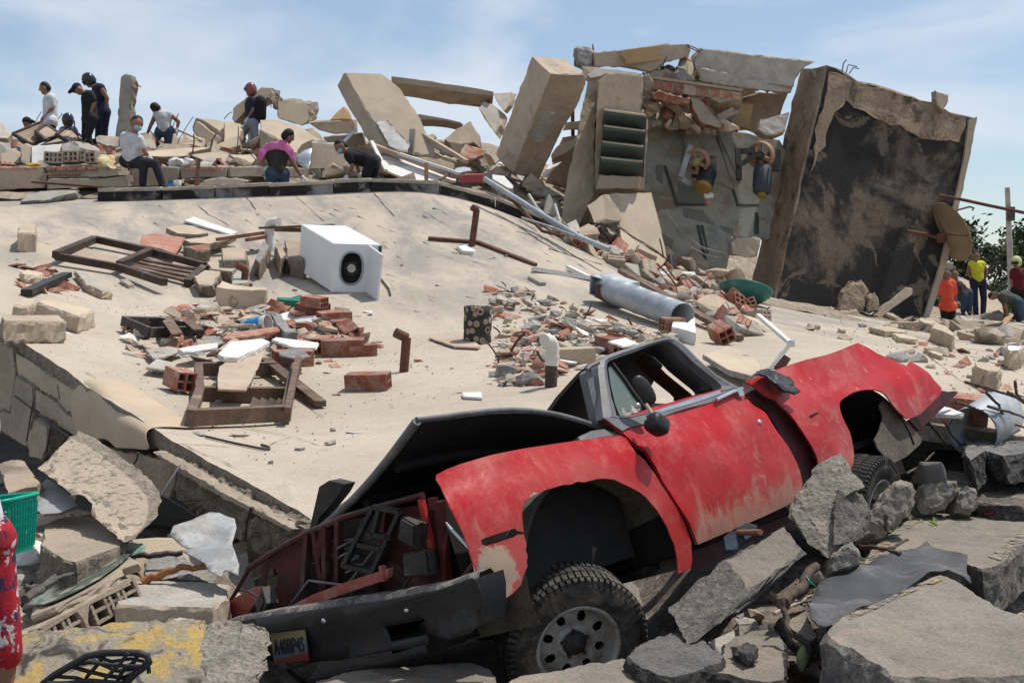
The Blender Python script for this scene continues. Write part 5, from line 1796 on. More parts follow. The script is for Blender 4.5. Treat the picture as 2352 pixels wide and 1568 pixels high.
for o_ in list(C.objects):
    nm = o_.name.split('.')[0]
    if nm in ('kerb_slab', 'fallen_kerb', 'paving_slab'):
        roughen(o_, .014,.05)
    elif nm in ('standing_slab', 'rubble_lump', 'asphalt_piece', 'asphalt_slab', 'asphalt_crumb', 'crumbled_end'):
        roughen(o_, .035 if nm != 'asphalt_piece' else .02,.06)
    elif nm in ('hanging_slab', 'concrete_plate', 'concrete_block', 'painted_length'):
        roughen(o_, .009,.03)

# ---------------------------------------------------------------- what is left standing of the upper storey
def face(poly, d, lean=0.0, yaw=0.0):
    xs_, ys_ = [p[0] for p in poly], [p[1] for p in poly]
    x0, x1, y0, y1 = min(xs_), max(xs_), min(ys_), max(ys_)
    return tr(poly, ((x0, y1), d), ((x1, y1), d + yaw), ((x0, y0), d + lean))
def slabpiece(name, label, cat, poly, d, lean, yaw, ext, mats, group=None, **kw):
    kw.setdefault('step', .12)
    kw.setdefault('jit', .02)
    kw.setdefault('chip', .035)
    if isinstance(mats, list) and len(mats) > 1:
        kw.setdefault('mi_side', 1)
    return chunk(name, label, cat, face(poly, d, lean, yaw), V(*ext), mats, group, **kw)
S = slabpiece
def vec(k, x0, y0, d0, x1, y1, d1):
    return tuple(at(zp(k, x1, y1), d1) - at(zp(k, x0, y0), d0))
S('leaning_wall', 'broad tan wall slab leaning back above the man bending down', 'wall', zl('A2', 1110,112,1280,116,1440,122,1530,180,1600,240,1700,370,1790,500,1860,660,1940,880,1760,860,1600,850,1500,792,1400,620,1300,450,1200,280), 26.3,1.6,.3, vec('A2', 1110,112,27.9,1035,235,28.1), [m_plaster, m_plaster])
# long beam behind, lit strip and shaded soffit told apart by painted tone
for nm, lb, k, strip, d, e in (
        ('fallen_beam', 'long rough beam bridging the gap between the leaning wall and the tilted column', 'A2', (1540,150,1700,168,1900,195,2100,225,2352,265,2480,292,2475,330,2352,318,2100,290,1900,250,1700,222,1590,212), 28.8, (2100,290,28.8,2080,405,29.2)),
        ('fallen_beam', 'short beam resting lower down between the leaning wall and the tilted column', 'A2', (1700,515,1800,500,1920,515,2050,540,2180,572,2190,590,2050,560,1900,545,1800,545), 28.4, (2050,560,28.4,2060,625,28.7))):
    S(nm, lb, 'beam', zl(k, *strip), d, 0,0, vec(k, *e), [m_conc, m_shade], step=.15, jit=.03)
S('broken_block', 'dark-faced block with a torn end beside the tilted column', 'block', zl('A2', 2190,600,2260,560,2352,700,2352,800,2300,760,2100,790,2020,730,2100,660), 27.6,.5,.2, (0,.6,-.1), [m_conc, m_shade])
S('pale_slab', 'pale striated slab wedged behind the tilted column', 'slab', zl('A3', 150,620,190,560,260,590,350,650,330,760,285,825,220,740), 28.2,.6,.2, (.1,.3,-.1), [m_conc_light, m_conc])
S('pale_slab', 'sunlit slab end under the long rough beam', 'slab', zl('A3', 260,500,420,492,400,600,350,650,300,570), 28.6,.5,.1, (.1,.3,0), [m_conc_light, m_conc])
S('tilted_column', 'massive brown column tilted forward with a sunlit broken top', 'column', zl('A3', 742,336,880,340,1008,345,1032,400,1000,500,960,600,900,700,840,800,760,960,640,1222,540,1190,430,1150,540,850,640,590), 27.0,-1.5,.4, vec('A3', 742,336,25.5,585,203,26.3), [m_shade, m_plaster], step=.14)  # browner front paints its shade, paler plaster its lit top
S('scrap_panel', 'pale patch of panel stuck to the shaded face of the tilted column', 'panel', zl('A3', 690,640,780,665,690,890,640,905,570,880), 26.15,-.62,.05, (0,.012,0), m_foil, jit=.003, chip=.004)
PIER = thing('stair_pier', 'tall weathered concrete pier splaying out at its foot, louvred vent in front', 'pier', at(zp('A3', 1100,1500), 26.2))
def S2(name, poly, d, lean, yaw, ext, mats):
    return chunk(name, None, None, face(poly, d, lean, yaw), V(*ext), mats, None, PIER, step=.13, jit=.02, chip=.035, mi_side=1)
S2('pier_front', zl('A3', 1130,400,1210,335,1350,340,1490,352,1482,500,1475,640,1528,690,1515,1000,1500,1290,1300,1300,1100,1312,1105,900,1112,620), 26.5,-.35,.4, (.1,.9,0), [m_conc, m_conc_in])
S2('pier_side', zl('A3', 1005,285,1100,295,1180,335,1150,400,1110,620,1100,960,1098,1320,1040,1440,960,1600,880,1720,850,1640,830,1500,870,1200,920,1000,960,800,1000,600,1050,385,1005,345), 26.0,.6,.5, (.15,.8,0), [m_conc, m_conc_in])
S2('pier_cap', zl('A3', 1000,330,1025,280,1200,300,1360,322,1492,345,1350,345,1200,335,1150,360,1060,380), 26.8,.2,.3, (0,.6,.03), [m_conc_light, m_conc])
LV = thing('louvre_vent', 'louvred concrete vent of four slats on the stair pier, opening shade painted dark green', 'vent', at(zp('A3', 1320,1180), 26.2))
for q in ((1180,645,1520,690,1525,706,1172,672,1160,768), (1178,775,1512,818,1518,832,1172,800,1155,895), (1165,905,1500,945,1508,960,1160,930,1145,1030), (1155,1035,1492,1068,1496,1084,1150,1060,1135,1157)):
    a, b, c_, d_ = [at(p, 25.95) for p in zl('A3', q[0], q[1], q[2], q[3], q[4], q[5], q[6], q[7])]
    e_ = at(zp('A3', q[8], q[9]), 26.3) - d_
    mb = MB()
    mb.prism([a, b, c_, d_], e_)
    up_ = V(0,.35,.06)
    o = mb.build('slat', m_green_d, LV, fixn=True)  # dark green paints the opening's shade under each slat
    mb = MB()
    mb.prism([a + V(0,0,.003), b + V(0,0,.003), b + up_, a + up_], V(0,0,.03))
    mb.build('slat_top', m_conc, LV, fixn=True)
mb = MB()
mb.prism([at(p, 26.35) for p in zl('A3', 1180,650,1525,695,1500,1185,1130,1180)], V(0,.03,0))
mb.build('vent_back', m_green_d, LV, fixn=True)
S('sill_block', 'stained sill below the louvred vent', 'sill', zl('A3', 1140,1165,1480,1185,1470,1275,1110,1285), 25.95,.05,.05, (0,.4,0), [m_shade, m_conc])
S('wall_fragment', 'sunlit tan panel fallen against the foot of the stair pier', 'panel', zl('B4', 1302,8,1450,2,1600,0,1640,120,1670,230,1712,465,1640,410,1560,362,1460,300,1378,246,1340,130), 25.0,.9,.5, vec('B4', 1302,8,25.9,1262,30,26.1), [m_plaster, m_conc_in])
S('wall_fragment', 'lower tan panel half buried in brick rubble under the stair pier', 'panel', zl('B4', 1380,255,1560,372,1706,470,1680,520,1500,480,1400,430,1390,350), 24.6,.7,.5, (0,.3,0), [m_plaster, m_conc_in])
S('fallen_block', 'square concrete block butting out left of the fallen tan panel', 'block', zl('B4', 1152,95,1210,55,1265,18,1280,110,1292,190,1205,216,1180,160), 24.9,.3,.3, (.3,.4,0), [m_plaster, m_conc])
# beams along the top
BA = S('top_beam', 'broken roof beam with an ochre painted face on top of the ruin', 'beam', zl('A3', 1085,175,1315,150,1500,128,1700,100,1860,106,1885,150,1872,205,1790,225,1700,240,1620,300,1560,330,1340,285,1090,285), 28.0,0,.4, (0,.6,.1), [m_conc, m_conc_in], step=.14)
chunk('ochre_face', None, None, [q - V(0,.03,0) for q in face(zl('A3', 1322,152,1500,130,1702,104,1735,112,1700,200,1690,222,1520,245,1355,266,1345,220,1318,190), 28.0,0,.4)], V(0,.02,0), m_ochre, parent=BA, step=.15, jit=.006, chip=.006)
S('rubble_end', 'lump of coarse grey concrete at the left end of the ochre beam', 'concrete lump', zl('A3', 948,122,1000,118,1060,130,1100,160,1090,290,1040,300,960,250,945,180), 27.9,.1,.1, (0,.5,0), m_conc_grey, step=.06, jit=.05, chip=.08, mids=3)
S('top_beam', 'pale beam running from the ochre beam to the soot-stained block', 'beam', zl('A4', -38,150,10,86,150,102,300,120,450,138,585,152,530,175,500,202,480,245,468,278,330,258,200,242,100,216,-20,196), 28.6,0,-.5, (0,.6,.12), [m_conc_light, m_conc_in], step=.14)
# brick lintel: mortar core with bricks set proud
BL = thing('brick_lintel', 'thin lintel of red bricks spanning under the pale top beam', 'lintel', at(zp('A3', 1900,520), 27.6))
l0, l1, l2, l3 = [at(p, d_) for p, d_ in pzd('A3', 1555,385,27.6,2300,492,27.5,2295,560,27.5,1560,475,27.6)]
mb = MB()
mb.prism([l0, l1, l2, l3], V(0,.3,.05))
mb.build('mortar_core', m_mortar, BL, fixn=True)
mb = MB()
mb.prism([l0 + V(0,-.05,.005), l1 + V(0,-.05,.005), l1 + V(0,-.05,.06), l0 + V(0,-.05,.06)], V(0,.36,.05))
mb.build('top_slab', m_conc, BL, fixn=True)
for i in range(8):
    if i == 3:
        continue
    t0, t1 = (i + .08) / 8, (i + .9) / 8
    mb = MB()
    mb.prism([l0.lerp(l1, t0).lerp(l3.lerp(l2, t0), .12), l0.lerp(l1, t1).lerp(l3.lerp(l2, t1), .12), l0.lerp(l1, t1).lerp(l3.lerp(l2, t1), .92), l0.lerp(l1, t0).lerp(l3.lerp(l2, t0), .92)], V(0,-.02 - rnd(0,.02), 0))
    mb.build('brick', m_brick, BL, fixn=True)
S('shattered_slab', 'ribbed floor slab fragment jammed under the brick lintel', 'slab', zl('A3', 1470,640,1540,570,1700,590,1860,620,1900,700,1880,745,1700,735,1510,745), 27.8,.3,.2, (0,.5,-.05), [m_conc, m_conc_in], step=.06, jit=.05, mids=2)
S('brick_fragment_wall', 'leaning strip of brickwork under the right end of the brick lintel', 'brickwork', zl('A3', 1880,535,1950,530,2050,650,2150,760,2140,790,2060,770,1960,740,1900,640), 27.3,.3,.1, (0,.3,0), [m_conc, m_brick], step=.08, jit=.03)
S('ochre_panel', 'ochre brown wall panel in shade behind the brick lintel', 'panel', zl('A3', 2160,560,2400,590,2380,800,2130,740), 28.6,0,0, (0,.1,0), m_ochre)
S('ochre_panel', 'grey-brown wall panel behind the brick lintel with a torn edge', 'panel', zl('A3', 2020,520,2160,555,2140,760,2060,660), 28.7,0,0, (0,.1,0), m_shade)
S('inner_wall', 'plain grey-brown wall stub left of the soot-stained block', 'wall', zl('A4', 210,330,300,300,440,310,405,410,400,480,320,520,190,470), 29.2,0,0, (0,.15,0), m_shade)
S('roof_fragment', 'pale concrete fragment beside the left flank of the soot-stained block', 'slab', zl('A4', 300,440,380,420,450,400,430,500,380,515,330,520,290,490), 27.6,.2,0, (0,.4,-.04), [m_conc_light, m_conc])
S('roof_fragment', 'tan fragment with a pale lip beside the foot of the soot-stained block', 'slab', zl('A4', 160,1060,180,1030,305,1035,310,1045,290,1125,250,1135,160,1115), 26.8,.1,0, (0,.4,.02), [m_plaster, m_conc_light])
# green floor slab set on edge, with its dark joints and painted recess shade
GF = S('green_floor', 'grey-green machine room floor stood on edge behind the stair pier', 'floor slab', zl('D3', -130,95,200,110,530,150,660,165,830,190,1100,250,1200,400,1150,640,1090,860,1020,1140,680,1108,650,1300,620,1440,450,1450,300,1440,100,1310,0,1000,-130,700), 27.6,.9,.4, (0,.25,0), [m_green, m_conc_in])
def gface(poly, off):
    ref = zl('D3', -40,95,1110,400,300,1450,-60,700)
    xs_, ys_ = [p[0] for p in ref], [p[1] for p in ref]
    A_, B_, D__ = at((min(xs_), max(ys_)), 27.6), at((max(xs_), max(ys_)), 28.0), at((min(xs_), min(ys_)), 28.5)
    nn = (B_ - A_).cross(D__ - A_).normalized()
    if nn.y > 0:
        nn = -nn
    return [on_plane(p, A_ + nn * off, nn) for p in poly], nn
for poly in ((512,180,535,182,735,818,715,828), (68,480,92,478,195,815,172,822), (175,812,440,818,440,838,180,835), (715,822,985,822,985,845,712,842), (360,1010,385,1010,475,1430,455,1440), (395,1010,420,1010,470,1250,455,1260), (880,890,910,900,940,1100,870,1090)):
    p3, nn = gface(zl('D3', *poly), .006)
    mb = MB(); mb.prism(p3, nn * .012); mb.build('dark_joint', m_green_d, GF, fixn=True)
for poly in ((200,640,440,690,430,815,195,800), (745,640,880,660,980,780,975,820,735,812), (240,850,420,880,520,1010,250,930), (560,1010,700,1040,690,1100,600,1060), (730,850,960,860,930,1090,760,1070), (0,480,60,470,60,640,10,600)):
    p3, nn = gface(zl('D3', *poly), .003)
    mb = MB(); mb.prism(p3, nn * .006); mb.build('recess_shade', mat('green_recess_shade', (.17,.185,.16), (.22,.22,.18), 1.2,.9,.2,30,.1,0), GF, fixn=True)  # flat darker sheets paint the shade of the floor's recesses
for poly in ((205,185,310,180,505,190,560,330,690,700,560,640,440,640,200,600,260,300), (545,185,640,190,720,330,760,560,740,640,650,420)):
    p3, nn = gface(zl('D3', *poly), .004)
    mb = MB(); mb.prism(p3, nn * .05); mb.build('raised_pad', m_green, GF, fixn=True)
# lift machines
def machine(label, wc, wd, rw, wn, frame_pts, motor, motor_r, m_wheel, cap, extra):
    T_ = thing('lift_machine', label, 'machine', at(wc, wd), 'lift machines on the green floor')
    M = Matrix.Translation(at(wc, wd)) @ frame_from(wn, (0,0,1)).to_4x4()
    mb = MB()
    mb.lathe([(rw * .80,-.06), (rw * .98,-.07), (rw, -.05), (rw * .9,0), (rw, .05), (rw * .98,.07), (rw * .80,.06), (rw * .78,-.06)], M, 28)
    W_s = mb.build('sheave', m_wheel, T_)
    for i in range(6):
        a = i * math.pi / 3
        mb = MB()
        mb.bar(M @ V(0,0,.02), M @ V(rw * .82 * math.cos(a), rw * .82 * math.sin(a), .02), .07,.05, up=wn)
        mb.build('spoke', m_wheel, W_s)
    mb = MB()
    mb.lathe([(0,.14), (rw * .28,.13), (rw * .34,.02), (rw * .34,-.1), (0,-.12)], M, 14)
    mb.build('hub', cap, W_s)
    mb = MB()
    for a, b in frame_pts:
        mb.bar(a, b, .10,.12, up=(0,1,0))
    mb.build('machine_frame', m_steel_d if not extra else m_foil, T_)
    mb = MB()
    d_ = (motor[1] - motor[0]).normalized()
    mb.tube([motor[0], motor[0] + d_ * .04, motor[0].lerp(motor[1], .5), motor[1] - d_ * .05, motor[1]], [motor_r * .8, motor_r, motor_r, motor_r, motor_r * .7], 16)
    for i in range(10):
        a = i * 2 * math.pi / 10
        u = d_.orthogonal().normalized()
        w = d_.cross(u)
        o_ = (u * math.cos(a) + w * math.sin(a)) * motor_r * 1.04
        mb.bar(motor[0].lerp(motor[1], .2) + o_, motor[0].lerp(motor[1], .75) + o_, .02,.02, up=o_)
    mb.build('motor', mat('blue_grey_motor', (.05,.06,.07), (.035,.04,.045), 5,.6,.2,40,.2,0) if not extra else m_black, T_)
    mb = MB()
    mb.tube([motor[1] - d_ * .01, motor[1] + d_ * .06], [motor_r * (.55 if not extra else 1.1), motor_r * (.5 if not extra else .9)], 16)
    mb.build('motor_cap', mat('machine_yellow', (.26,.17,.04), (.18,.12,.04), 5,.6,.2,40,.1,0), T_)
    mb = MB()
    mb.box(at(wc, wd + .2) + V(.15,.1,-.1), (.45,.3,.4))
    mb.build('gearbox', m_steel_d, T_)
    return T_
m_she = mat('sheave_orange', (.36,.19,.12), (.30,.21,.15), 6,.8,.3,40,.15,.05)
m_she2 = mat('sheave_tan', (.36,.24,.14), (.28,.18,.11), 6,.8,.3,40,.15,.05)
q3 = lambda x, y, d: at(zp('D3', x, y), d)
machine('orange-rimmed lift winding machine hanging on the green floor nearer the stair pier', zp('D3', 365,440), 27.4,.255, V(-.45,-.80,-.30), [(q3(305,310,27.5), q3(215,590,27.2)), (q3(215,590,27.2), q3(300,640,27.4))], (q3(470,520,27.5), q3(420,670,27.2)), .16, m_she, mat('sheave_hub', (.40,.33,.10), (.3,.25,.1), 6,.7,.3,40,.15,0), True)
machine('tan spoked lift winding machine with a blue-grey motor near the soot-stained block', zp('D3', 935,385), 27.5,.27, V(-.55,-.78,-.2), [(q3(730,330,27.7), q3(740,600,27.5)), (q3(740,480,27.5), q3(900,370,27.4)), (q3(760,350,27.4), q3(880,345,27.4))], (q3(955,480,27.4), q3(940,730,27.2)), .17, m_she2, m_steel_d, False)
S('junction_box', 'small white box under the orange-rimmed lift machine', 'box', zl('D3', 425,735,460,705,515,730,510,765,440,770), 27.2,.03,0, (0,.12,0), m_wpaint, jit=.004, chip=.01)
S('broken_brick_clump', 'pink broken brick below the white box on the green floor', 'brick', zl('D3', 438,785,490,780,500,815,455,832), 27.2,.03,0, (0,.12,0), m_brick_pink, jit=.01, chip=.02)
for i, w_ in enumerate(((40,870,130,960,260,1100,430,1220,640,1262), (70,890,160,1080,300,1200,440,1270,600,1305), (90,880,200,1040,350,1180,520,1240))):
    rod('cable', [at(p, 26.9) for p in zl('D3', *w_)], .010, mat('pale_cable', (.33,.28,.22), (.28,.24,.19), 5,.7,0,30,.1,0), label=('taut pale cable highest of three across the green floor', 'pale cable sagging lowest across the green floor', 'pale cable running between two others on the green floor')[i], cat='cable')
# soot-stained block with its weathered flank
bf = face(zl('A4', 640,166,680,178,720,196,790,242,880,262,960,286,1080,330,1190,372,1260,406,1345,424,1382,434,1345,640,1290,880,1225,1180,1180,1320,1140,1440,900,1425,700,1410,520,1392,370,1385,440,1050,530,640), 26.9,.6,1.8)
BLK = thing('sooty_block', 'huge soot-blackened concrete wall block tipped over on the rubble', 'wall block', at(zp('A4', 700,1410), 27.2) - V(0,0,.3))
mb = MB()
rough_prism(mb, bf, V(*vec('A4', 640,166,27.5,500,190,28.9)), step=.16, jit=.03, chip=.05, mids=4, mi=0, mi_side=1)
mb.build('wall_face', [m_wall_black, m_wall_brown], BLK, fixn=True)
for i, poly in ((i_, q_) for i_, q_ in enumerate(((1345,440,1384,432,1345,640,1228,1180,1142,1442,1118,1436,1200,1172,1320,640), (580,770,700,800,860,830,850,1000,700,990,640,985,560,980), (720,650,800,640,850,740,1000,690,960,760,860,770,850,830,640,760), (650,200,800,250,1190,375,1340,430,1300,560,1160,540,1000,480,860,430,740,345,680,400,620,580,560,700,600,420))) if i_ in (0,3)):
    ref = face(zl('A4', *poly), 26.9,.6,1.8)
    A_, B_, D__ = bf[0], bf[10], bf[16]
    nn = (B_ - A_).cross(D__ - A_).normalized()
    if nn.y > 0:
        nn = -nn
    p3 = [on_plane(p, A_ + nn * .03, nn) for p in zl('A4', *poly)]
    mb = MB()
    rough_prism(mb, [q + V(rnd(-.045,.045), 0, rnd(-.045,.045)) for q in resample(p3,.16)] if i == 3 else p3, nn * (.012 if i else .05), step=.06, jit=.014, chip=.008, mids=0)
    mb.build('plaster_and_lit_edge', [m_conc, m_wall_black, m_wall_black, m_wall_brown][i], BLK, fixn=True)  # first strip paints the sunlit right edge pale, the last is brown plaster
S('roof_stub', 'broken stub standing on the upper right corner of the soot-stained block', 'concrete stub', zl('A4', 1190,370,1180,292,1250,318,1248,345,1225,400), 28.6,.05,.1, (0,.3,0), [m_conc, m_conc_in], step=.08)
for k, par, d_, pts in (('A4', BLK, 27.8, (715,200,720,160,735,140)), ('A4', BLK, 27.8, (735,205,745,165,790,175)), ('A4', BLK, 27.8, (750,210,770,180,800,185)), ('A3', BA, 28.2, (1085,180,1085,100,1095,150)), ('A3', BA, 28.2, (1860,120,1900,140,1960,170)), ('A3', BA, 28.2, (1855,105,1920,130,1950,150)), ('A3', BA, 28.2, (1830,200,1890,245)), ('A3', BA, 28.2, (1690,200,1660,260,1680,320))):
    rod('bar_end', [at(p, d_) for p in zl(k, *pts)], .011, m_rust, par)
S('leaning_post', 'thin concrete post leaning on the foot of the soot-stained block', 'post', zl('A4', 870,1425,1040,1290,1072,1290,1070,1315,900,1440), 26.6,.2,.1, (0,.18,.02), [m_conc, m_conc_in], step=.1)
S('boulder', 'rounded dark chunk at the foot of the soot-stained block', 'concrete chunk', zl('A4', 700,1400,712,1310,760,1260,820,1250,850,1300,830,1400,760,1425), 26.6,.2,.1, (0,.3,0), [m_wall_brown], step=.08, jit=.04, chip=.08)
S('boulder', 'tan stone at the foot of the leaning post', 'concrete chunk', zl('A4', 670,1430,690,1405,760,1400,800,1400,810,1440,740,1450), 26.2,.1,.1, (0,.3,0), [m_conc], step=.06, jit=.04, chip=.06)
S('boulder', 'mossy chunk between the rounded dark chunk and the leaning post', 'concrete chunk', zl('A4', 840,1410,850,1330,880,1310,905,1350,900,1400), 26.6,.1,.1, (0,.3,0), [m_wall_brown], step=.06, jit=.03, chip=.06)
# satellite dish on the block
DS = thing('satellite_dish', 'brownish satellite dish on an arm from the sooty block', 'satellite dish', at(zp('D1', 560,620), 28.6))
dn = V(.87,.25,.43).normalized()
Md = Matrix.Translation(at(zp('D1', 622,570), 28.4)) @ frame_from(dn, (0,0,1)).to_4x4()
mb = MB()
m_dish = mat('dish_brown', (.30,.22,.14), (.24,.175,.11), 2,.8,.2,40,.12,0)
mb.lathe([(.001,-.09)] + [(.62 * i / 10,-.09 + .09 * (i / 10) ** 2) for i in range(1,11)] + [(.635,.0), (.635,.015), (.62,.012)] + [(.62 * i / 10,-.075 + .087 * (i / 10) ** 2) for i in range(9,0,-1)] + [(.001,-.075)], Md, 40)
mb.build('reflector', m_dish, DS)
mb = MB()
mb.tube([at(zp('D1', 235,558), 28.0), at(zp('D1', 400,590), 28.2), at(zp('D1', 520,622), 28.4)], .035,8)
mb.box(at(zp('D1', 535,625), 28.4), (.16,.14,.18))
mb.build('wall_arm', m_rust, DS)
mb = MB()
mb.tube([at(zp('D1', 640,388), 28.5), at(zp('D1', 800,345), 28.8), at(zp('D1', 838,358), 28.8), at(zp('D1', 822,378), 28.8)], .02,7)
mb.build('feed_arm', m_rust, DS)
mb = MB()
for a in (100,220,340):
    mb.tube([Md @ V(.04 * math.cos(R(a)), .04 * math.sin(R(a)), -.10), Md @ V(.58 * math.cos(R(a)), .58 * math.sin(R(a)), -.02)], .012,5)
mb.build('back_rib', m_rust, DS)
rod('mast_pole', [at(zp('D1', 530,245), 28.2), at(zp('D1', 700,275), 28.0), at(zp('D1', 1000,340), 27.6), at(zp('D1', 1320,405), 27.2)], .032, m_rust, label='rusty pole sticking out sideways from the soot-stained block', cat='pole', n=8)

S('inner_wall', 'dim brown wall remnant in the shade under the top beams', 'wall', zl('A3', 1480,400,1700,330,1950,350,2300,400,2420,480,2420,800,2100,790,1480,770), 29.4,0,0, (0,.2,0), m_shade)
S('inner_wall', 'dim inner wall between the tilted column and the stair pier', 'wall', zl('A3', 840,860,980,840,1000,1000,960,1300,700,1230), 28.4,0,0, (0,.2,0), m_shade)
S('inner_beam', 'short tan beam end showing between the tilted column and the stair pier', 'beam', zl('A3', 850,800,870,735,1000,725,995,800), 28.2,0,0, (0,.5,.05), [m_plaster, m_conc])
S('inner_slab', 'sunlit slab tilted between the tilted column and the stair pier', 'slab', zl('A3', 750,990,800,920,960,860,950,930,850,1000,760,1035), 27.6,.5,0, (0,.3,-.05), [m_plaster, m_conc])
S('inner_post', 'dark red steel post behind the tilted column', 'post', zl('A3', 905,640,935,620,938,870,910,880), 28.6,0,0, (0,.06,0), m_rust, jit=.003, chip=.004)
S('fallen_plank', 'pale plank leaning below the dim inner wall', 'plank', zl('A3', 680,1150,720,1090,830,1060,700,1180), 27.0,.4,0, (0,.1,-.02), m_wpaint)

for lb, k, pts, d_, ext_, m_ in (('pale strip of slab edge under the pale top beam', 'A4', (-10,180,100,200,200,226,468,268,460,306,190,280,0,245), 28.3, (0,.4,.05), [m_conc_light, m_conc]),
        ('ochre underside strip below the pale top beam', 'A4', (-15,196,60,205,200,245,150,262,0,240), 28.9, (0,.3,0), m_ochre),
        ('broken pale slab under the ochre beam', 'A3', (1500,330,1640,310,1780,330,1900,345,1920,400,1700,385,1560,372), 28.3, (0,.5,.05), [m_conc_light, m_conc_in]),
        ('crumbled grey knuckle between the two top beams', 'A3', (1760,330,1800,300,1880,330,1900,400,1820,410,1770,380), 27.9, (0,.3,0), m_conc_grey),
        ('tangle of dark rubble beside the top of the stair pier', 'A3', (1480,360,1540,340,1580,400,1560,480,1500,490,1470,430), 27.2, (0,.4,0), m_conc_in),
        ('row of broken roof tiles under the brick lintel', 'A3', (1560,500,1620,480,1700,500,1800,530,1880,545,1870,590,1720,580,1580,550), 27.3, (0,.3,.03), m_brick)):
    roughen(S('ruin_fragment', lb, 'fragment', zl(k, *pts), d_, 0,0, ext_, m_, step=.07, jit=.04), .06,.12,.12)
for o_ in list(C.objects):
    if o_.name.split('.')[0] in ('rubble_end', 'shattered_slab', 'brick_fragment_wall', 'boulder', 'top_beam', 'tilted_column', 'roof_fragment', 'pier_front', 'pier_side'):
        roughen(o_, .05,.14,.15)

# ---------------------------------------------------------------- rubble crest behind the parapet
G = 'broken walling along the parapet'
for i, (poly, d, m_) in enumerate((((-60,985,200,982,380,988,415,1050,410,1180,150,1190,-60,1200), 25.2, m_shade), ((425,990,740,985,900,978,1100,978,1105,1060,900,1080,430,1085), 25.3, m_conc), ((430,1095,900,1090,1100,1070,1180,1065,1190,1165,430,1185), 25.1, m_plaster), ((1190,985,1520,975,1640,990,1650,1080,1530,1165,1195,1168), 25.4, m_conc), ((1660,985,1850,980,2080,985,2085,1080,1660,1090), 25.4, m_shade), ((2095,985,2300,980,2420,985,2420,1075,2100,1080), 25.4, m_conc), ((1860,1110,2000,1085,2200,1095,2270,1115,2240,1145,1870,1150), 24.9, m_plaster), ((2430,985,2560,990,2800,1000,2800,1080,2430,1080), 25.3, m_conc))):
    lb = ('far end length of broken wall with exposed brick bands', 'long plastered wall length under the hollow bricks', 'cracked tan wall base below the seated man', 'wall length the seated man sits on', 'rough wall length beside the rusty stake', 'wall length behind the man in the pink towel', 'low flat stone lying before the rough wall length', 'wall length between the pink-towelled and bending men')[i]
    S('wall_length', lb, 'wall', zl('A1', *poly), d, .05,0, (0,.5,.05), [m_, m_conc_in], step=.10, jit=.025, chip=.04)
for i, (poly, lb) in enumerate((((425,990,900,985,900,1010,430,1020), 'upper'), ((430,1045,740,1042,735,1055,430,1060), 'lower'), ((1690,985,2050,985,2050,1015,1690,1020), 'third'), ((0,990,370,995,370,1015,0,1020), 'x'))):
    q = face(zl('A1', *poly), 25.3,0,0)
    nbk = 5
    for k in range(nbk):
        a, b = q[0].lerp(q[1], (k + .06) / nbk), q[0].lerp(q[1], (k + .94) / nbk)
        c_, d_ = q[3].lerp(q[2], (k + .94) / nbk), q[3].lerp(q[2], (k + .06) / nbk)
        mb = MB(); mb.prism([p - V(0,.06,0) for p in (a, b, c_, d_)], V(0,.07,0))
        o = mb.build('brick', m_brick_pink, bpy.data.objects['wall_length' if i == 3 else ('wall_length.001' if i < 2 else 'wall_length.004')], fixn=True)
POST = S('broken_post', 'broken concrete post standing upright against the sky', 'post', zl('A1', 1110,142,1140,130,1195,140,1220,190,1224,240,1205,330,1190,420,1208,480,1195,560,1190,650,1160,815,1040,822,1060,680,1075,560,1095,300), 28.2,.1,0, (.05,.22,0), [m_conc_light, m_conc_in], step=.07, jit=.03)
for pts in ((1235,215,1265,230,1295,250), (1205,250,1240,270,1235,290)):
    rod('bar_end', [at(p, 28.2) for p in zl('A1', *pts)], .011, m_rust, POST)
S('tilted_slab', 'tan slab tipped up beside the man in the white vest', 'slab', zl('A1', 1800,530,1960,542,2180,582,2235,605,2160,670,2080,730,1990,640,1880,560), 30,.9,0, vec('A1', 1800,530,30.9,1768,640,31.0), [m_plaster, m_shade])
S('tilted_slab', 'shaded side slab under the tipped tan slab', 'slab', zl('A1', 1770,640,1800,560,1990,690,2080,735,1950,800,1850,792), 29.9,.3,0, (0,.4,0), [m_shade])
HB1 = S('broken_beam', 'tan beam length rising to a shattered end behind the helmeted climber', 'beam', zl('A2', 75,450,200,350,345,252,440,250,445,300,380,370,330,402,200,470,95,575,70,540), 31,.2,.2, (.1,.5,.0), [m_plaster, m_conc_in], step=.09, jit=.03)
for pts in ((440,260,480,300,500,345), (430,330,435,400,430,440), (470,350,520,355,525,380), (0,545,35,500,72,478)):
    rod('bar_end', [at(p, 31.0) for p in zl('A2', *pts)], .010, m_rust, HB1)
S('broken_beam', 'square beam end with crumbling concrete right of the helmeted climber', 'beam', zl('A2', 488,385,560,375,780,402,790,440,785,560,720,602,600,570,488,540), 30.6,.2,.2, (.1,.6,.12), [m_plaster, m_conc_in], step=.08, jit=.03)
S('broken_beam', 'crumbled neck of concrete joining the two beam ends', 'beam', zl('A2', 400,340,440,300,520,345,525,385,490,390,480,430,455,440,430,380), 30.9,.1,.1, (0,.4,0), [m_conc_in], step=.06, jit=.04)
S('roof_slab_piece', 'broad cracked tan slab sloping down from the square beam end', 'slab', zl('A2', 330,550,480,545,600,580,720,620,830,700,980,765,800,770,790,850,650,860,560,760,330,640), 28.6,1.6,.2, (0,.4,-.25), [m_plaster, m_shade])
S('roof_slab_piece', 'shaded slab edge behind the man in the pink towel', 'slab', zl('A2', 325,640,540,750,540,830,440,800,330,800), 28.3,.1,0, (0,.3,0), [m_shade])
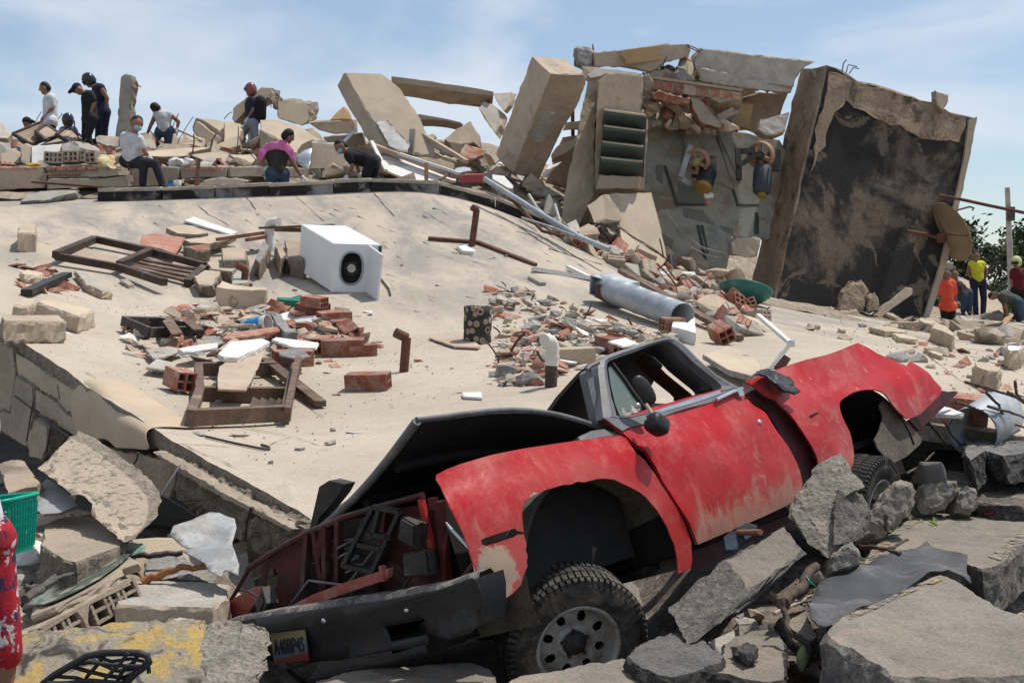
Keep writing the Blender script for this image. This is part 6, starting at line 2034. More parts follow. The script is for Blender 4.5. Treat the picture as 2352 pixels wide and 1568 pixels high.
S('roof_slab_piece', 'tan slab wedge left of the helmeted climber', 'slab', zl('A2', 0,560,120,580,170,640,130,720,0,760), 29.6,.8,.2, (0,.3,-.1), [m_plaster, m_shade])
S('back_wall_piece', 'low grey wall with a ragged pale top behind the leaning wall', 'wall', zl('A2', 770,575,900,560,1200,555,1210,590,1210,680,1020,680,870,640), 30,.1,.2, (0,.3,.05), [m_shade, m_conc])
S('back_wall_piece', 'dark low wall with a white strip below the leaning wall', 'wall', zl('A2', 905,715,1100,690,1265,670,1300,780,1120,800,980,780), 27.6,.1,.2, (0,.3,.05), [m_shade, m_conc])
S('timber', 'whitish plank leaning across the dark low wall', 'plank', zl('A2', 1090,740,1200,630,1225,640,1115,755), 27.3,.3,.1, (0,.06,0), m_wpaint, jit=.004, chip=.006)
S('back_wall_piece', 'ochre wall corner behind the leaning wall', 'wall', zl('A2', 970,550,1100,420,1140,460,1180,550), 29.5,.2,.1, (0,.2,0), m_ochre)
S('standing_block', 'upright rough block beside the bending man in black', 'block', zl('A2', 800,752,900,760,1040,768,1130,850,1130,1000,1010,1010,860,1005,785,1005), 26.0,.2,.2, (0,.4,.05), [m_conc, m_conc_light])
sheet('tin_sheet', 'crumpled silvery sheet between the pink-towelled man and the rough block', 'metal sheet', zl('A2', 650,900,740,830,805,800,790,1000,740,990,690,950), (zp('A2', 805,800), 26.1), (zp('A2', 790,1000), 25.8), (zp('A2', 650,900), 26.0), mat('silver_foil', (.60,.61,.63), (.5,.51,.53), 5,.35,.3,20,.1,0, metal=.5), amp=.12, fr=5, step=.1)
S('plastered_sheet', 'grey-white plaster sheet fallen down the leaning wall', 'panel', zl('A2', 1395,570,1440,525,1500,570,1600,680,1700,780,1690,830,1620,830,1520,800,1490,740,1440,650), 26.0,1.2,.1, (0,.06,.03), m_foil, step=.08)
# white louvred door leaf and frames
DL = thing('door_leaf', 'white louvred door leaf lying behind the parapet right of the bending man', 'door', at(zp('D5', 800,640), 25.6))
dfx = lambda *a: face(zl('D5', *a), 25.2,1.2,.2)
ref5 = ((zp('D5', 480,700), 25.1), (zp('D5', 1500,700), 25.2), (zp('D5', 480,350), 26.3))
mb = MB(); rough_prism(mb, tr(zl('D5', 470,370,620,380,1000,470,1450,600,1500,700,900,700,640,600,560,560), *ref5), V(0,.02,-.04), step=.2, jit=.004, chip=.005); mb.build('leaf', m_wpaint, DL, fixn=True)
for k in range(6):
    a, b = tr(zl('D5', 520 + k * 16,388 + k * 19,730 + k * 22,412 + k * 19), *ref5)
    mb = MB(); mb.bar(a + V(0,-.01,.01), b + V(0,-.01,.01), .03,.012); mb.build('louvre', m_wpaint, DL)
def lath(name, label, k, x0, y0, d0, x1, y1, d1, w, h, m, cat='plank', group=None):
    mb = MB()
    mb.bar(at(zp(k, x0, y0), d0), at(zp(k, x1, y1), d1), w, h)
    return tag(mb.build(name, m), label, cat, group)
lath('timber', 'long white window frame rail slanting down to the parapet', 'D5', 740,345,25.9,1540,610,25.0,.08,.05, m_wpaint)
lath('timber', 'white upright frame rail beside the bending man', 'D5', 370,185,26.3,560,570,25.2,.06,.05, m_wpaint)
lath('timber', 'brown rail running under the long white frame rail', 'D5', 380,230,26.4,1480,650,25.1,.12,.08, m_woodpale)
lath('timber', 'brown stake leaning against the parapet', 'D5', 1440,595,25.2,1200,740,24.6,.05,.03, m_wood)
lath('timber', 'weathered pole sloping down beside the tilted column', 'D5', 950,30,27.2,1640,450,26.0,.09,.07, m_woodpale)
lath('timber', 'grey upright timber below the leaning wall', 'D5', 920,20,26.6,895,360,26.5,.10,.08, m_conc_light)
lath('steel_stake', 'short rusty stake standing on the parapet below the white frame rail', 'D5', 1100,480,24.7,1100,735,24.4,.07,.05, m_rust, 'stake')
lath('steel_stake', 'rusty tee-headed stake standing on the parapet beside the seated man', 'A1', 1826,910,24.5,1805,1155,24.3,.06,.05, m_rust, 'stake')
S('drawer_front', 'brown drawer front lying on the parapet by the rusty stake', 'board', zl('D5', 620,690,800,640,930,590,965,715,700,712), 24.6,.2,.1, (0,.06,0), m_wood, jit=.004, chip=.006)
S('red_box', 'dented red metal box on the end of the parapet', 'box', zl('D5', 1540,660,1600,625,1870,615,1880,740,1560,745), 24.6,.05,.05, (0,.35,.04), mat('red_box', (.28,.035,.035), (.22,.03,.03), 4,.5,.3,30,.15,0, dust=(.4,.25,.22), dust_lo=.55, dust_hi=.75), step=.2, jit=.01, chip=.02)
S('white_board', 'white board leaning against the red metal box', 'board', zl('D5', 1980,620,2140,640,2260,770,2250,810,2190,800,1985,680), 24.8,.4,.1, (0,.05,-.02), m_wpaint, step=.2, jit=.006, chip=.008)
S('tin_drum', 'pale blue dented canister behind the red metal box', 'canister', zl('D5', 1470,590,1480,540,1600,520,1690,530,1700,570,1560,600), 25.3,.1,.1, (0,.2,0), mat('pale_blue_tin', (.36,.42,.45), (.3,.35,.38), 4,.5,.2,30,.1,0), step=.06, jit=.01, chip=.03)
S('brick_clump', 'clump of red bricks still joined below the tilted column', 'brickwork', zl('D5', 1560,330,1620,220,1760,260,1900,300,1850,370,1760,410,1650,415,1560,360), 26.2,.4,.2, (0,.3,0), [m_brick, m_mortar], step=.08, jit=.03)
S('plank', 'dark shaded board behind the long white frame rail', 'board', zl('D5', 880,370,1100,400,1300,430,1470,480,1460,560,1380,540,1100,440), 25.9,.2,.1, (0,.06,0), m_shade)
# left crest
S('brown_cabinet_side', 'white panel leaning in front of the standing man in white', 'panel', zl('A1', 285,790,560,775,560,870,470,960,290,965), 26.2,.2,.2, (0,.05,0), m_wpaint, jit=.008)
S('brown_cabinet_side', 'beige panel edge beside the white leaning panel', 'panel', zl('A1', 180,800,230,760,280,790,265,960,240,975,190,930), 26.0,.2,.2, (0,.3,0), [m_plaster])
S('rubble_slab', 'grey slab under the feet of the standing man in white', 'slab', zl('A1', 0,860,120,840,180,860,190,950,0,970), 26,.2,.2, (0,.5,.05), [m_plaster, m_conc])
S('rubble_slab', 'pale slab corner at the far end of the crest', 'slab', zl('A1', -60,560,10,570,100,680,60,720,-60,720), 28.5,.6,.2, (0,.3,-.1), [m_conc_light, m_conc])
S('red_offcut', 'upright red-brown brick end on the crest', 'brick', zl('A1', 92,740,110,715,138,730,130,800,95,810), 27,.1,0, (0,.15,0), m_brick)
S('rubble_slab', 'crumbled grey plaster lump beside the cap-wearing man in black', 'slab', zl('A1', 550,770,640,750,720,810,700,870,640,890,560,880), 26.3,.4,.2, (0,.4,0), m_conc_grey, step=.07, jit=.04)
S('brick_end', 'block of brown ribbed brick behind the seated man', 'brick', zl('A1', 880,760,1030,800,1035,860,930,870), 27.0,.1,.1, (0,.3,0), m_brick)
S('rubble_slab', 'pale slab lying over the ribbed brick behind the seated man', 'slab', zl('A1', 870,715,900,698,1045,720,1040,790,880,755), 27.0,.3,.1, (0,.4,.05), [m_conc_light, m_conc])
S('rubble_slab', 'sunlit flat slab right of the seated man', 'slab', zl('A1', 1330,840,1500,820,1720,805,1900,800,1930,810,1730,850,1720,880,1500,890,1340,880), 26.9,.8,.2, (0,.4,-.12), [m_plaster, m_shade])
S('rubble_slab', 'cracked tan slab below the helmeted climber', 'slab', zl('A1', 1740,870,1950,840,2100,850,2110,890,2060,960,1960,975,1850,920), 26.6,.7,.2, (0,.4,-.1), [m_plaster, m_conc_in])
S('rubble_slab', 'flat slab with a thick edge before the helmeted climber', 'slab', zl('A1', 2100,870,2330,865,2352,890,2352,960,2150,900), 26.6,.5,.2, (0,.3,-.14), [m_plaster, m_shade])
S('rubble_slab', 'broken slab propped under the boots of the helmeted climber', 'slab', zl('A1', 1940,800,2060,740,2190,690,2200,780,2080,830,1990,830), 28.6,.6,.2, (0,.3,-.12), [m_plaster, m_shade])
S('rubble_slab', 'grey slab triangle behind the man in the white vest', 'slab', zl('A1', 1320,720,1380,730,1420,815,1320,820), 28,.3,.2, (0,.2,0), [m_conc_light, m_conc])
S('rubble_slab', 'brown slab wedge right of the man in the white vest', 'slab', zl('A1', 1590,670,1640,720,1720,800,1560,805), 28.8,.3,.2, (0,.2,0), [m_shade, m_conc])
# shutter of dark frame and cream slats
SH = thing('louvred_shutter', 'pair of cream slatted shutters in a dark frame behind the man in white', 'shutter', at(zp('A1', 450,780), 28.3))
for quad in ((120,680,375,575,400,735,285,775), (520,690,610,615,790,740,705,800), (330,660,420,600,560,690,420,740)):
    q = [at(p, dd) for p, dd in zip(zl('A1', *quad), (27.9,28.6,28.2,27.6))]
    for i in range(4):
        mb = MB(); mb.bar(q[i], q[(i + 1) % 4], .07,.06); mb.build('frame_rail', m_wood_d, SH)
    for k in range(1,9):
        mb = MB(); mb.bar(q[0].lerp(q[3], k / 9), q[1].lerp(q[2], k / 9), .09,.02); mb.build('slat', m_woodpale if k % 2 else m_plaster, SH)
# hollow block course on the wall
me_far = hollow_mesh('hollow_block', .36,.20,.20,2,2, m_mortar, .03)
for i, (x, y) in enumerate(((480,960), (560,955), (640,950), (720,945), (800,945), (860,950))):
    o = bpy.data.objects.new('hollow_block', me_far); C.objects.link(o)
    o.location = at(zp('A1', x, y), 25.5); o.rotation_euler = (rnd(-.1,.1), rnd(-.1,.1), R(80) + rnd(-.3,.3))
    tag(o, 'dusty hollow block lying in a row on the long plastered wall length', 'block', 'hollow blocks on the wall')
sheet('patterned_cloth', 'orange and green patterned cloth hanging beside the seated man', 'cloth', zl('A1', 885,905,940,880,1000,868,1050,880,1060,930,1040,960,1085,1000,1040,1002,980,970,920,940), (zp('A1', 885,905), 25.3), (zp('A1', 1050,880), 25.5), (zp('A1', 1085,1000), 25.0), mat('patterned_cloth', (.55,.24,.06), (.22,.34,.22), 12,.9,.2,30,.1,0, spots=(.55,.50,.30), spot_scale=9, spot_lo=.5, spot_hi=.55), amp=.05, fr=8)
me = rock_mesh('bottle', m_wpaint, .09,.09,.07,5,2,.05)
o = bpy.data.objects.new('plastic_bottle', me); C.objects.link(o); o.location = at(zp('A1', 1615,1140), 24.2)
tag(o, 'white plastic bottle with a blue cap by the parapet', 'bottle')
mb = MB(); mb.lathe([(0,.0), (.06,0), (.06,.05)], Matrix.Translation(o.location + V(-.07,-.08,0)) @ frame_from(V(.3,-1,0)).to_4x4(), 12); mb.build('cap', m_blue, o)
me = rock_mesh('helmet', mat('helmet_yellow', (.55,.33,.03), (.5,.3,.03), 4,.5,0,30,.05,0), .10,.10,.05,2,2,.05)
o = bpy.data.objects.new('hard_hat', me); C.objects.link(o); o.location = at(zp('A1', 312,965), 25.5)
tag(o, 'yellow plastic dish lying on the wall top', 'dish')
for i, (x, y) in enumerate(((1610,940), (1690,950), (1735,935))):
    me = rock_mesh('plastic_bag', m_wpaint, .12,.10,.08,11 + i, 2,.3)
    o = bpy.data.objects.new('plastic_bag', me); C.objects.link(o); o.location = at(zp('A1', x, y), 25.7)
    tag(o, 'white plastic bag lying on the wall beside the seated man', 'bag', 'white bags on the wall')
rod('thin_pipe', [at(zp('A1', 290,1120), 24.4), at(zp('A1', 620,1145), 24.3), at(zp('A1', 960,1170), 24.2)], .02, m_rust, label='thin rusty pipe lying along the wall foot above the parapet', cat='pipe')
S('parapet_stub', 'pale broken parapet end lying loose at the far left of the kerb line', 'kerb piece', zl('A1', 175,1300,250,1235,370,1205,520,1190,720,1195,700,1220,560,1250,420,1290), 23.4,.5,.1, (0,.2,-.12), [m_conc_light, m_conc_grey], step=.07, jit=.03)

# ---------------------------------------------------------------- things lying on the roof deck
def os_(k, x, y, h=0.0):
    return SLAB.hit(zp(k, x, y), h=h)
def osl(k, h, *a):
    return [os_(k, a[i], a[i + 1], h) for i in range(0, len(a), 2)]
def plate(name, label, cat, k, pts, h, th, m, group=None, **kw):
    """flat piece lying on the deck, top face traced at height h"""
    kw.setdefault('step', .07); kw.setdefault('jit', .006); kw.setdefault('chip', .01)
    p3 = osl(k, h, *pts)
    n_ = slab_n(p3[0])
    return chunk(name, label, cat, p3,-n_ * th, m, group, **kw)
def bars(T_, k, h, segs, w, hh, m, nm='rail'):
    for sg in segs:
        h0 = sg[4] if len(sg) > 4 else h
        h1 = sg[5] if len(sg) > 5 else h0
        mb = MB(); mb.bar(os_(k, sg[0], sg[1], h0), os_(k, sg[2], sg[3], h1), w, hh, up=slab_n(os_(k, sg[0], sg[1]))); mb.build(nm, m, T_)
# washing machine lying on its back
fq = [os_('B2', 1420,832,.0), os_('B2', 1830,838,.0)]
dW = fq[0].y
F4 = [at(zp('B2', 1450,430), dW - .05), at(zp('B2', 1852,442), dW + .02), at(zp('B2', 1830,838), dW + .02), at(zp('B2', 1420,832), dW - .05)]
bk = at(zp('B2', 1190,265), dW + 1.0) - F4[0]
bk2 = at(zp('B2', 1545,282), dW + 1.05) - F4[1]
bk = (bk + bk2) / 2
WM = thing('washing_machine', 'white top-loading washing machine toppled on its back, lid hanging open', 'washing machine', F4[3])
B4 = [q + bk for q in F4]
mb = MB()
mb.add(F4 + B4, [(4,5,1,0), (5,6,2,1), (6,7,3,2), (7,4,0,3), (7,6,5,4)])
o = mb.build('cabinet', m_white, WM, fixn=True)
bv = o.modifiers.new('b', 'BEVEL'); bv.width = .02; bv.segments = 3
cu_, cv_ = F4[1] - F4[0], F4[3] - F4[0]
nf = cu_.cross(cv_).normalized()
if nf.dot(bk) > 0:
    nf = -nf
def fpt(u, v, o_=0):
    return F4[0] + cu_ * u + cv_ * v + nf * o_
mb = MB()
N_ = 32
cir, outr = [], []
for i in range(N_):
    a = 2 * math.pi * i / N_
    ca, sa = math.cos(a), math.sin(a)
    cir.append((.40 + .235 * math.copysign(abs(ca) ** .8, ca), .50 + .335 * math.copysign(abs(sa) ** .9, sa)))
    mxx_ = max(abs(ca), abs(sa))
    outr.append((min(1, max(0,.5 + .5 * ca / mxx_)), min(1, max(0,.5 + .5 * sa / mxx_))))
mb.loft([[fpt(u, v, .012) for u, v in outr], [fpt(u, v, .012) for u, v in cir], [fpt(u, v, -.03) for u, v in cir]], caps=False, smooth=False)
mb.build('top_panel', m_white, WM)
mb = MB()
mb.loft([[fpt(u, v, -.028) for u, v in cir], [fpt(.40 + (u - .4) * 1.1,.5 + (v - .5) * 1.1,-.40) for u, v in cir]], caps=False)
mb.add([fpt(u, v, -.40) for u, v in cir], [tuple(range(N_))])
DR = mb.build('drum', mat('drum_dark', (.035,.035,.036), (.05,.05,.05), 6,.4,.1,40,.1,0), WM)
mb = MB()
M = Matrix.Translation(fpt(.40,.50,-.36)) @ frame_from(nf, cv_).to_4x4()
mb.lathe([(.10,0), (.055,.08), (.045,.22), (.06,.225), (.055,.27), (.03,.275), (.028,.24), (.0,.24)], M, 18)
mb.build('agitator', m_wpaint, DR)
mb = MB(); mb.tube([fpt(u, v, .016) for u, v in cir + cir[:1]], .014,6); mb.build('drum_rim', m_galv, WM)
mb = MB(); mb.bar(fpt(.03,-.003,-.06), fpt(.03,1.0,-.06), .004,.006); mb.build('panel_seam', m_steel_d, WM)
lid = [at(zp('B2', 1735,442), dW - .05), at(zp('B2', 1845,520), dW - .5), at(zp('B2', 1806,912), dW - .5), at(zp('B2', 1702,822), dW - .05)]
mb = MB(); mb.prism(lid, V(.03,.01,0)); o = mb.build('lid', m_white, WM, fixn=True)
bv = o.modifiers.new('b', 'BEVEL'); bv.width = .01; bv.segments = 2
mb = MB(); mb.prism([fpt(.93,.03,.012), fpt(1.0,.03,.012), fpt(1.0,.97,.012), fpt(.93,.97,.012)], nf * .03); mb.build('control_panel', m_steel_d, WM, fixn=True)
rod('drain_hose', osl('B2', .02,1840,720,1880,770,1910,810,1922,858), .012, m_steel_d, label='short grey hose trailing from the washing machine', cat='hose')
# vent pipes and steel stubs
def pipe_thing(name, label, pts, rs, mats, cat='pipe'):
    T_ = thing(name, label, cat, pts[0][0])
    for (seg, r, m, nm) in zip(pts, rs, mats, ('shaft', 'elbow', 'collar', 'x')):
        mb = MB(); mb.tube(seg, r, 14); mb.build(nm, m, T_)
    return T_
def arc3(p0, p1, p2, n=7):
    return [p0 * (1 - t) ** 2 + p1 * 2 * t * (1 - t) + p2 * t * t for t in [i / n for i in range(n + 1)]]
b1 = os_('B4', 905,1352)
d1 = b1.y
P = lambda k, x, y, d: at(zp(k, x, y), d)
m_pipe_dk = mat('charred_pipe', (.16,.085,.05), (.04,.03,.025), 2.5,.7,.3,30,.2,0)
pipe_thing('vent_pipe', 'white plastic elbow on a charred brown vent pipe behind the truck windscreen', [[b1 - V(0,0,.05), P('B4', 908,1195, d1)], [P('B4', 910,1200, d1), P('B4', 915,1130, d1)] + arc3(P('B4', 915,1100, d1), P('B4', 920,1015, d1), P('B4', 862,1030, d1 - .08)), [P('B4', 912,1145, d1), P('B4', 913,1130, d1)]], [.052,.058,.064], [m_pipe_dk, m_pvc, m_pvc])
b2 = os_('B2', 930,480)
d2 = b2.y
pipe_thing('vent_pipe', 'white plastic elbow pipe standing among boards beside the washing machine', [[b2 - V(0,0,.05), P('B2', 915,395, d2)], [P('B2', 915,400, d2), P('B2', 913,320, d2)] + arc3(P('B2', 912,300, d2), P('B2', 915,240, d2), P('B2', 985,252, d2 - .1)), [P('B2', 914,350, d2), P('B2', 914,335, d2)]], [.07,.072,.078], [m_pvc, m_pvc, m_pvc])
for lb, base, top, hd, k in (('rusty steel pipe stub with a bent head standing in the tan brick block', (690,892), (712,640), (640,605), 'B2'), ('rusty steel pipe stub with a bent head beside the maroon rag', (2030,1497), (2056,1212), (1962,1170), 'B2'), ('rusty steel pipe stub standing on bare deck near the bent steel angle', (355,372), (392,122), (362,106), 'B4')):
    bs = os_(k, *base)
    dd = bs.y
    sc_ = .045 if k == 'B2' else .05
    pipe_thing('pipe_stub', lb, [[bs - V(0,0,.05), P(k, *top, dd)], [P(k, top[0] + 2, top[1] + 4, dd), P(k, *hd, dd - .05)]], [sc_, sc_ * 1.05], [m_rust, m_rust])
# dark door frame with slats
DF = thing('slatted_door', 'dark brown slatted door frame lying splayed on the upper left deck', 'door', os_('B1', 1050,640))
bars(DF, 'B1', .10, [(505,510,1060,610,.12,.10), (1060,605,1500,750,.10,.16), (505,500,865,355,.14,.12), (860,355,1345,460,.12,.10), (1345,460,1870,600,.10,.14), (1085,590,1370,465,.12,.12), (1705,755,1860,620,.06,.12)], .09,.09, m_wood_d)
bars(DF, 'B1', .06, [(1310,545,1815,640), (1270,570,1790,672), (1215,595,1730,700), (1200,610,1700,735)], .10,.03, m_wood, 'slat')
mb = MB(); mb.prism(osl('B1', .08,525,490,760,430,1190,545,1060,590), V(0,0,-.02)); mb.build('door_panel', m_woodpale, DF, fixn=True)
# second frame near the edge
WF2 = thing('window_frame', 'brown rectangular window frame lying near the broken roof edge', 'window frame', os_('B3', 900,850))
bars(WF2, 'B3', .08, [(590,845,1222,815), (640,530,648,690), (648,690,590,850), (1295,465,1238,690), (1238,690,1216,820), (650,690,1232,695,.06,.06), (640,530,1155,525)], .07,.12, m_wood)
for k in range(4):
    mb = MB(); a, b = os_('B3', 1000 + k * 55,800,.07), os_('B3', 1030 + k * 52,725,.16); mb.bar(a, b, .09,.012, up=(.6,0,.8)); mb.build('slat', m_woodpale, WF2)
plate('curved_board', 'wide dusty pink-brown curved board lying over the window frame', 'board', 'B3', (880,440,1000,405,1090,388,1050,470,1000,580,950,662,850,660,770,655,768,590,780,510,840,470), .17,.02, m_woodpale)
lath2 = lambda name, label, k, x0, y0, x1, y1, h0, h1, w, hh, m, cat='board': tag((lambda mb: (mb.bar(os_(k, x0, y0, h0), os_(k, x1, y1, h1), w, hh), mb.build(name, m))[1])(MB()), label, cat)
lath2('timber', 'grey diagonal timber poking out under the window frame', 'B3', 1080,470,1440,755,.12,.04,.10,.05, m_wood)
lath2('timber', 'brown timber slanting over the hollow brick by the window frame', 'B3', 1295,460,1225,800,.22,.12,.05,.05, m_wood)
# boards beside the washing machine
plate('white_board', 'clean white board lying above the pink tile', 'board', 'B2', (195,235,280,205,650,332,590,352), .05,.03, m_wpaint)
plate('pink_tile', 'large dusty pink tile panel propped beside the dark door frame', 'tile panel', 'B1', (1290,330,1400,300,1690,342,1595,492,1450,440,1275,405), .14,.05, m_brick_pink)
plate('cream_slab', 'cream slab fragment above the pink tile panel', 'slab', 'B2', (50,300,110,278,260,278,400,342,300,355,150,345), .16,.08, [m_plaster, m_conc_in], mi_side=1)
plate('cream_slab', 'cream slab lying under the brown boards', 'slab', 'B2', (195,395,330,380,480,350,640,350,560,400,420,430,250,420), .18,.10, [m_plaster, m_conc_in], mi_side=1)
for lb, a in (('long red-brown board beside the white elbow pipe', (480,395,855,342,.24,.26,.11,.05)), ('short red-brown board end by the white elbow pipe', (720,400,880,375,.22,.22,.08,.05)), ('dark brown board running from the elbow pipe to the washing machine', (950,312,1190,318,.24,.30,.14,.06)), ('thin brown board behind the washing machine', (830,300,1450,275,.30,.55,.05,.03))):
    lath2('brown_board', lb, 'B2', a[0], a[1], a[2], a[3], a[4], a[5], a[6], a[7], mat('red_brown_board', (.30,.13,.08), (.22,.09,.06), 5,.7,.2,40,.1,.1) if 'red' in lb else m_wood)
for lb, pts, h, m_ in (('square tan masonry lump in the shade under the brown boards', (510,470,600,455,720,480,715,560,520,560), .30, m_shade), ('grey speckled slab leaning below the elbow pipe', (790,560,860,410,915,440,900,480,830,592), .25, m_conc_grey), ('dark brick lump left of the masonry in the shade', (195,450,300,440,420,430,415,480,300,490), .2, m_brick), ('tan lump leaning between the elbow pipe and the washing machine', (960,450,1000,390,1050,520,1010,560), .28, m_shade), ('dark mass of masonry against the washing machine', (1040,400,1200,420,1190,560,1060,540), .3, m_shade), ('tan slab with brick core beside the slatted door frame', (280,700,370,650,500,650,510,680,440,780,320,775), .16, m_plaster), ('cream slab between the door frame and the first pipe stub', (380,580,500,562,640,572,690,610,600,665,420,640), .18, m_plaster), ('upright pinkish stub behind the first pipe stub', (600,690,650,645,745,700,740,760,600,770), .25, m_conc_light)):
    p3 = osl('B2', h, *pts)
    chunk('masonry_lump', lb, 'masonry', p3, V(rnd(-.05,.05), .12,-h), [m_, m_conc_in], step=.05, jit=.02, chip=.03, mi_side=1)
# tan brick block at the first stub
TB = plate('brick_block', 'long tan plastered block with red brick showing, round the first pipe stub', 'block', 'B2', (470,790,520,742,600,770,760,790,900,800,880,815,700,815,560,808), .24,.26, [m_plaster, m_plaster], jit=.012)
for a in ((620,870,770,872,760,800,640,795), (490,850,530,855,525,825,490,815)):
    q = osl('B2', .02, a[0], a[1], a[2], a[3]) ; tq = [p + V(0,-.02,.17) for p in q]
    mb = MB(); mb.prism([q[0] + V(0,-.03,.03), q[1] + V(0,-.03,.03), tq[1], tq[0]], V(0,.05,0)); mb.build('brick', m_brick, TB, fixn=True)
# blocks at the left edge
for lb, k, pts, h, m_ in (('small upright tan block alone on the upper deck', 'B1', (170,240,230,205,330,218,325,300,160,300), .26, m_plaster), ('long cracked concrete block among the left deck blocks', 'B1', (335,925,460,890,860,1000,845,1010,720,1060,500,985), .18, m_plaster), ('long flat concrete block at the roof edge', 'B1', (5,1055,20,1045,540,1048,600,1100,590,1110,30,1100), .20, m_plaster), ('rounded concrete end behind the long cracked block', 'B1', (120,950,200,890,330,890,340,940,250,970), .14, m_plaster), ('grey screed wedge below the dark door frame', 'B1', (680,640,760,645,900,740,1020,830,930,825,780,765), .10, m_conc_light), ('pale chip below the dark door frame', 'B1', (1090,722,1160,715,1222,770,1170,775), .05, m_conc_light), ('tan brick-cored lump at the far left of the deck', 'B1', (175,650,250,632,400,660,370,690,220,680), .10, m_plaster), ('flat white slab on the deck above the grey tray', 'B2', (290,960,340,915,480,915,500,945,380,970), .12, m_conc_light)):
    p3 = osl(k, h, *pts)
    chunk('deck_block', lb, 'block', p3, V(0,-.01,-h), [m_, m_conc], step=.05, jit=.015, chip=.03, mi_side=1)
lath2('charred_stick', 'black charred stick among bricks at the far left of the deck', 'B1', 240,840,610,680,.05,.06,.12,.06, m_black, 'stick')
# crumpled metal tray and boards of the central heap
CT = thing('crumpled_tray', 'crumpled brown metal tray at the left of the central brick heap', 'metal tray', os_('B3', 420,340))
bars(CT, 'B3', .12, [(150,215,380,220), (150,215,330,290), (330,290,690,275), (380,220,690,275)], .05,.10, m_steel_d, 'rim')
for pts in ((410,215,460,180,540,290,470,300), (540,210,600,200,680,270,610,270)):
    mb = MB(); mb.prism(osl('B3', .2, *pts), V(0,.02,-.02)); mb.build('folded_wing', m_wood, CT, fixn=True)
for lb, pts, h, th, m_ in (('white plaster board with broken edge on the brick heap', (770,430,850,350,1060,328,1110,350,1040,390,900,450,810,450), .22,.05, m_wpaint), ('yellowish white board below the grey tray', (510,395,600,375,770,355,770,385,640,410,540,415), .16,.05, m_wpaint), ('pale grey square tile left of the brick heap', (300,400,440,378,560,400,420,450,350,460), .08,.02, m_conc_light), ('second pale grey tile nearer the hollow red brick', (300,515,370,460,500,490,480,520,430,535), .08,.02, m_conc_light), ('white tile strip lying on the brick heap', (1120,335,1150,320,1430,355,1410,390,1260,385), .16,.03, m_wpaint), ('red-brown curved strip across the brick heap', (800,325,850,290,1170,250,1180,275,960,315,840,330), .20,.04, m_brick_pink), ('grey screed slab standing in the brick heap', (1130,180,1170,165,1240,260,1290,285,1210,290,1150,230), .22,.10, m_conc_grey), ('tan board end under the white plaster board', (770,400,870,325,910,335,830,400), .2,.03, m_woodpale), ('grey tin plate below the tray', (660,330,700,280,820,350,770,370), .08,.02, m_foil), ('large pale sheet under the patterned bin', None, 0,0, None), ('white tile lying alone by the truck hood', None, 1,0, None), ('dark grey slate by the red brick stack', (1530,120,1630,135,1600,165,1540,150), .12,.02, m_asph)):
    if pts is None and h == 0:
        plate('pale_sheet', lb, 'sheet', 'B4', (60,1005,130,985,290,975,420,1062,400,1075,240,1066), .03,.02, m_woodpale)
    elif pts is None:
        plate('white_tile', lb, 'tile', 'B4', (290,1385,425,1380,432,1420,300,1412), .03,.02, m_wpaint)
    else:
        plate('heap_board', lb, 'board', 'B3', pts, h, th, m_)
# hollow bricks, each one a copy of the same block
me_b6 = hollow_mesh('hollow_brick6', .38,.20,.15,3,2, m_brick, .012)
me_b4 = hollow_mesh('hollow_brick4', .26,.17,.16,2,2, m_brick, .014)
def brick_at(k, x, y, h, rz, me, label, tilt=(0,0), sc=1.0, cat='brick'):
    p = os_(k, x, y, h)
    o = bpy.data.objects.new('hollow_brick', me)
    C.objects.link(o)
    o.matrix_basis = Matrix.Translation(p) @ frame_from(slab_n(p), (1,0,0)).to_4x4() @ Euler((tilt[0], tilt[1], R(rz))).to_matrix().to_4x4() @ Matrix.Scale(sc, 4)
    return tag(o, label, cat)
brick_at('B3', 510,655,.03,-52, me_b4, 'clean red four-hole brick balanced on grey rubble by the window frame')
brick_at('B3', 1260,505,0,20, me_b6, 'red hollow brick with a grey slate cap behind the window frame')
plate('slate_cap', 'grey mortar slate lying on the red hollow brick', 'slate', 'B3', (1165,415,1230,395,1320,400,1370,440,1290,462,1180,440), .17,.02, m_conc_grey)
brick_at('B3', 1390,180,0,-20, me_b6, 'red six-hole brick under a white tile in the brick stack')
brick_at('B3', 1400,120,.16,-30, me_b6, 'dusty pink brick on top of the brick stack', sc=.8)
brick_at('B3', 1530,235,0,25, me_b6, 'red brick with a clean smooth face right of the brick stack')
brick_at('B3', 1640,320,0,-60, me_b4, 'broken hollow brick lying open below the brick stack', (.4,.3))
brick_at('B3', 1450,420,0,75, me_b4, 'wavy-ended broken brick at the start of the long brick row')
brick_at('B3', 1590,440,0,3, me_b6, 'long red brick in the middle of the long brick row', sc=1.15)
brick_at('B3', 1720,440,0,8, me_b6, 'short red brick ending the long brick row', sc=.75)
brick_at('B3', 1755,665,0,-8, me_b6, 'red brick lying alone on bare deck below the second pipe stub')
brick_at('B4', 1330,1110,0,-65, me_b6, 'six-hole brick capped by a white tile beside the door window')
plate('white_tile', 'white tile capping the six-hole brick beside the door window', 'tile', 'B4', (1300,1030,1420,1008,1515,1045,1400,1065), .17,.02, m_wpaint)
brick_at('B4', 1500,505,.05,-55, me_b6, 'dusty six-hole brick at the top of the brick spill', sc=1.2)
brick_at('B4', 2100,1020,.05,-70, me_b4, 'orange hollow brick standing open behind the truck bed', (.5,.2), 1.1)
brick_at('B4', 1740,965,.02,20, me_b4, 'red hollow brick under the open end of the fallen duct')
brick_at('B4', 1085,360,.05,-40, me_b4, 'hollow brick at the foot of the long silver pole', (.2,.2), 1.1)
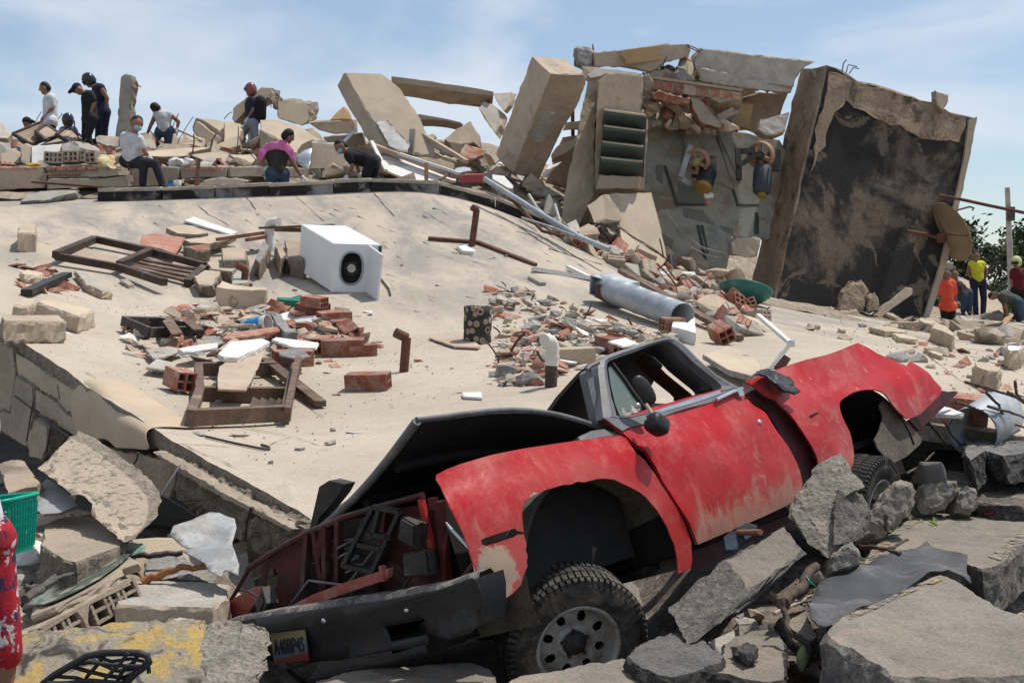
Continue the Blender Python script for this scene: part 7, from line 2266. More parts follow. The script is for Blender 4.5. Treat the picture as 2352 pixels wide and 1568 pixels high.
brick_at('B4', 1050,1200,0,8, me_b6, 'tan plastered brick behind the white elbow', sc=1.1).data = (lambda m2: (m2.materials.clear(), m2.materials.append(m_conc), m2)[2])(me_b6.copy())
brick_at('D6', 1080,1320,.0,-12, me_b6, 'orange brick with a white top beside the truck tail', sc=1.25)
plate('white_tile', 'white plaster lying on the orange brick beside the truck tail', 'plaster', 'D6', (880,1240,960,1150,1060,1170,1230,1235,1210,1260), .20,.03, m_wpaint)
for lb, pts, h in (('tan stone block with a pink chip on the right deck', (1330,640,1390,605,1560,620,1680,690,1640,730,1520,720,1400,680), .18), ('small long stone on the right deck', (730,445,780,440,970,515,950,535,840,500), .05), ('flat rubble strip below the sooty block', (60,180,300,170,520,225,500,250,250,230), .08), ('second rubble strip below the sooty block', (350,260,480,265,650,310,630,335,430,310), .07), ('curled concrete sheet at the foot of the sooty block', (820,190,880,130,1000,170,1110,270,1090,290,960,230), .20), ('white ceramic trough at the far right of the deck', (1735,430,1760,405,1920,415,1950,440,1900,470,1780,470), .22), ('long pale stone before the people on the right', (665,90,700,65,860,100,960,150,900,160,740,130), .14)):
    p3 = osl('D6', h, *pts)
    chunk('deck_stone', lb, 'stone', p3, V(0,.02,-h), [m_plaster if 'white' not in lb else m_wpaint, m_conc], step=.06, jit=.02, chip=.04, mi_side=1)
# bucket
bq = os_('B2', 800,1110,.06)
mb = MB()
Mq = Matrix.Translation(bq) @ frame_from(V(.75,-.3,.1), (0,0,1)).to_4x4()
mb.lathe([(0,-.16), (.085,-.16), (.10,.14), (.105,.16), (.095,.16), (.08,-.14)], Mq, 20)
BKT = tag(mb.build('paint_bucket', m_wpaint), 'white paint bucket with a blue label in the brick heap', 'bucket')
mb = MB(); mb.lathe([(.0885,-.10), (.1,.09)], Mq, 20); mb.build('label_band', mat('bucket_blue', (.03,.22,.50), (.03,.22,.5), 3,.5,0,30,0,0, spots=(.55,.42,.03), spot_scale=9, spot_lo=.56, spot_hi=.6), BKT)
plate('green_box', 'green plastic box half covered by bricks', 'box', 'B2', (975,875,1090,880,1180,850,1190,870,1170,910,990,895), .10,.10, mat('green_box', (.02,.17,.12), (.02,.14,.10), 4,.5,.1,30,.1,0), jit=.003)
# patterned bin
pb0 = os_('B4', 395,1040)
BIN = thing('patterned_bin', 'round black fabric bin with beige ring pattern standing on the pale sheet', 'bin', pb0)
mpat = bpy.data.materials.new('ring_fabric'); mpat.use_nodes = True
nt = mpat.node_tree
tc_ = nt.nodes.new('ShaderNodeTexCoord'); vo = nt.nodes.new('ShaderNodeTexVoronoi'); vo.inputs['Scale'].default_value = 11
nt.links.new(tc_.outputs['Object'], vo.inputs['Vector'])
r1 = nt.nodes.new('ShaderNodeValToRGB')
r1.color_ramp.interpolation = 'CONSTANT'
for i_, (po, c_) in enumerate(((0, (.03,.028,.028)), (.22, (.30,.24,.16)), (.42, (.03,.028,.028)))):
    e_ = r1.color_ramp.elements[i_] if i_ < 2 else r1.color_ramp.elements.new(po)
    e_.position = po; e_.color = (*c_, 1)
nt.links.new(vo.outputs['Distance'], r1.inputs['Fac']); nt.links.new(r1.outputs[0], nt.nodes['Principled BSDF'].inputs['Base Color'])
nt.nodes['Principled BSDF'].inputs['Roughness'].default_value = .85
mb = MB()
Mp = Matrix.Translation(pb0 - V(0,0,.02)) @ Euler((.05,.03,0)).to_matrix().to_4x4()
pr = [(.0,.01), (.145,.0), (.150,.03), (.148,.12), (.143,.14), (.150,.16), (.152,.28), (.146,.30), (.150,.33), (.155,.41), (.147,.41), (.14,.32), (.135,.05), (0,.04)]
mb.lathe(pr, Mp, 28); mb.build('body', mpat, BIN)
mb = MB(); mb.lathe([(.0,.36), (.08,.375), (.143,.35)], Mp, 20); mb.build('crumpled_lining', mat('clear_film', (.20,.20,.20), (.08,.08,.08), 20,.3,.5,40,.2,0), BIN)
# fallen galvanised duct
du0, du1 = os_('B4', 1225,700,.12), os_('B4', 1815,900,.10)
du0 = P('B4', 1250,650, du0.y); du1 = P('B4', 1815,862, du1.y)
DU = thing('metal_duct', 'fallen galvanised duct with a square hopper at its upper end', 'duct', os_('B4', 1500,830))
ax = (du1 - du0).normalized()
rD = .165
mb = MB()
Mx = Matrix.Translation(du0) @ frame_from(ax, (0,0,1)).to_4x4()
Ld = (du1 - du0).length
pr = [(rD * .55,-.12), (rD * .85,-.05), (rD, .02)]
for i in range(1,7):
    pr += [(rD, Ld * i / 6 - .012), (rD * 1.03, Ld * i / 6 - .006), (rD, Ld * i / 6)]
pr += [(rD * .95, Ld), (rD * .95,.3)]
mb.lathe(pr, Mx, 28); mb.build('pipe', m_galv, DU)
hb = [P('B4', x, y, du0.y - .25) for x, y in ((1180,575), (1390,640), (1385,790), (1170,705))]
mb = MB()
ext_ = V(.28,.45,.04)
for i in range(4):
    a, b = hb[i], hb[(i + 1) % 4]
    mb.add([a, b, b + ext_, a + ext_], [(0,1,2,3)])
o = mb.build('hopper', m_galv, DU); so = o.modifiers.new('t', 'SOLIDIFY'); so.thickness = .01
mb = MB(); mb.prism([P('B4', x, y, du0.y - .32) for x, y in ((1215,640), (1300,632), (1390,665), (1380,780), (1290,770), (1215,725))], V(.05,.2,0)); mb.build('rusty_plate', m_rust, DU, fixn=True)
plate('white_block', 'white glazed block jammed in the open end of the duct', 'block', 'B4', (1740,930,1755,865,1850,905,1900,860,1908,975,1820,950), .14,.14, m_wpaint)
# poles, rails, strips on the right of the deck
def rod_on(name, label, k, pts, hs, r, m, cat, n=8):
    return rod(name, [os_(k, pts[i * 2], pts[i * 2 + 1], hs[i]) for i in range(len(hs))], r, m, label=label, cat=cat, n=n)
rod('silver_pole', [P('D4', 325,145,23.6), P('D4', 800,440,22.9), P('D4', 1200,690,22.3), P('D4', 1560,905,21.8), P('D4', 1950,1065,21.4)], .045, m_galv, label='long silver pole sloping down from the red box over the slab rim', cat='pole', n=10)
rod('rusty_angle', [P('D4', 570,300,23.4), P('D4', 780,520,22.9), P('D4', 1080,825,22.0), P('D4', 1350,890,21.7)], .028, m_rust, label='bent rusty bar crossing under the long silver pole', cat='bar', n=6)
rod('thin_conduit', [P('D4', 900,350,23.5), P('D4', 1000,520,23.1), P('D4', 1085,600,22.8)], .03, m_foil, label='short grey conduit behind the long silver pole', cat='pipe')
rod('thin_conduit', [P('D4', 1240,480,23.6), P('D4', 1280,620,23.2), P('D4', 1310,730,22.8)], .03, m_foil, label='grey conduit standing against the pier foot', cat='pipe')
rod('thin_conduit', [P('D4', 800,650,22.3), P('D4', 1180,770,22.2), P('D4', 1500,890,21.7)], .022, m_foil, label='slim grey conduit lying along the slab rim', cat='pipe')
SA = thing('steel_angle', 'bent brown steel angle lying on bare deck beside a pipe stub', 'steel bar', os_('B4', 360,350))
bars(SA, 'B4', .02, [(60,320,400,348), (400,348,800,505)], .06,.05, m_rust, 'arm')
plate('white_tile', 'white tile fragment at the foot of the pipe stub by the steel angle', 'tile', 'B4', (255,370,300,358,385,400,370,412,290,405), .06,.06, m_wpaint)
lath2('white_rail', 'long white rail lying above the duct', 'B4', 780,532,1235,605,.05,.05,.10,.06, m_wpaint, 'rail')
lath2('white_rail', 'short white rail with a pink edge beside the long white rail', 'B4', 1022,518,1180,595,.05,.05,.07,.05, m_wpaint, 'rail')
plate('stone_shard', 'pointed pale stone on the deck below the white rail', 'stone', 'B4', (745,580,800,575,872,622,830,625), .05,.05, m_conc_light)
lath2('long_board', 'long dark board lying behind the duct down to the truck', 'B4', 1390,545,2210,1010,.10,.04,.10,.06, m_wood)
rod_on('wire', 'thin rusty wire lying on the deck above the white rail', 'B4', (890,390,1100,460,1260,500), (.01,.01,.01), .007, m_rust, 'wire', 5)
WB2 = thing('folding_rail', 'white hinged aluminium rail standing bent behind the truck bed', 'rail', os_('C6', 520,300))
dd_ = os_('C6', 520,320).y
for a, b in (((420,-95), (660,112)), ((660,112), (490,312))):
    mb = MB(); mb.bar(P('C6', *a, dd_ + .4 if a[1] < 0 else dd_), P('C6', *b, dd_), .05,.03); mb.build('arm', m_wpaint, WB2)
mb = MB(); mb.lathe([(0,.03), (.03,.03), (.03,-.03), (0,-.03)], Matrix.Translation(P('C6', 665,112, dd_)), 10); mb.build('hinge', m_chrome, WB2)
rod('rusty_stub', [P('C6', 560,300, dd_ + .3), P('C6', 620,200, dd_ + .3)], .06, m_rust, label='thick rusty pipe stub leaning behind the white hinged rail', cat='pipe', n=10)
plate('tan_sheet', 'grey-edged tan sheet lying behind the cab', 'sheet', 'C6', (20,190,100,170,200,125,300,170,420,230,445,300,370,345,200,300), .12,.05, [m_plaster, m_conc_grey], mi_side=1)
# teal basin
tq0 = os_('B4', 2260,760,.05)
mb = MB(); Mt = Matrix.Translation(tq0 + V(0,.2,.05)) @ Euler((R(-20), R(12), 0)).to_matrix().to_4x4()
mb.lathe([(0,0), (.30,.01), (.40,.10), (.44,.16), (.45,.165), (.42,.12), (.3,.03), (0,.02)], Mt, 28)
tag(mb.build('plastic_basin', m_tealdark), 'dark teal plastic basin below the sooty block', 'basin')
# black rag over the bed rail, pipe and twigs right of the tail
sheet('black_rag', 'black leather strap folded over the front of the truck bed rail', 'strap', zl('C5', 1945,412,1990,372,2050,360,2120,372,2200,410,2295,445,2300,480,2250,500,2290,510,2345,545,2300,560,2230,540,2180,520,2120,480,2070,420,2010,405), (zp('C5', 1990,380), 8.12), (zp('C5', 2120,480), 8.08), (zp('C5', 2340,550), 8.2), mat('black_leather', (.015,.015,.016), (.03,.028,.027), 8,.4,.3,40,.2,0), amp=.02, fr=14, step=.02, thick=.012)
GP = thing('duct_end', 'short galvanised duct ring full of rubble beyond the truck tail', 'duct', os_('C6', 2080,790))
dg = os_('C6', 2000,790).y
Mg = Matrix.Translation(P('C6', 2010,735, dg)) @ frame_from(V(-.55,-.78,-.12), (0,0,1)).to_4x4()
mb = MB(); mb.lathe([(.17,.1), (.175,.1), (.178,.09), (.175,-.2), (.178,-.22), (.175,-.55), (.165,-.55), (.165,.1)], Mg, 28); mb.build('ring', m_galv, GP)
me_g = rock_mesh('duct_rubble', m_brick_pink, .09,.09,.05,17,2,.3)
o = bpy.data.objects.new('rubble_fill', me_g); C.objects.link(o); o.parent = GP; o.matrix_parent_inverse = GP.matrix_basis.inverted(); o.location = P('C6', 2080,740, dg + .3) - V(0,0,.05)
tw = (((1930,390), (2100,440), (2352,520)), ((2080,470), (2170,560), (2210,640), (2240,740)), ((1860,540), (2000,580), (2120,640), (2352,720)), ((2090,570), (2250,610), (2352,650)), ((1640,660), (1720,760), (1790,850)), ((1770,680), (1830,780), (1900,850)), ((2290,390), (2300,480), (2352,540)), ((2230,460), (2300,500), (2352,545)), ((1500,1060), (1600,1000), (1700,905)))
tl_n = ('highest thin twig over the duct ring', 'forked twig standing across the duct ring', 'long dark twig crossing low over the duct ring', 'thin twig resting on the duct ring top', 'pale twig leaning beside the orange brick', 'crooked black twig below the orange brick', 'upright twig at the end of the highest twig', 'short side twig by the upright twig', 'green-leaved twig behind the round stone')
for lb, t_ in zip(tl_n, tw):
    stick(lb, [(zp('C6', x, y), dg - .25 + .15 * i) for i, (x, y) in enumerate(t_)], .011, m_bark)
# hooked bar and cracks
rod('hooked_bar', [os_('C1', x, y, .012) for x, y in ((1465,685), (1680,735), (1895,778), (1920,775), (1918,762), (1890,752), (1862,745))], .009, m_steel_d, label='hooked dark steel bar lying near the broken roof edge', cat='steel bar')
def crack(k, w, *a):
    pts = []
    for i in range(0, len(a) - 2,2):
        for t_ in range(4):
            s_ = t_ / 4
            pts.append((a[i] * (1 - s_) + a[i + 2] * s_ + rnd(-4,4), a[i + 1] * (1 - s_) + a[i + 3] * s_ + rnd(-3,3)))
    pts.append((a[-2], a[-1]))
    L_, R_ = [], []
    q = [os_(k, x, y, .006) for x, y in pts]
    for i, p in enumerate(q):
        t_ = (q[min(i + 1, len(q) - 1)] - q[max(i - 1,0)]).normalized()
        sd_ = t_.cross(V(0,0,1)).normalized() * w * (rnd(.2,1) if 0 < i < len(q) - 1 else .05)
        L_.append(p + sd_); R_.append(p - sd_)
    mb = MB(); n_ = len(q)
    mb.add(L_ + R_, [(i, i + 1, n_ + i + 1, n_ + i) for i in range(n_ - 1)])
    mb.build('crack', m_crack, ROOF)
for c_ in (('C1', .007,1400,575,1700,610,2080,685,2200,720,2275,750), ('C1', .005,1890,755,1990,715,2085,685), ('C1', .006,1280,735,1440,742,1660,760), ('C1', .008,600,220,690,270,810,320,960,360), ('C1', .004,560,290,800,285,1100,300), ('B2', .012,700,20,760,90,800,150), ('B2', .012,1780,0,1850,90,1960,210), ('B2', .010,310,105,400,180,520,240,590,290), ('B2', .008,1100,10,1200,90,1300,190,1380,250), ('B3', .004,1300,720,1400,800,1470,850), ('D6', .012,400,280,700,320,1050,400,1200,510,1500,590,1700,660,1880,740), ('D6', .006,560,450,800,540,1200,850,1400,940), ('B1', .006,680,160,800,200,920,275), ('C1', .006,1100,720,1300,735,1430,800,1560,850,1700,910), ('B4', .006,0,120,120,190,240,250), ('D4', .012,180,330,420,470,700,620)):
    crack(c_[0], c_[1], *c_[2:])

# ---------------------------------------------------------------- people
def cap(mb, a, b, ra, rb, n=10):
    t = b - a
    t = t.normalized() if t.length > 1e-6 else V(0,0,1)
    mb.tube([a - t * ra * .95, a - t * ra * .6, a, b, b + t * rb * .6, b + t * rb * .95], [ra * .3, ra * .8, ra, rb, rb * .8, rb * .3], n)
def remesh(mb, name, m, parent, vox=.014, sm=3):
    me = mb.mesh(name, m, (0,0,0))
    o = bpy.data.objects.new(name, me)
    C.objects.link(o)
    r = o.modifiers.new('r', 'REMESH'); r.mode = 'VOXEL'; r.voxel_size = vox; r.use_smooth_shade = True
    s = o.modifiers.new('s', 'SMOOTH'); s.iterations = sm; s.factor = .5
    bpy.context.view_layer.update()
    m2 = bpy.data.meshes.new_from_object(o.evaluated_get(bpy.context.evaluated_depsgraph_get()))
    bpy.data.objects.remove(o)
    m2.name = name
    m2.materials.clear(); m2.materials.append(m)
    o = bpy.data.objects.new(name, m2)
    C.objects.link(o)
    if parent:
        o.parent = parent
        if parent.parent is None:
            o.matrix_parent_inverse = parent.matrix_basis.inverted()
    return o
def cloth(n, c, c2=None, **k):
    return mat('cloth_' + n, c, c2 or tuple(v * .75 for v in c), 7,.9,.4,25,.15,0, **k)
m_skin = mat('skin_brown', (.27,.145,.095), (.23,.12,.078), 6,.6,.1,60,.05,.1)
m_hair = mat('black_hair', (.012,.010,.009), (.018,.015,.013), 9,.7,.4,60,.2,0)
c_wht, c_blk, c_navy, c_jean = cloth('white', (.66,.65,.66)), cloth('black', (.018,.018,.02)), cloth('navy', (.02,.026,.05)), cloth('jeans', (.05,.08,.13))
m_helm = mat('helmet_gloss', (.015,.016,.02), (.02,.02,.024), 4,.2,0,30,0,0, spec=.6)
m_mask = mat('mask_blue', (.20,.42,.52), (.2,.4,.5), 4,.8,0,30,0,0)
def person(label, k, d, face_dir, J, shirt, pants, hat='hair', sleeve=.55, leg=1.0, glove=False, mask=False, off=(-.12,.12), vox=.016, shoes=None, hl=1.0, loose=False):
    pts = [zp(k, J[i], J[i + 1]) if k else (J[i], J[i + 1]) for i in range(0,28,2)]
    offs = [0,0] + [off[i % 2] for i in range(12)]
    hd, nk, sL, sR, eL, eR, hL, hR, pL, pR, kL, kR, aL, aR = [at(p, d + o) for p, o in zip(pts, offs)]
    f = Vector(face_dir).normalized()
    base = V((aL.x + aR.x) / 2, (aL.y + aR.y) / 2, min(aL.z, aR.z) - .08)
    T_ = thing('person', label, 'person', base)
    ch, pe = (sL + sR) / 2, (pL + pR) / 2
    up = (hd - nk).normalized()
    sd = up.cross(f).normalized()
    def torso(mb, e, tk=1.0):
        cap(mb, sL.lerp(ch, .25), sR.lerp(ch, .25), .085 + e, .085 + e)
        cap(mb, ch - (ch - pe) * .12, ch.lerp(pe, .55), .135 + e, .125 + e, 12)
        for s_ in (sL, sR):
            cap(mb, s_.lerp(ch, .45) - (ch - pe) * .1, s_.lerp(ch, .5).lerp(pe, .8), .09 + e, .085 + e)
        cap(mb, ch.lerp(pe, .5), ch.lerp(pe, tk), .13 + e, .135 + e, 12)
    def hips(mb, e):
        cap(mb, pL.lerp(pe, .2), pR.lerp(pe, .2), .115 + e, .115 + e)
    def hand(mb, el, h, e):
        t = (h - el).normalized()
        n_ = t.cross(f).normalized() if abs(t.dot(f)) < .95 else sd
        cap(mb, h - t * .02, h + t * .05,.030 + e, .036 + e)
        w = t.cross(n_).normalized()
        for i in range(4):
            b = h + t * .07 + w * (.03 - .02 * i)
            tip = b + t * (.045,.055,.05,.035)[i] + n_ * .03
            cap(mb, b, tip, .011 + e * .6,.009 + e * .6,6)
        cap(mb, h + w * .03 + t * .01, h + w * .06 + t * .06 + n_ * .02,.013 + e * .6,.010 + e * .6,6)
    mb = MB()
    rh = .098 * hl
    cap(mb, hd + up * .025, hd - up * .02 + f * .008, rh, rh * .92,14)
    cap(mb, hd - up * .055 + f * .03, hd - up * .085 + f * .055,.062,.045)
    cap(mb, hd + f * .10, hd - up * .025 + f * .118,.012,.018,6)
    for s_ in (-1,1):
        cap(mb, hd + sd * s_ * .097 - f * .01, hd + sd * s_ * .10 - up * .04 - f * .01,.018,.012,6)
    cap(mb, hd - up * .06, nk - (nk - ch) * .3,.055,.062)
    torso(mb, 0); hips(mb, 0)
    for s_, e_, h_ in ((sL, eL, hL), (sR, eR, hR)):
        cap(mb, s_, e_, .055,.042); cap(mb, e_, h_, .042,.029); hand(mb, e_, h_, 0)
    toe = V(f.x, f.y, -.15).normalized()
    for p_, k_, a_ in ((pL, kL, aL), (pR, kR, aR)):
        cap(mb, p_, k_, .085,.058); cap(mb, k_, a_, .058,.040); cap(mb, a_ - V(0,0,.03), a_ - V(0,0,.05) + toe * .16,.042,.034)
    body = remesh(mb, 'body', m_skin, T_, vox)
    mb = MB(); torso(mb, .018,1.0 if loose else .88)
    if loose:
        hips(mb, .034)
    if sleeve:
        for s_, e_ in ((sL, eL), (sR, eR)):
            cap(mb, s_, s_.lerp(e_, sleeve), .075,.068)
    remesh(mb, 'shirt', shirt, T_, vox)
    mb = MB(); hips(mb, .018)
    for p_, k_, a_ in ((pL, kL, aL), (pR, kR, aR)):
        cap(mb, p_, k_, .105,.082)
        if leg > .5:
            cap(mb, k_, k_.lerp(a_, (leg - .5) * 2), .080,.066)
    remesh(mb, 'trousers', pants, T_, vox)
    mb = MB()
    for k_, a_ in ((kL, aL), (kR, aR)):
        cap(mb, a_ - V(0,0,.03), a_ - V(0,0,.05) + toe * .17,.052,.043)
    remesh(mb, 'shoes', shoes or c_blk, T_, vox)
    if glove:
        for e_, h_ in ((eL, hL), (eR, hR)):
            mb = MB(); hand(mb, e_, h_, .010); remesh(mb, 'glove', c_wht, T_, .012)
    mb = MB()
    if hat == 'hair':
        cap(mb, hd + up * .05 - f * .022, hd - f * .045 - up * .0, rh * 1.02, rh * .93,12)
        remesh(mb, 'hair', m_hair, T_, vox)
    elif hat == 'cap':
        cap(mb, hd + up * .055 - f * .012, hd + up * .045, rh * 1.06, rh * 1.06,12); cap(mb, hd + f * .09 + up * .05, hd + f * .17 + up * .03,.05,.035)
        remesh(mb, 'cap', c_blk, T_, vox)
    else:
        cap(mb, hd + up * .05 - f * .02, hd - f * .03 - up * .01, rh * 1.35, rh * 1.3,14)
        remesh(mb, 'helmet', hat, T_, vox)
        mb = MB(); cap(mb, hd + f * .075 + sd * .05 + up * .02, hd + f * .075 - sd * .05 + up * .02,.05,.05); mb.build('visor', m_black, T_)
    for s_ in (-1,1):
        mb = MB(); cap(mb, hd + f * .088 + sd * s_ * .034 + up * .012, hd + f * .089 + sd * s_ * .038 + up * .012,.009,.009,6); mb.build('eye', m_hair, T_)
    mb = MB(); cap(mb, hd + f * .088 - up * .062 + sd * .02, hd + f * .088 - up * .062 - sd * .02,.008,.008,6); mb.build('mouth', m_hair, T_)
    if mask:
        mb = MB(); cap(mb, hd - up * .06 + f * .075 + sd * .025, hd - up * .06 + f * .075 - sd * .025,.052,.052); remesh(mb, 'face_mask', m_mask, T_, .012)
    return T_, dict(hd=hd, nk=nk, sL=sL, sR=sR, eL=eL, eR=eR, hL=hL, hR=hR, pe=pe, ch=ch, f=f, kR=kR)
LF = (-1,-.25,-.15)
person('bearded man in a loose white T-shirt and black trousers standing on the crest', 'A1', 29, LF, (408,262,432,315,470,350,448,350,482,440,440,440,415,520,400,520,470,570,455,570,465,770,445,770,480,960,450,960), c_wht, c_blk, sleeve=.8, loose=True)
_, p2 = person('man in a black cap and black clothes looking down, beside the helmeted man', 'A1', 28, (-1,-.2,-.5), (722,272,770,305,835,325,790,320,868,390,800,420,835,480,770,520,850,540,800,540,805,690,785,700,840,830,820,830), c_blk, c_blk, 'cap', .7)
person('man in a black motorcycle helmet and sleeveless navy shirt leaning forward', 'A1', 28.7, (-.9,-.1,-.6), (815,195,850,235,930,262,880,255,985,350,890,370,975,455,880,470,970,480,910,480,960,610,910,610,960,720,900,720), c_navy, c_navy, m_helm, 0, off=(-.16,.16))
_, p4 = person('man in a white vest and jeans digging with his back turned', 'A1', 29.5, (-.1,.8,-.6), (1437,452,1470,480,1430,505,1565,505,1385,600,1640,565,1348,690,1625,640,1470,655,1560,655,1415,750,1540,770,1440,860,1560,860), c_wht, c_jean, sleeve=0, glove=True, off=(0,0))
rod('shovel', [p4['hR'], at(zp('A1', 1860,745), 29.3)], .02, m_woodpale, label='long wooden tool handle held by the man in the white vest', cat='tool')
person('young man in a white T-shirt with a lowered blue mask, seated on the wall', 'A1', 24.9, (.55,-.8,-.2), (1258,590,1240,665,1135,705,1290,735,1140,850,1330,840,1290,915,1375,900,1150,925,1235,935,1320,965,1425,950,1310,1140,1490,1140), c_wht, cloth('dark_track', (.03,.032,.04)), glove=True, mask=True, off=(0,0), hl=1.12)
_, p6 = person('climber in a patterned helmet, navy shirt and grey track trousers with a backpack', 'A2', 31, (-.9,.2,.1), (240,280,248,345,262,378,245,375,268,450,225,455,215,545,205,545,270,585,240,585,285,720,165,690,310,850,180,830), c_navy, cloth('grey_track', (.24,.26,.30)), mat('helmet_pattern', (.05,.05,.055), (.35,.05,.05), 22,.25,0,30,0,0, spec=.6), glove=True)
mb = MB(); cap(mb, p6['ch'] - p6['f'] * .2, p6['pe'] - p6['f'] * .2 + V(0,0,.15), .14,.13,12)
tag(remesh(mb, 'backpack', c_blk, None, .02), 'black backpack worn by the helmeted climber', 'backpack')
_, p7 = person('man in a black vest bending away with a pink towel over his shoulders', 'A2', 24.6, (.8,.5,-.3), (590,705,545,775,385,850,590,865,345,930,650,975,390,1000,725,1085,430,1040,550,1050,430,1230,550,1230,440,1400,550,1400), cloth('charcoal', (.045,.04,.035)), c_jean, sleeve=0, glove=True, off=(-.05,.05))
sheet('pink_towel', 'pink towel draped over the shoulders of the man in the black vest', 'towel', zl('A2', 315,850,350,790,430,760,520,738,575,750,640,830,665,935,640,940,590,870,550,830,470,820,400,840,340,930,318,935), (zp('A2', 340,900), 24.42), (zp('A2', 660,900), 24.42), (zp('A2', 520,740), 24.5), cloth('pink', (.60,.16,.36)), amp=.04, fr=9, step=.06, thick=.02)
person('man in a black T-shirt and blue mask bending down on all fours behind the parapet', 'A2', 24.8, (-.8,-.4,-.55), (1072,800,1120,835,1150,880,1160,865,1180,970,1225,970,1122,1080,1250,1060,1350,930,1385,930,1300,1060,1370,1070,1340,1230,1400,1230), c_blk, c_blk, glove=True, mask=True, off=(-.16,.16))
person('man in a dark cap half hidden behind the slatted shutters', 'A1', 31, (1,-.3,0), (250,585,250,650,190,680,310,680,180,800,320,800,190,900,310,900,215,900,285,900,215,1090,285,1090,215,1270,285,1270), c_blk, c_blk, 'cap', off=(0,0))
person('man in a helmet and blue shirt half hidden behind the shutters', 'A1', 30.4, (-.4,.8,0), (622,562,625,630,570,650,685,650,560,770,695,770,580,870,680,870,595,880,660,880,595,1070,660,1070,595,1250,660,1250), cloth('blue', (.04,.08,.25)), c_navy, m_helm, off=(0,0))
person('girl in a bright orange T-shirt standing by the sooty block', 'D1', 32, (-.3,-.9,-.1), (592,950,592,1000,538,1025,650,1025,528,1120,668,1120,540,1200,676,1190,570,1230,640,1230,575,1330,640,1330,580,1450,640,1450), cloth('orange', (.85,.11,.06)), c_blk, off=(0,0), sleeve=.9, hl=1.05, loose=True)
person('woman in a yellow tank top and dark jeans standing with hands behind her', 'D1', 35, (-.2,-.9,-.3), (852,785,852,838,805,858,920,858,780,930,955,935,815,985,935,985,835,1010,910,1010,845,1160,925,1160,858,1310,918,1310), cloth('yellow', (.62,.62,.04)), c_navy, sleeve=0, off=(.0,.0))
person('man in a maroon shirt and white cap standing at the far right', 'D1', 36, (-.6,-.7,-.2), (1215,845,1222,900,1180,925,1285,925,1170,1020,1290,1020,1190,1090,1280,1090,1200,1085,1270,1085,1200,1230,1270,1230,1200,1370,1270,1370), cloth('maroon', (.14,.015,.02)), c_blk, mat('cap_white', (.6,.62,.4), (.5,.5,.1), 5,.8,0,30,0,0), off=(0,0))
person('man in a dark green shirt and jeans bending to the ground on the right', 'D1', 33, (-.8,-.3,-.6), (1012,1138,1050,1130,1100,1140,1090,1135,1120,1230,1105,1230,1140,1310,1115,1310,1235,1200,1225,1195,1262,1330,1240,1330,1270,1460,1250,1460), cloth('camo', (.05,.065,.055), (.09,.09,.08)), c_jean, off=(-.15,.15))
person('man in dark clothes crouching behind the girl in orange', 'D1', 33.6, (-.2,-.9,-.2), (662,950,675,1000,640,1040,715,1040,690,1090,765,1070,720,1100,790,1080,690,1140,740,1140,760,1110,800,1110,740,1270,795,1270), cloth('brown_grey', (.06,.05,.045)), c_jean, off=(0,0))
person('person in red flowered shorts and a pale top standing beside the teal basket', None, 6.0, (.3,.95,-.1), (-120,830,-110,910,-210,960,-42,960,-235,1110,-30,1010,-225,1240,-90,1110,-115,1240,-25,1240,-110,1500,8,1500,-110,1730,0,1730), c_wht, cloth('flowered', (.42,.02,.025), (.30,.015,.03), spots=(.60,.52,.50), spot_scale=13, spot_lo=.56, spot_hi=.60, spots2=(.03,.03,.08), spot2_scale=12, spot2_lo=.56, spot2_hi=.6), leg=.5, off=(-.08,.0), vox=.012)

# ---------------------------------------------------------------- loose debris
SHARD = [hull_mesh('brick_shard', m_brick if i % 3 else m_brick_pink, 12,.085,.05,.022 if i % 2 else .04,40 + i) for i in range(7)]
def fluted(i, m):
    mb = MB(); w = .05 + .012 * (i % 3)
    mb.box((0,0,.006), (.15, w * 2,.010))
    for j in range(4):
        mb.box((.004 * j, -w + w * 2 * (j + .5) / 4,.013), (.145 - .02 * (j % 2), w * .3,.006))
    return mb.mesh('brick_shard', m, (0,0,0))
SHARD += [fluted(i, (m_brick_pink, m_brick)[i % 2]) for i in range(4)]
STONE = [rock_mesh('stone', (m_conc_grey, m_conc, m_conc_light)[i % 3], .075,.055,.04,60 + i, 1,.25) for i in range(9)]
PLAS = [hull_mesh('plaster_shard', (m_conc, m_plaster, m_conc_light, m_wpaint)[i % 4], 10,.11,.07,.018,80 + i) for i in range(8)]
BLOCK = [rock_mesh('rubble_block', (m_conc, m_plaster, m_conc_in, m_conc_light, m_shade)[i % 5], .30,.19,.12,90 + i, 1,.18) for i in range(9)]
BROKEN = [hollow_mesh('brick_piece', .22,.17,.14,2,2, m_brick, .014), hollow_mesh('brick_piece', .16,.19,.13,3,2, m_brick_pink, .012), hollow_mesh('brick_piece', .3,.19,.14,2,2, m_mortar, .03)]
def inpoly(p, poly):
    c = False
    for i in range(len(poly)):
        a, b = poly[i - 1], poly[i]
        if (a[1] > p[1]) != (b[1] > p[1]) and p[0] < (b[0] - a[0]) * (p[1] - a[1]) / (b[1] - a[1]) + a[0]:
            c = not c
    return c
CNT = {}
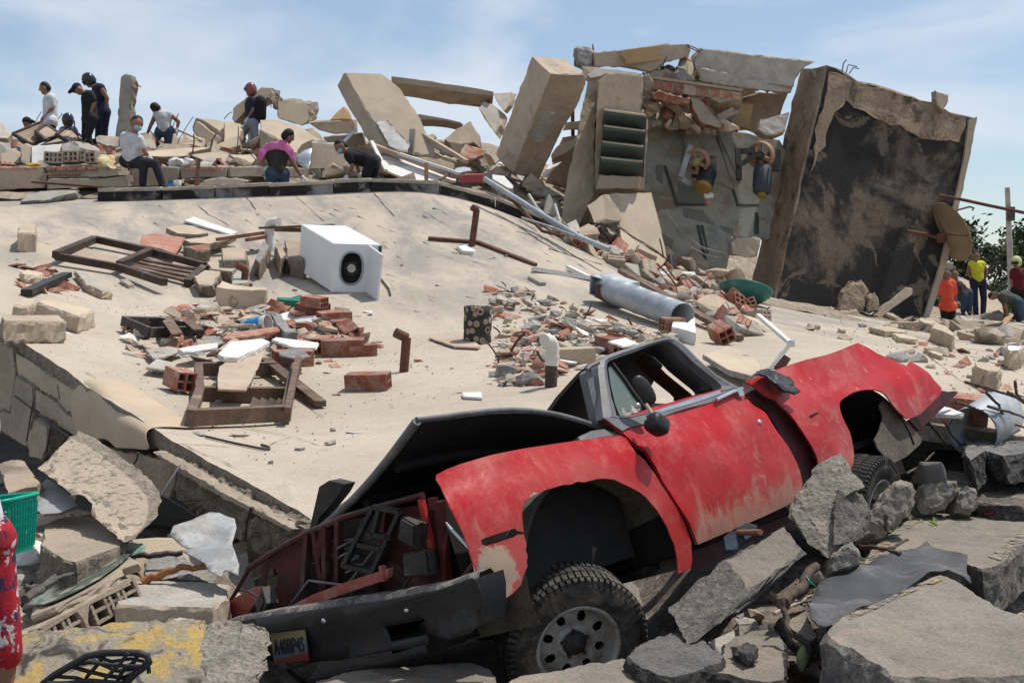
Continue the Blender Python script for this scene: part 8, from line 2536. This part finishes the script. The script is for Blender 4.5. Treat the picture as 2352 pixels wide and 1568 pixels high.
def strew(name, meshes, n, poly, label, s0, s1, surf=SLAB, tilt=.35, lift=.0, bias=None):
    xs_, ys_ = [p[0] for p in poly], [p[1] for p in poly]
    k = 0
    for t_ in range(n * 20):
        if k >= n:
            break
        p = (rnd(min(xs_), max(xs_)), rnd(min(ys_), max(ys_)))
        if not inpoly(p, poly):
            continue
        k += 1
        q = surf.hit(p, 5.0,45.0) if surf is not None else on_z(p, .35)
        if surf is None:
            q.z = heap_z(q.x, q.y)
        nn = surf.normal(q.x, q.y) if surf is not None else V(0,0,1)
        o = bpy.data.objects.new(name, random.choice(meshes))
        C.objects.link(o)
        s_ = rnd(s0, s1) * (1.35 if random.random() < .15 else 1)
        o.matrix_basis = Matrix.Translation(q + nn * (.012 * s_ + rnd(0, lift))) @ frame_from(nn, (1,0,0)).to_4x4() @ Euler((rnd(-tilt, tilt), rnd(-tilt, tilt), rnd(0,6.28))).to_matrix().to_4x4() @ Matrix.Scale(s_, 4)
        tag(o, label, {'brick_shard': 'brick shard', 'stone': 'stone', 'plaster_shard': 'plaster shard', 'rubble_block': 'rubble', 'brick_piece': 'brick'}[name], label.split(' ', 1)[1])
CEN = [(300,700), (420,690), (620,690), (760,700), (850,760), (1010,850), (1000,870), (860,830), (700,860), (560,900), (440,920), (330,880), (270,800), (290,740)]
CEN2 = zl('B3', 560,130,1000,120,1400,150,1650,230,1760,380,1500,440,1100,420,700,440,400,480,180,400,150,280,400,200)
BINR = zl('B4', 440,690,640,670,900,760,1200,850,1500,930,1750,1000,1900,1060,1500,1110,1250,1110,1180,1220,980,1260,900,1330,640,1360,500,1310,560,1180,520,1080,520,900)
SPILL = zl('B4', 900,250,1000,300,1300,380,1700,470,2050,600,2150,700,2300,820,2352,960,2200,1000,1900,830,1500,580,1200,460,1000,360)
strew('brick_shard', SHARD, 105, CEN2, 'red brick shard in the brick heap on the middle of the deck', .6,1.4, lift=.06)
strew('stone', STONE, 55, CEN2, 'grey concrete stone in the brick heap on the middle of the deck', .6,1.5, lift=.05)
strew('plaster_shard', PLAS, 55, CEN2, 'pale plaster shard in the brick heap on the middle of the deck', .6,1.5, lift=.06)
strew('plaster_shard', PLAS, 30, CEN, 'pale chip lying loose round the brick heap', .4,1.0)
strew('brick_shard', SHARD, 40, CEN, 'lone brick shard lying loose round the brick heap', .4,.9)
strew('brick_shard', SHARD, 80, BINR, 'red brick shard in the gravel spill beside the patterned bin', .5,1.3, lift=.05)
strew('stone', STONE, 115, BINR, 'grey stone in the gravel spill beside the patterned bin', .5,1.4, lift=.06)
strew('plaster_shard', PLAS, 60, BINR, 'pale plaster shard in the gravel spill beside the patterned bin', .5,1.3, lift=.05)
strew('rubble_block', BLOCK, 55, SPILL, 'dusty masonry lump in the brick spill along the slab rim', .4,1.0, lift=.1, tilt=.6)
strew('brick_shard', SHARD, 70, SPILL, 'red brick shard in the brick spill along the slab rim', .8,2.0, lift=.1, tilt=.7)
strew('brick_piece', BROKEN, 28, SPILL, 'broken hollow brick in the brick spill along the slab rim', .8,1.4, lift=.1, tilt=.7)
strew('plaster_shard', PLAS, 60, SPILL, 'pale plaster shard in the brick spill along the slab rim', .8,1.8, lift=.1, tilt=.6)
RGT = [(1900,700), (2150,735), (2400,780), (2400,940), (2230,920), (2000,800), (1850,760)]
strew('stone', STONE, 40, RGT, 'tan stone scattered over the deck beyond the truck bed', .5,1.6)
strew('brick_shard', SHARD, 25, RGT, 'small brick chip scattered over the deck beyond the truck bed', .5,1.0)
strew('rubble_block', BLOCK, 45, [(1850,700), (2100,725), (2400,735), (2400,800), (2250,790), (2050,750), (1850,725)], 'rubble lump at the feet of the people on the right', .5,1.2, tilt=.5)
CREST = [(-20,340), (520,340), (780,335), (1000,340), (1200,400), (1170,425), (800,412), (-20,420)]
strew('rubble_block', BLOCK, 130, CREST, 'masonry lump in the pile along the crest behind the parapet', .5,1.7, MOUND, .7,.12)
strew('brick_piece', BROKEN, 30, CREST, 'hollow brick piece in the pile along the crest behind the parapet', .9,1.6, MOUND, .7,.1)
strew('plaster_shard', PLAS, 90, CREST, 'slab shard in the pile along the crest behind the parapet', 1.5,4.0, MOUND, .6,.1)
strew('rubble_block', BLOCK, 50, [(1110,410), (1300,400), (1480,560), (1720,640), (1700,670), (1480,620), (1280,540), (1180,450)], 'masonry lump heaped round the foot of the stair pier', .4,1.2, MOUND, .7,.15)
LEFT = zl('B1', 150,600,420,560,700,800,400,900,150,880)
strew('brick_shard', SHARD, 22, LEFT, 'brick shard on the deck beside the black charred stick', .7,1.4)
DECK = [(0,560), (500,480), (1100,470), (1250,620), (1150,760), (1250,900), (900,940), (700,1100), (450,1000), (100,800)]
strew('stone', STONE, 30, DECK, 'tiny stone chip lying on the open deck', .25,.6)
strew('plaster_shard', PLAS, 30, DECK, 'small flake lying flat on the open deck', .3,.7, tilt=.1)
FOOT = [(40,1390), (300,1360), (260,1470), (30,1480)]
strew('brick_shard', SHARD, 40, FOOT, 'brick chip in the rubble between the yellow kerb and the hollow brick slab', .5,1.1, None, .5,.04)
strew('plaster_shard', PLAS, 50, [(0,1180), (330,1260), (560,1330), (300,1480), (0,1480)], 'plaster chip in the rubble at the foot of the roof edge', .6,1.6, None, .5,.05)
strew('rubble_block', BLOCK, 45, [(0,1050), (250,1180), (560,1250), (620,1330), (450,1420), (0,1480)], 'rubble lump in the shade at the foot of the roof edge', .35,.9, None, .6,.05)
strew('stone', STONE, 60, [(1450,1330), (1900,1200), (2400,1150), (2400,1568), (1450,1568)], 'stone crumb between the broken kerb slabs', .4,1.3, None, .6,.03)
JAM = zl('A3', 1480,500,1700,480,2000,540,2250,600,2240,790,2000,770,1700,755,1480,740)
JAM2 = zl('A3', 1500,330,1900,300,1920,400,1560,380)
for n_, poly, d0, d1, s0, s1, lb, meshes in ((38, JAM, 27.6,28.7,.5,1.2, 'broken masonry jammed in the shade under the brick lintel', BLOCK + BROKEN), (14, JAM2,28.2,28.9,.5,1.0, 'broken masonry jammed between the two top beams and the lintel', BLOCK), (30, zl('A3', 1500,730,2250,780,2260,830,1500,780), 27.6,28.1,.3,.6, 'brick crumb lodged along the top edge of the green floor', BLOCK + BROKEN)):
    xs_, ys_ = [p[0] for p in poly], [p[1] for p in poly]
    k = 0
    while k < n_:
        p = (rnd(min(xs_), max(xs_)), rnd(min(ys_), max(ys_)))
        if inpoly(p, poly):
            k += 1
            o = bpy.data.objects.new('jammed_masonry', random.choice(meshes)); C.objects.link(o)
            o.matrix_basis = Matrix.Translation(at(p, rnd(d0, d1))) @ Euler((rnd(-1,1), rnd(-1,1), rnd(0,6))).to_matrix().to_4x4() @ Matrix.Scale(rnd(s0, s1), 4)
            tag(o, lb, 'rubble', lb.split(' ', 1)[1])
# short dark scuffs down the fall of the deck
mb = MB()
for i in range(240):
    p = (rnd(60,1450), rnd(462,700))
    q = SLAB.hit(p, h=.005)
    e = V(rnd(.5,1), -rnd(.3,1), 0).normalized() * rnd(.04,.28)
    w = V(-e.y, e.x, 0).normalized() * rnd(.003,.012)
    r_ = q + e
    r_.z = SLAB.z(r_.x, r_.y) + .005
    if r_.y < 23.5:
        mb.add([q - w, q + w, r_], [(0,2,1)])
tag(mb.build('scuff_marks', m_crack, ROOF), None, None, kind='stuff')
# grit too fine to count
mb = MB()
for reg, n_, s_ in ((CEN2,900,.016), (BINR, 1300,.018), (SPILL, 1100,.026), (CEN, 900,.010), (DECK, 1500,.008), (RGT, 700,.014)):
    xs_, ys_ = [p[0] for p in reg], [p[1] for p in reg]
    for i in range(n_):
        p = (rnd(min(xs_), max(xs_)), rnd(min(ys_), max(ys_)))
        if inpoly(p, reg):
            q = SLAB.hit(p)
            a = rnd(0,6.28); s2 = s_ * rnd(.5,1.6)
            mb.add([q + V(math.cos(a + j * 2.1) * s2, math.sin(a + j * 2.1) * s2 * .7,-.003) for j in range(3)] + [q + V(0,0, s2 * .9)], [(0,1,3), (1,2,3), (2,0,3)], random.choice((0,0,1,2)))
tag(mb.build('grit', [m_conc, m_brick_pink, m_conc_grey]), 'grit and dust crumbs strewn over the roof deck', 'grit', kind='stuff')

# ---------------------------------------------------------------- far right: pole, trees, shrubs, shed
def tree(name, label, base, h, cr, seed, leafy, m, trunk_r, group=None):
    rs = random.Random(seed)
    T_ = thing(name, label, 'tree' if h > 3 else 'shrub', base, group)
    mb = MB(); tips = []
    top = base + V(rs.uniform(-.4,.4), 0, h * .55)
    mb.tube([base, base.lerp(top, .5) + V(rs.uniform(-.2,.2), 0,0), top], [trunk_r, trunk_r * .75, trunk_r * .5], 8)
    for i in range(11):
        a = rs.uniform(0,6.28); s_ = base.lerp(top, rs.uniform(.45,1))
        e = s_ + V(math.cos(a) * cr * rs.uniform(.5,1), math.sin(a) * cr * rs.uniform(.5,1), h * rs.uniform(.12,.42))
        mid = s_.lerp(e, .5) + V(0,0, h * .04)
        mb.tube([s_, mid, e], [trunk_r * .4, trunk_r * .25, trunk_r * .08], 5)
        tips += [e, mid.lerp(e, .6), e + V(rs.uniform(-1,1), rs.uniform(-1,1), rs.uniform(-.2,.4)) * cr * .25]
    mb.build('trunk', m_bark, T_)
    mb = MB()
    for c_ in tips:
        r_ = cr * rs.uniform(.16,.3)
        for j in range(leafy):
            p = c_ + V(rs.gauss(0,1), rs.gauss(0,1), rs.gauss(0,.55)) * r_ * .6
            rot = Euler((rs.uniform(-1,1), rs.uniform(-1,1), rs.uniform(0,6.28))).to_matrix(); s_ = h * rs.uniform(.018,.03)
            mb.add([p + rot @ (V(*q) * s_) for q in ((-1,0,0), (0,.5,.15), (1,0,0), (0,-.5,.15))], [(0,1,2,3)])
    mb.build('crown', m, T_)
m_tree = mat('far_foliage', (.055,.075,.03), (.035,.05,.022), 3,.8,0,30,.1,.15)
g0 = lambda x, d: V((x - CX) / FPX * d, d, 0)
tree('tree', 'tall open-crowned tree rising behind the woman in yellow', g0(2268,62), 6.4,2.6,4,90, m_tree, .16)
tree('tree', 'broad dark tree behind the utility pole', g0(2350,66), 5.6,2.6,9,80, m_tree, .16)
tree('tree', 'low rounded tree behind the satellite dish', g0(2185,70), 3.6,1.9,14,90, m_tree, .12)
tree('tree', 'dense tree behind the girl in orange', g0(2225,58), 3.2,1.7,21,100, m_tree, .12)
for i, (x, d, h) in enumerate(((2290,50,2.6), (2330,48,2.4), (2390,52,2.9), (2240,52,2.4))):
    tree('shrub', ('bright green shrub right of the woman in yellow', 'bright green shrub behind the man in the white cap', 'large shrub at the far right behind the people', 'shrub between the girl in orange and the woman in yellow')[i], g0(x, d), h, 1.1,30 + i, 70, m_leaf, .05)
UP = thing('utility_pole', 'slim grey utility pole standing before the trees', 'pole', g0(2318,52))
mb = MB(); mb.tube([g0(2330,52), at(zp('D1', 1135,175), 52)], [.14,.09], 10); mb.build('pole', m_conc_light, UP)
mb = MB(); mb.box(at(zp('D1', 1165,408), 51.8), (.25,.2,.5)); mb.build('transformer', m_steel_d, UP)
S('shed', 'small whitish wall behind the crouching man', 'wall', zl('D1', 555,840,655,838,660,1010,550,1010), 46,0,0, (0,.4,0), m_conc_light)
for i, (pts, m_) in enumerate((((690,960,790,1000,1000,1100,1150,1290,900,1330,760,1180), m_plaster), ((670,1320,740,1310,820,1370,800,1410,700,1390), m_foil), ((830,1360,960,1345,1080,1390,1000,1470,860,1420), m_shade), ((1060,1420,1110,1330,1190,1290,1195,1310,1120,1400), m_ochre), ((930,1500,1000,1480,1120,1500,1180,1550,1000,1540), m_foil), ((1090,1470,1130,1400,1250,1380,1240,1440,1150,1500), m_plaster))):
    S('fallen_sheet', ('wide pale slab sloping behind the woman in yellow', 'striped grey bundle before the girl in orange', 'dark slab heap before the woman in yellow', 'orange-brown board before the bending man in green', 'blue-grey tarpaulin before the bending man in green', 'tan lump under the hands of the bending man in green')[i], 'slab', zl('D1', *pts), 37 if i == 0 else 31,3 if i == 0 else .5,0, (0,.2,-.1), m_)

# bent bars and wires poking out of the piles
def tangle(n_, poly, surf, label, L0):
    xs_, ys_ = [p[0] for p in poly], [p[1] for p in poly]
    k = 0
    while k < n_:
        p = (rnd(min(xs_), max(xs_)), rnd(min(ys_), max(ys_)))
        if not inpoly(p, poly):
            continue
        k += 1
        q = surf.hit(p)
        d_ = V(rnd(-1,1), rnd(-.4,.4), rnd(.1,.9)).normalized() * L0 * rnd(.5,1.3)
        b_ = V(rnd(-1,1), rnd(-1,1), rnd(-.6,.3)) * L0 * .35
        mb = MB(); mb.tube(arc3(q - V(0,0,.05), q + d_ * .6 + b_, q + d_, 6), .009 if k % 3 else .014,5)
        tag(mb.build('bent_bar', (m_rust, m_steel_d, m_foil)[k % 3]), label, 'steel bar', label.split(' ', 1)[1])
tangle(42, CREST, MOUND, 'thin bent bar poking out of the pile along the crest', .8)
tangle(26, SPILL, SLAB, 'thin bent bar poking out of the brick spill along the slab rim', .5)
tangle(14, BINR, SLAB, 'thin bent wire in the gravel spill beside the patterned bin', .25)
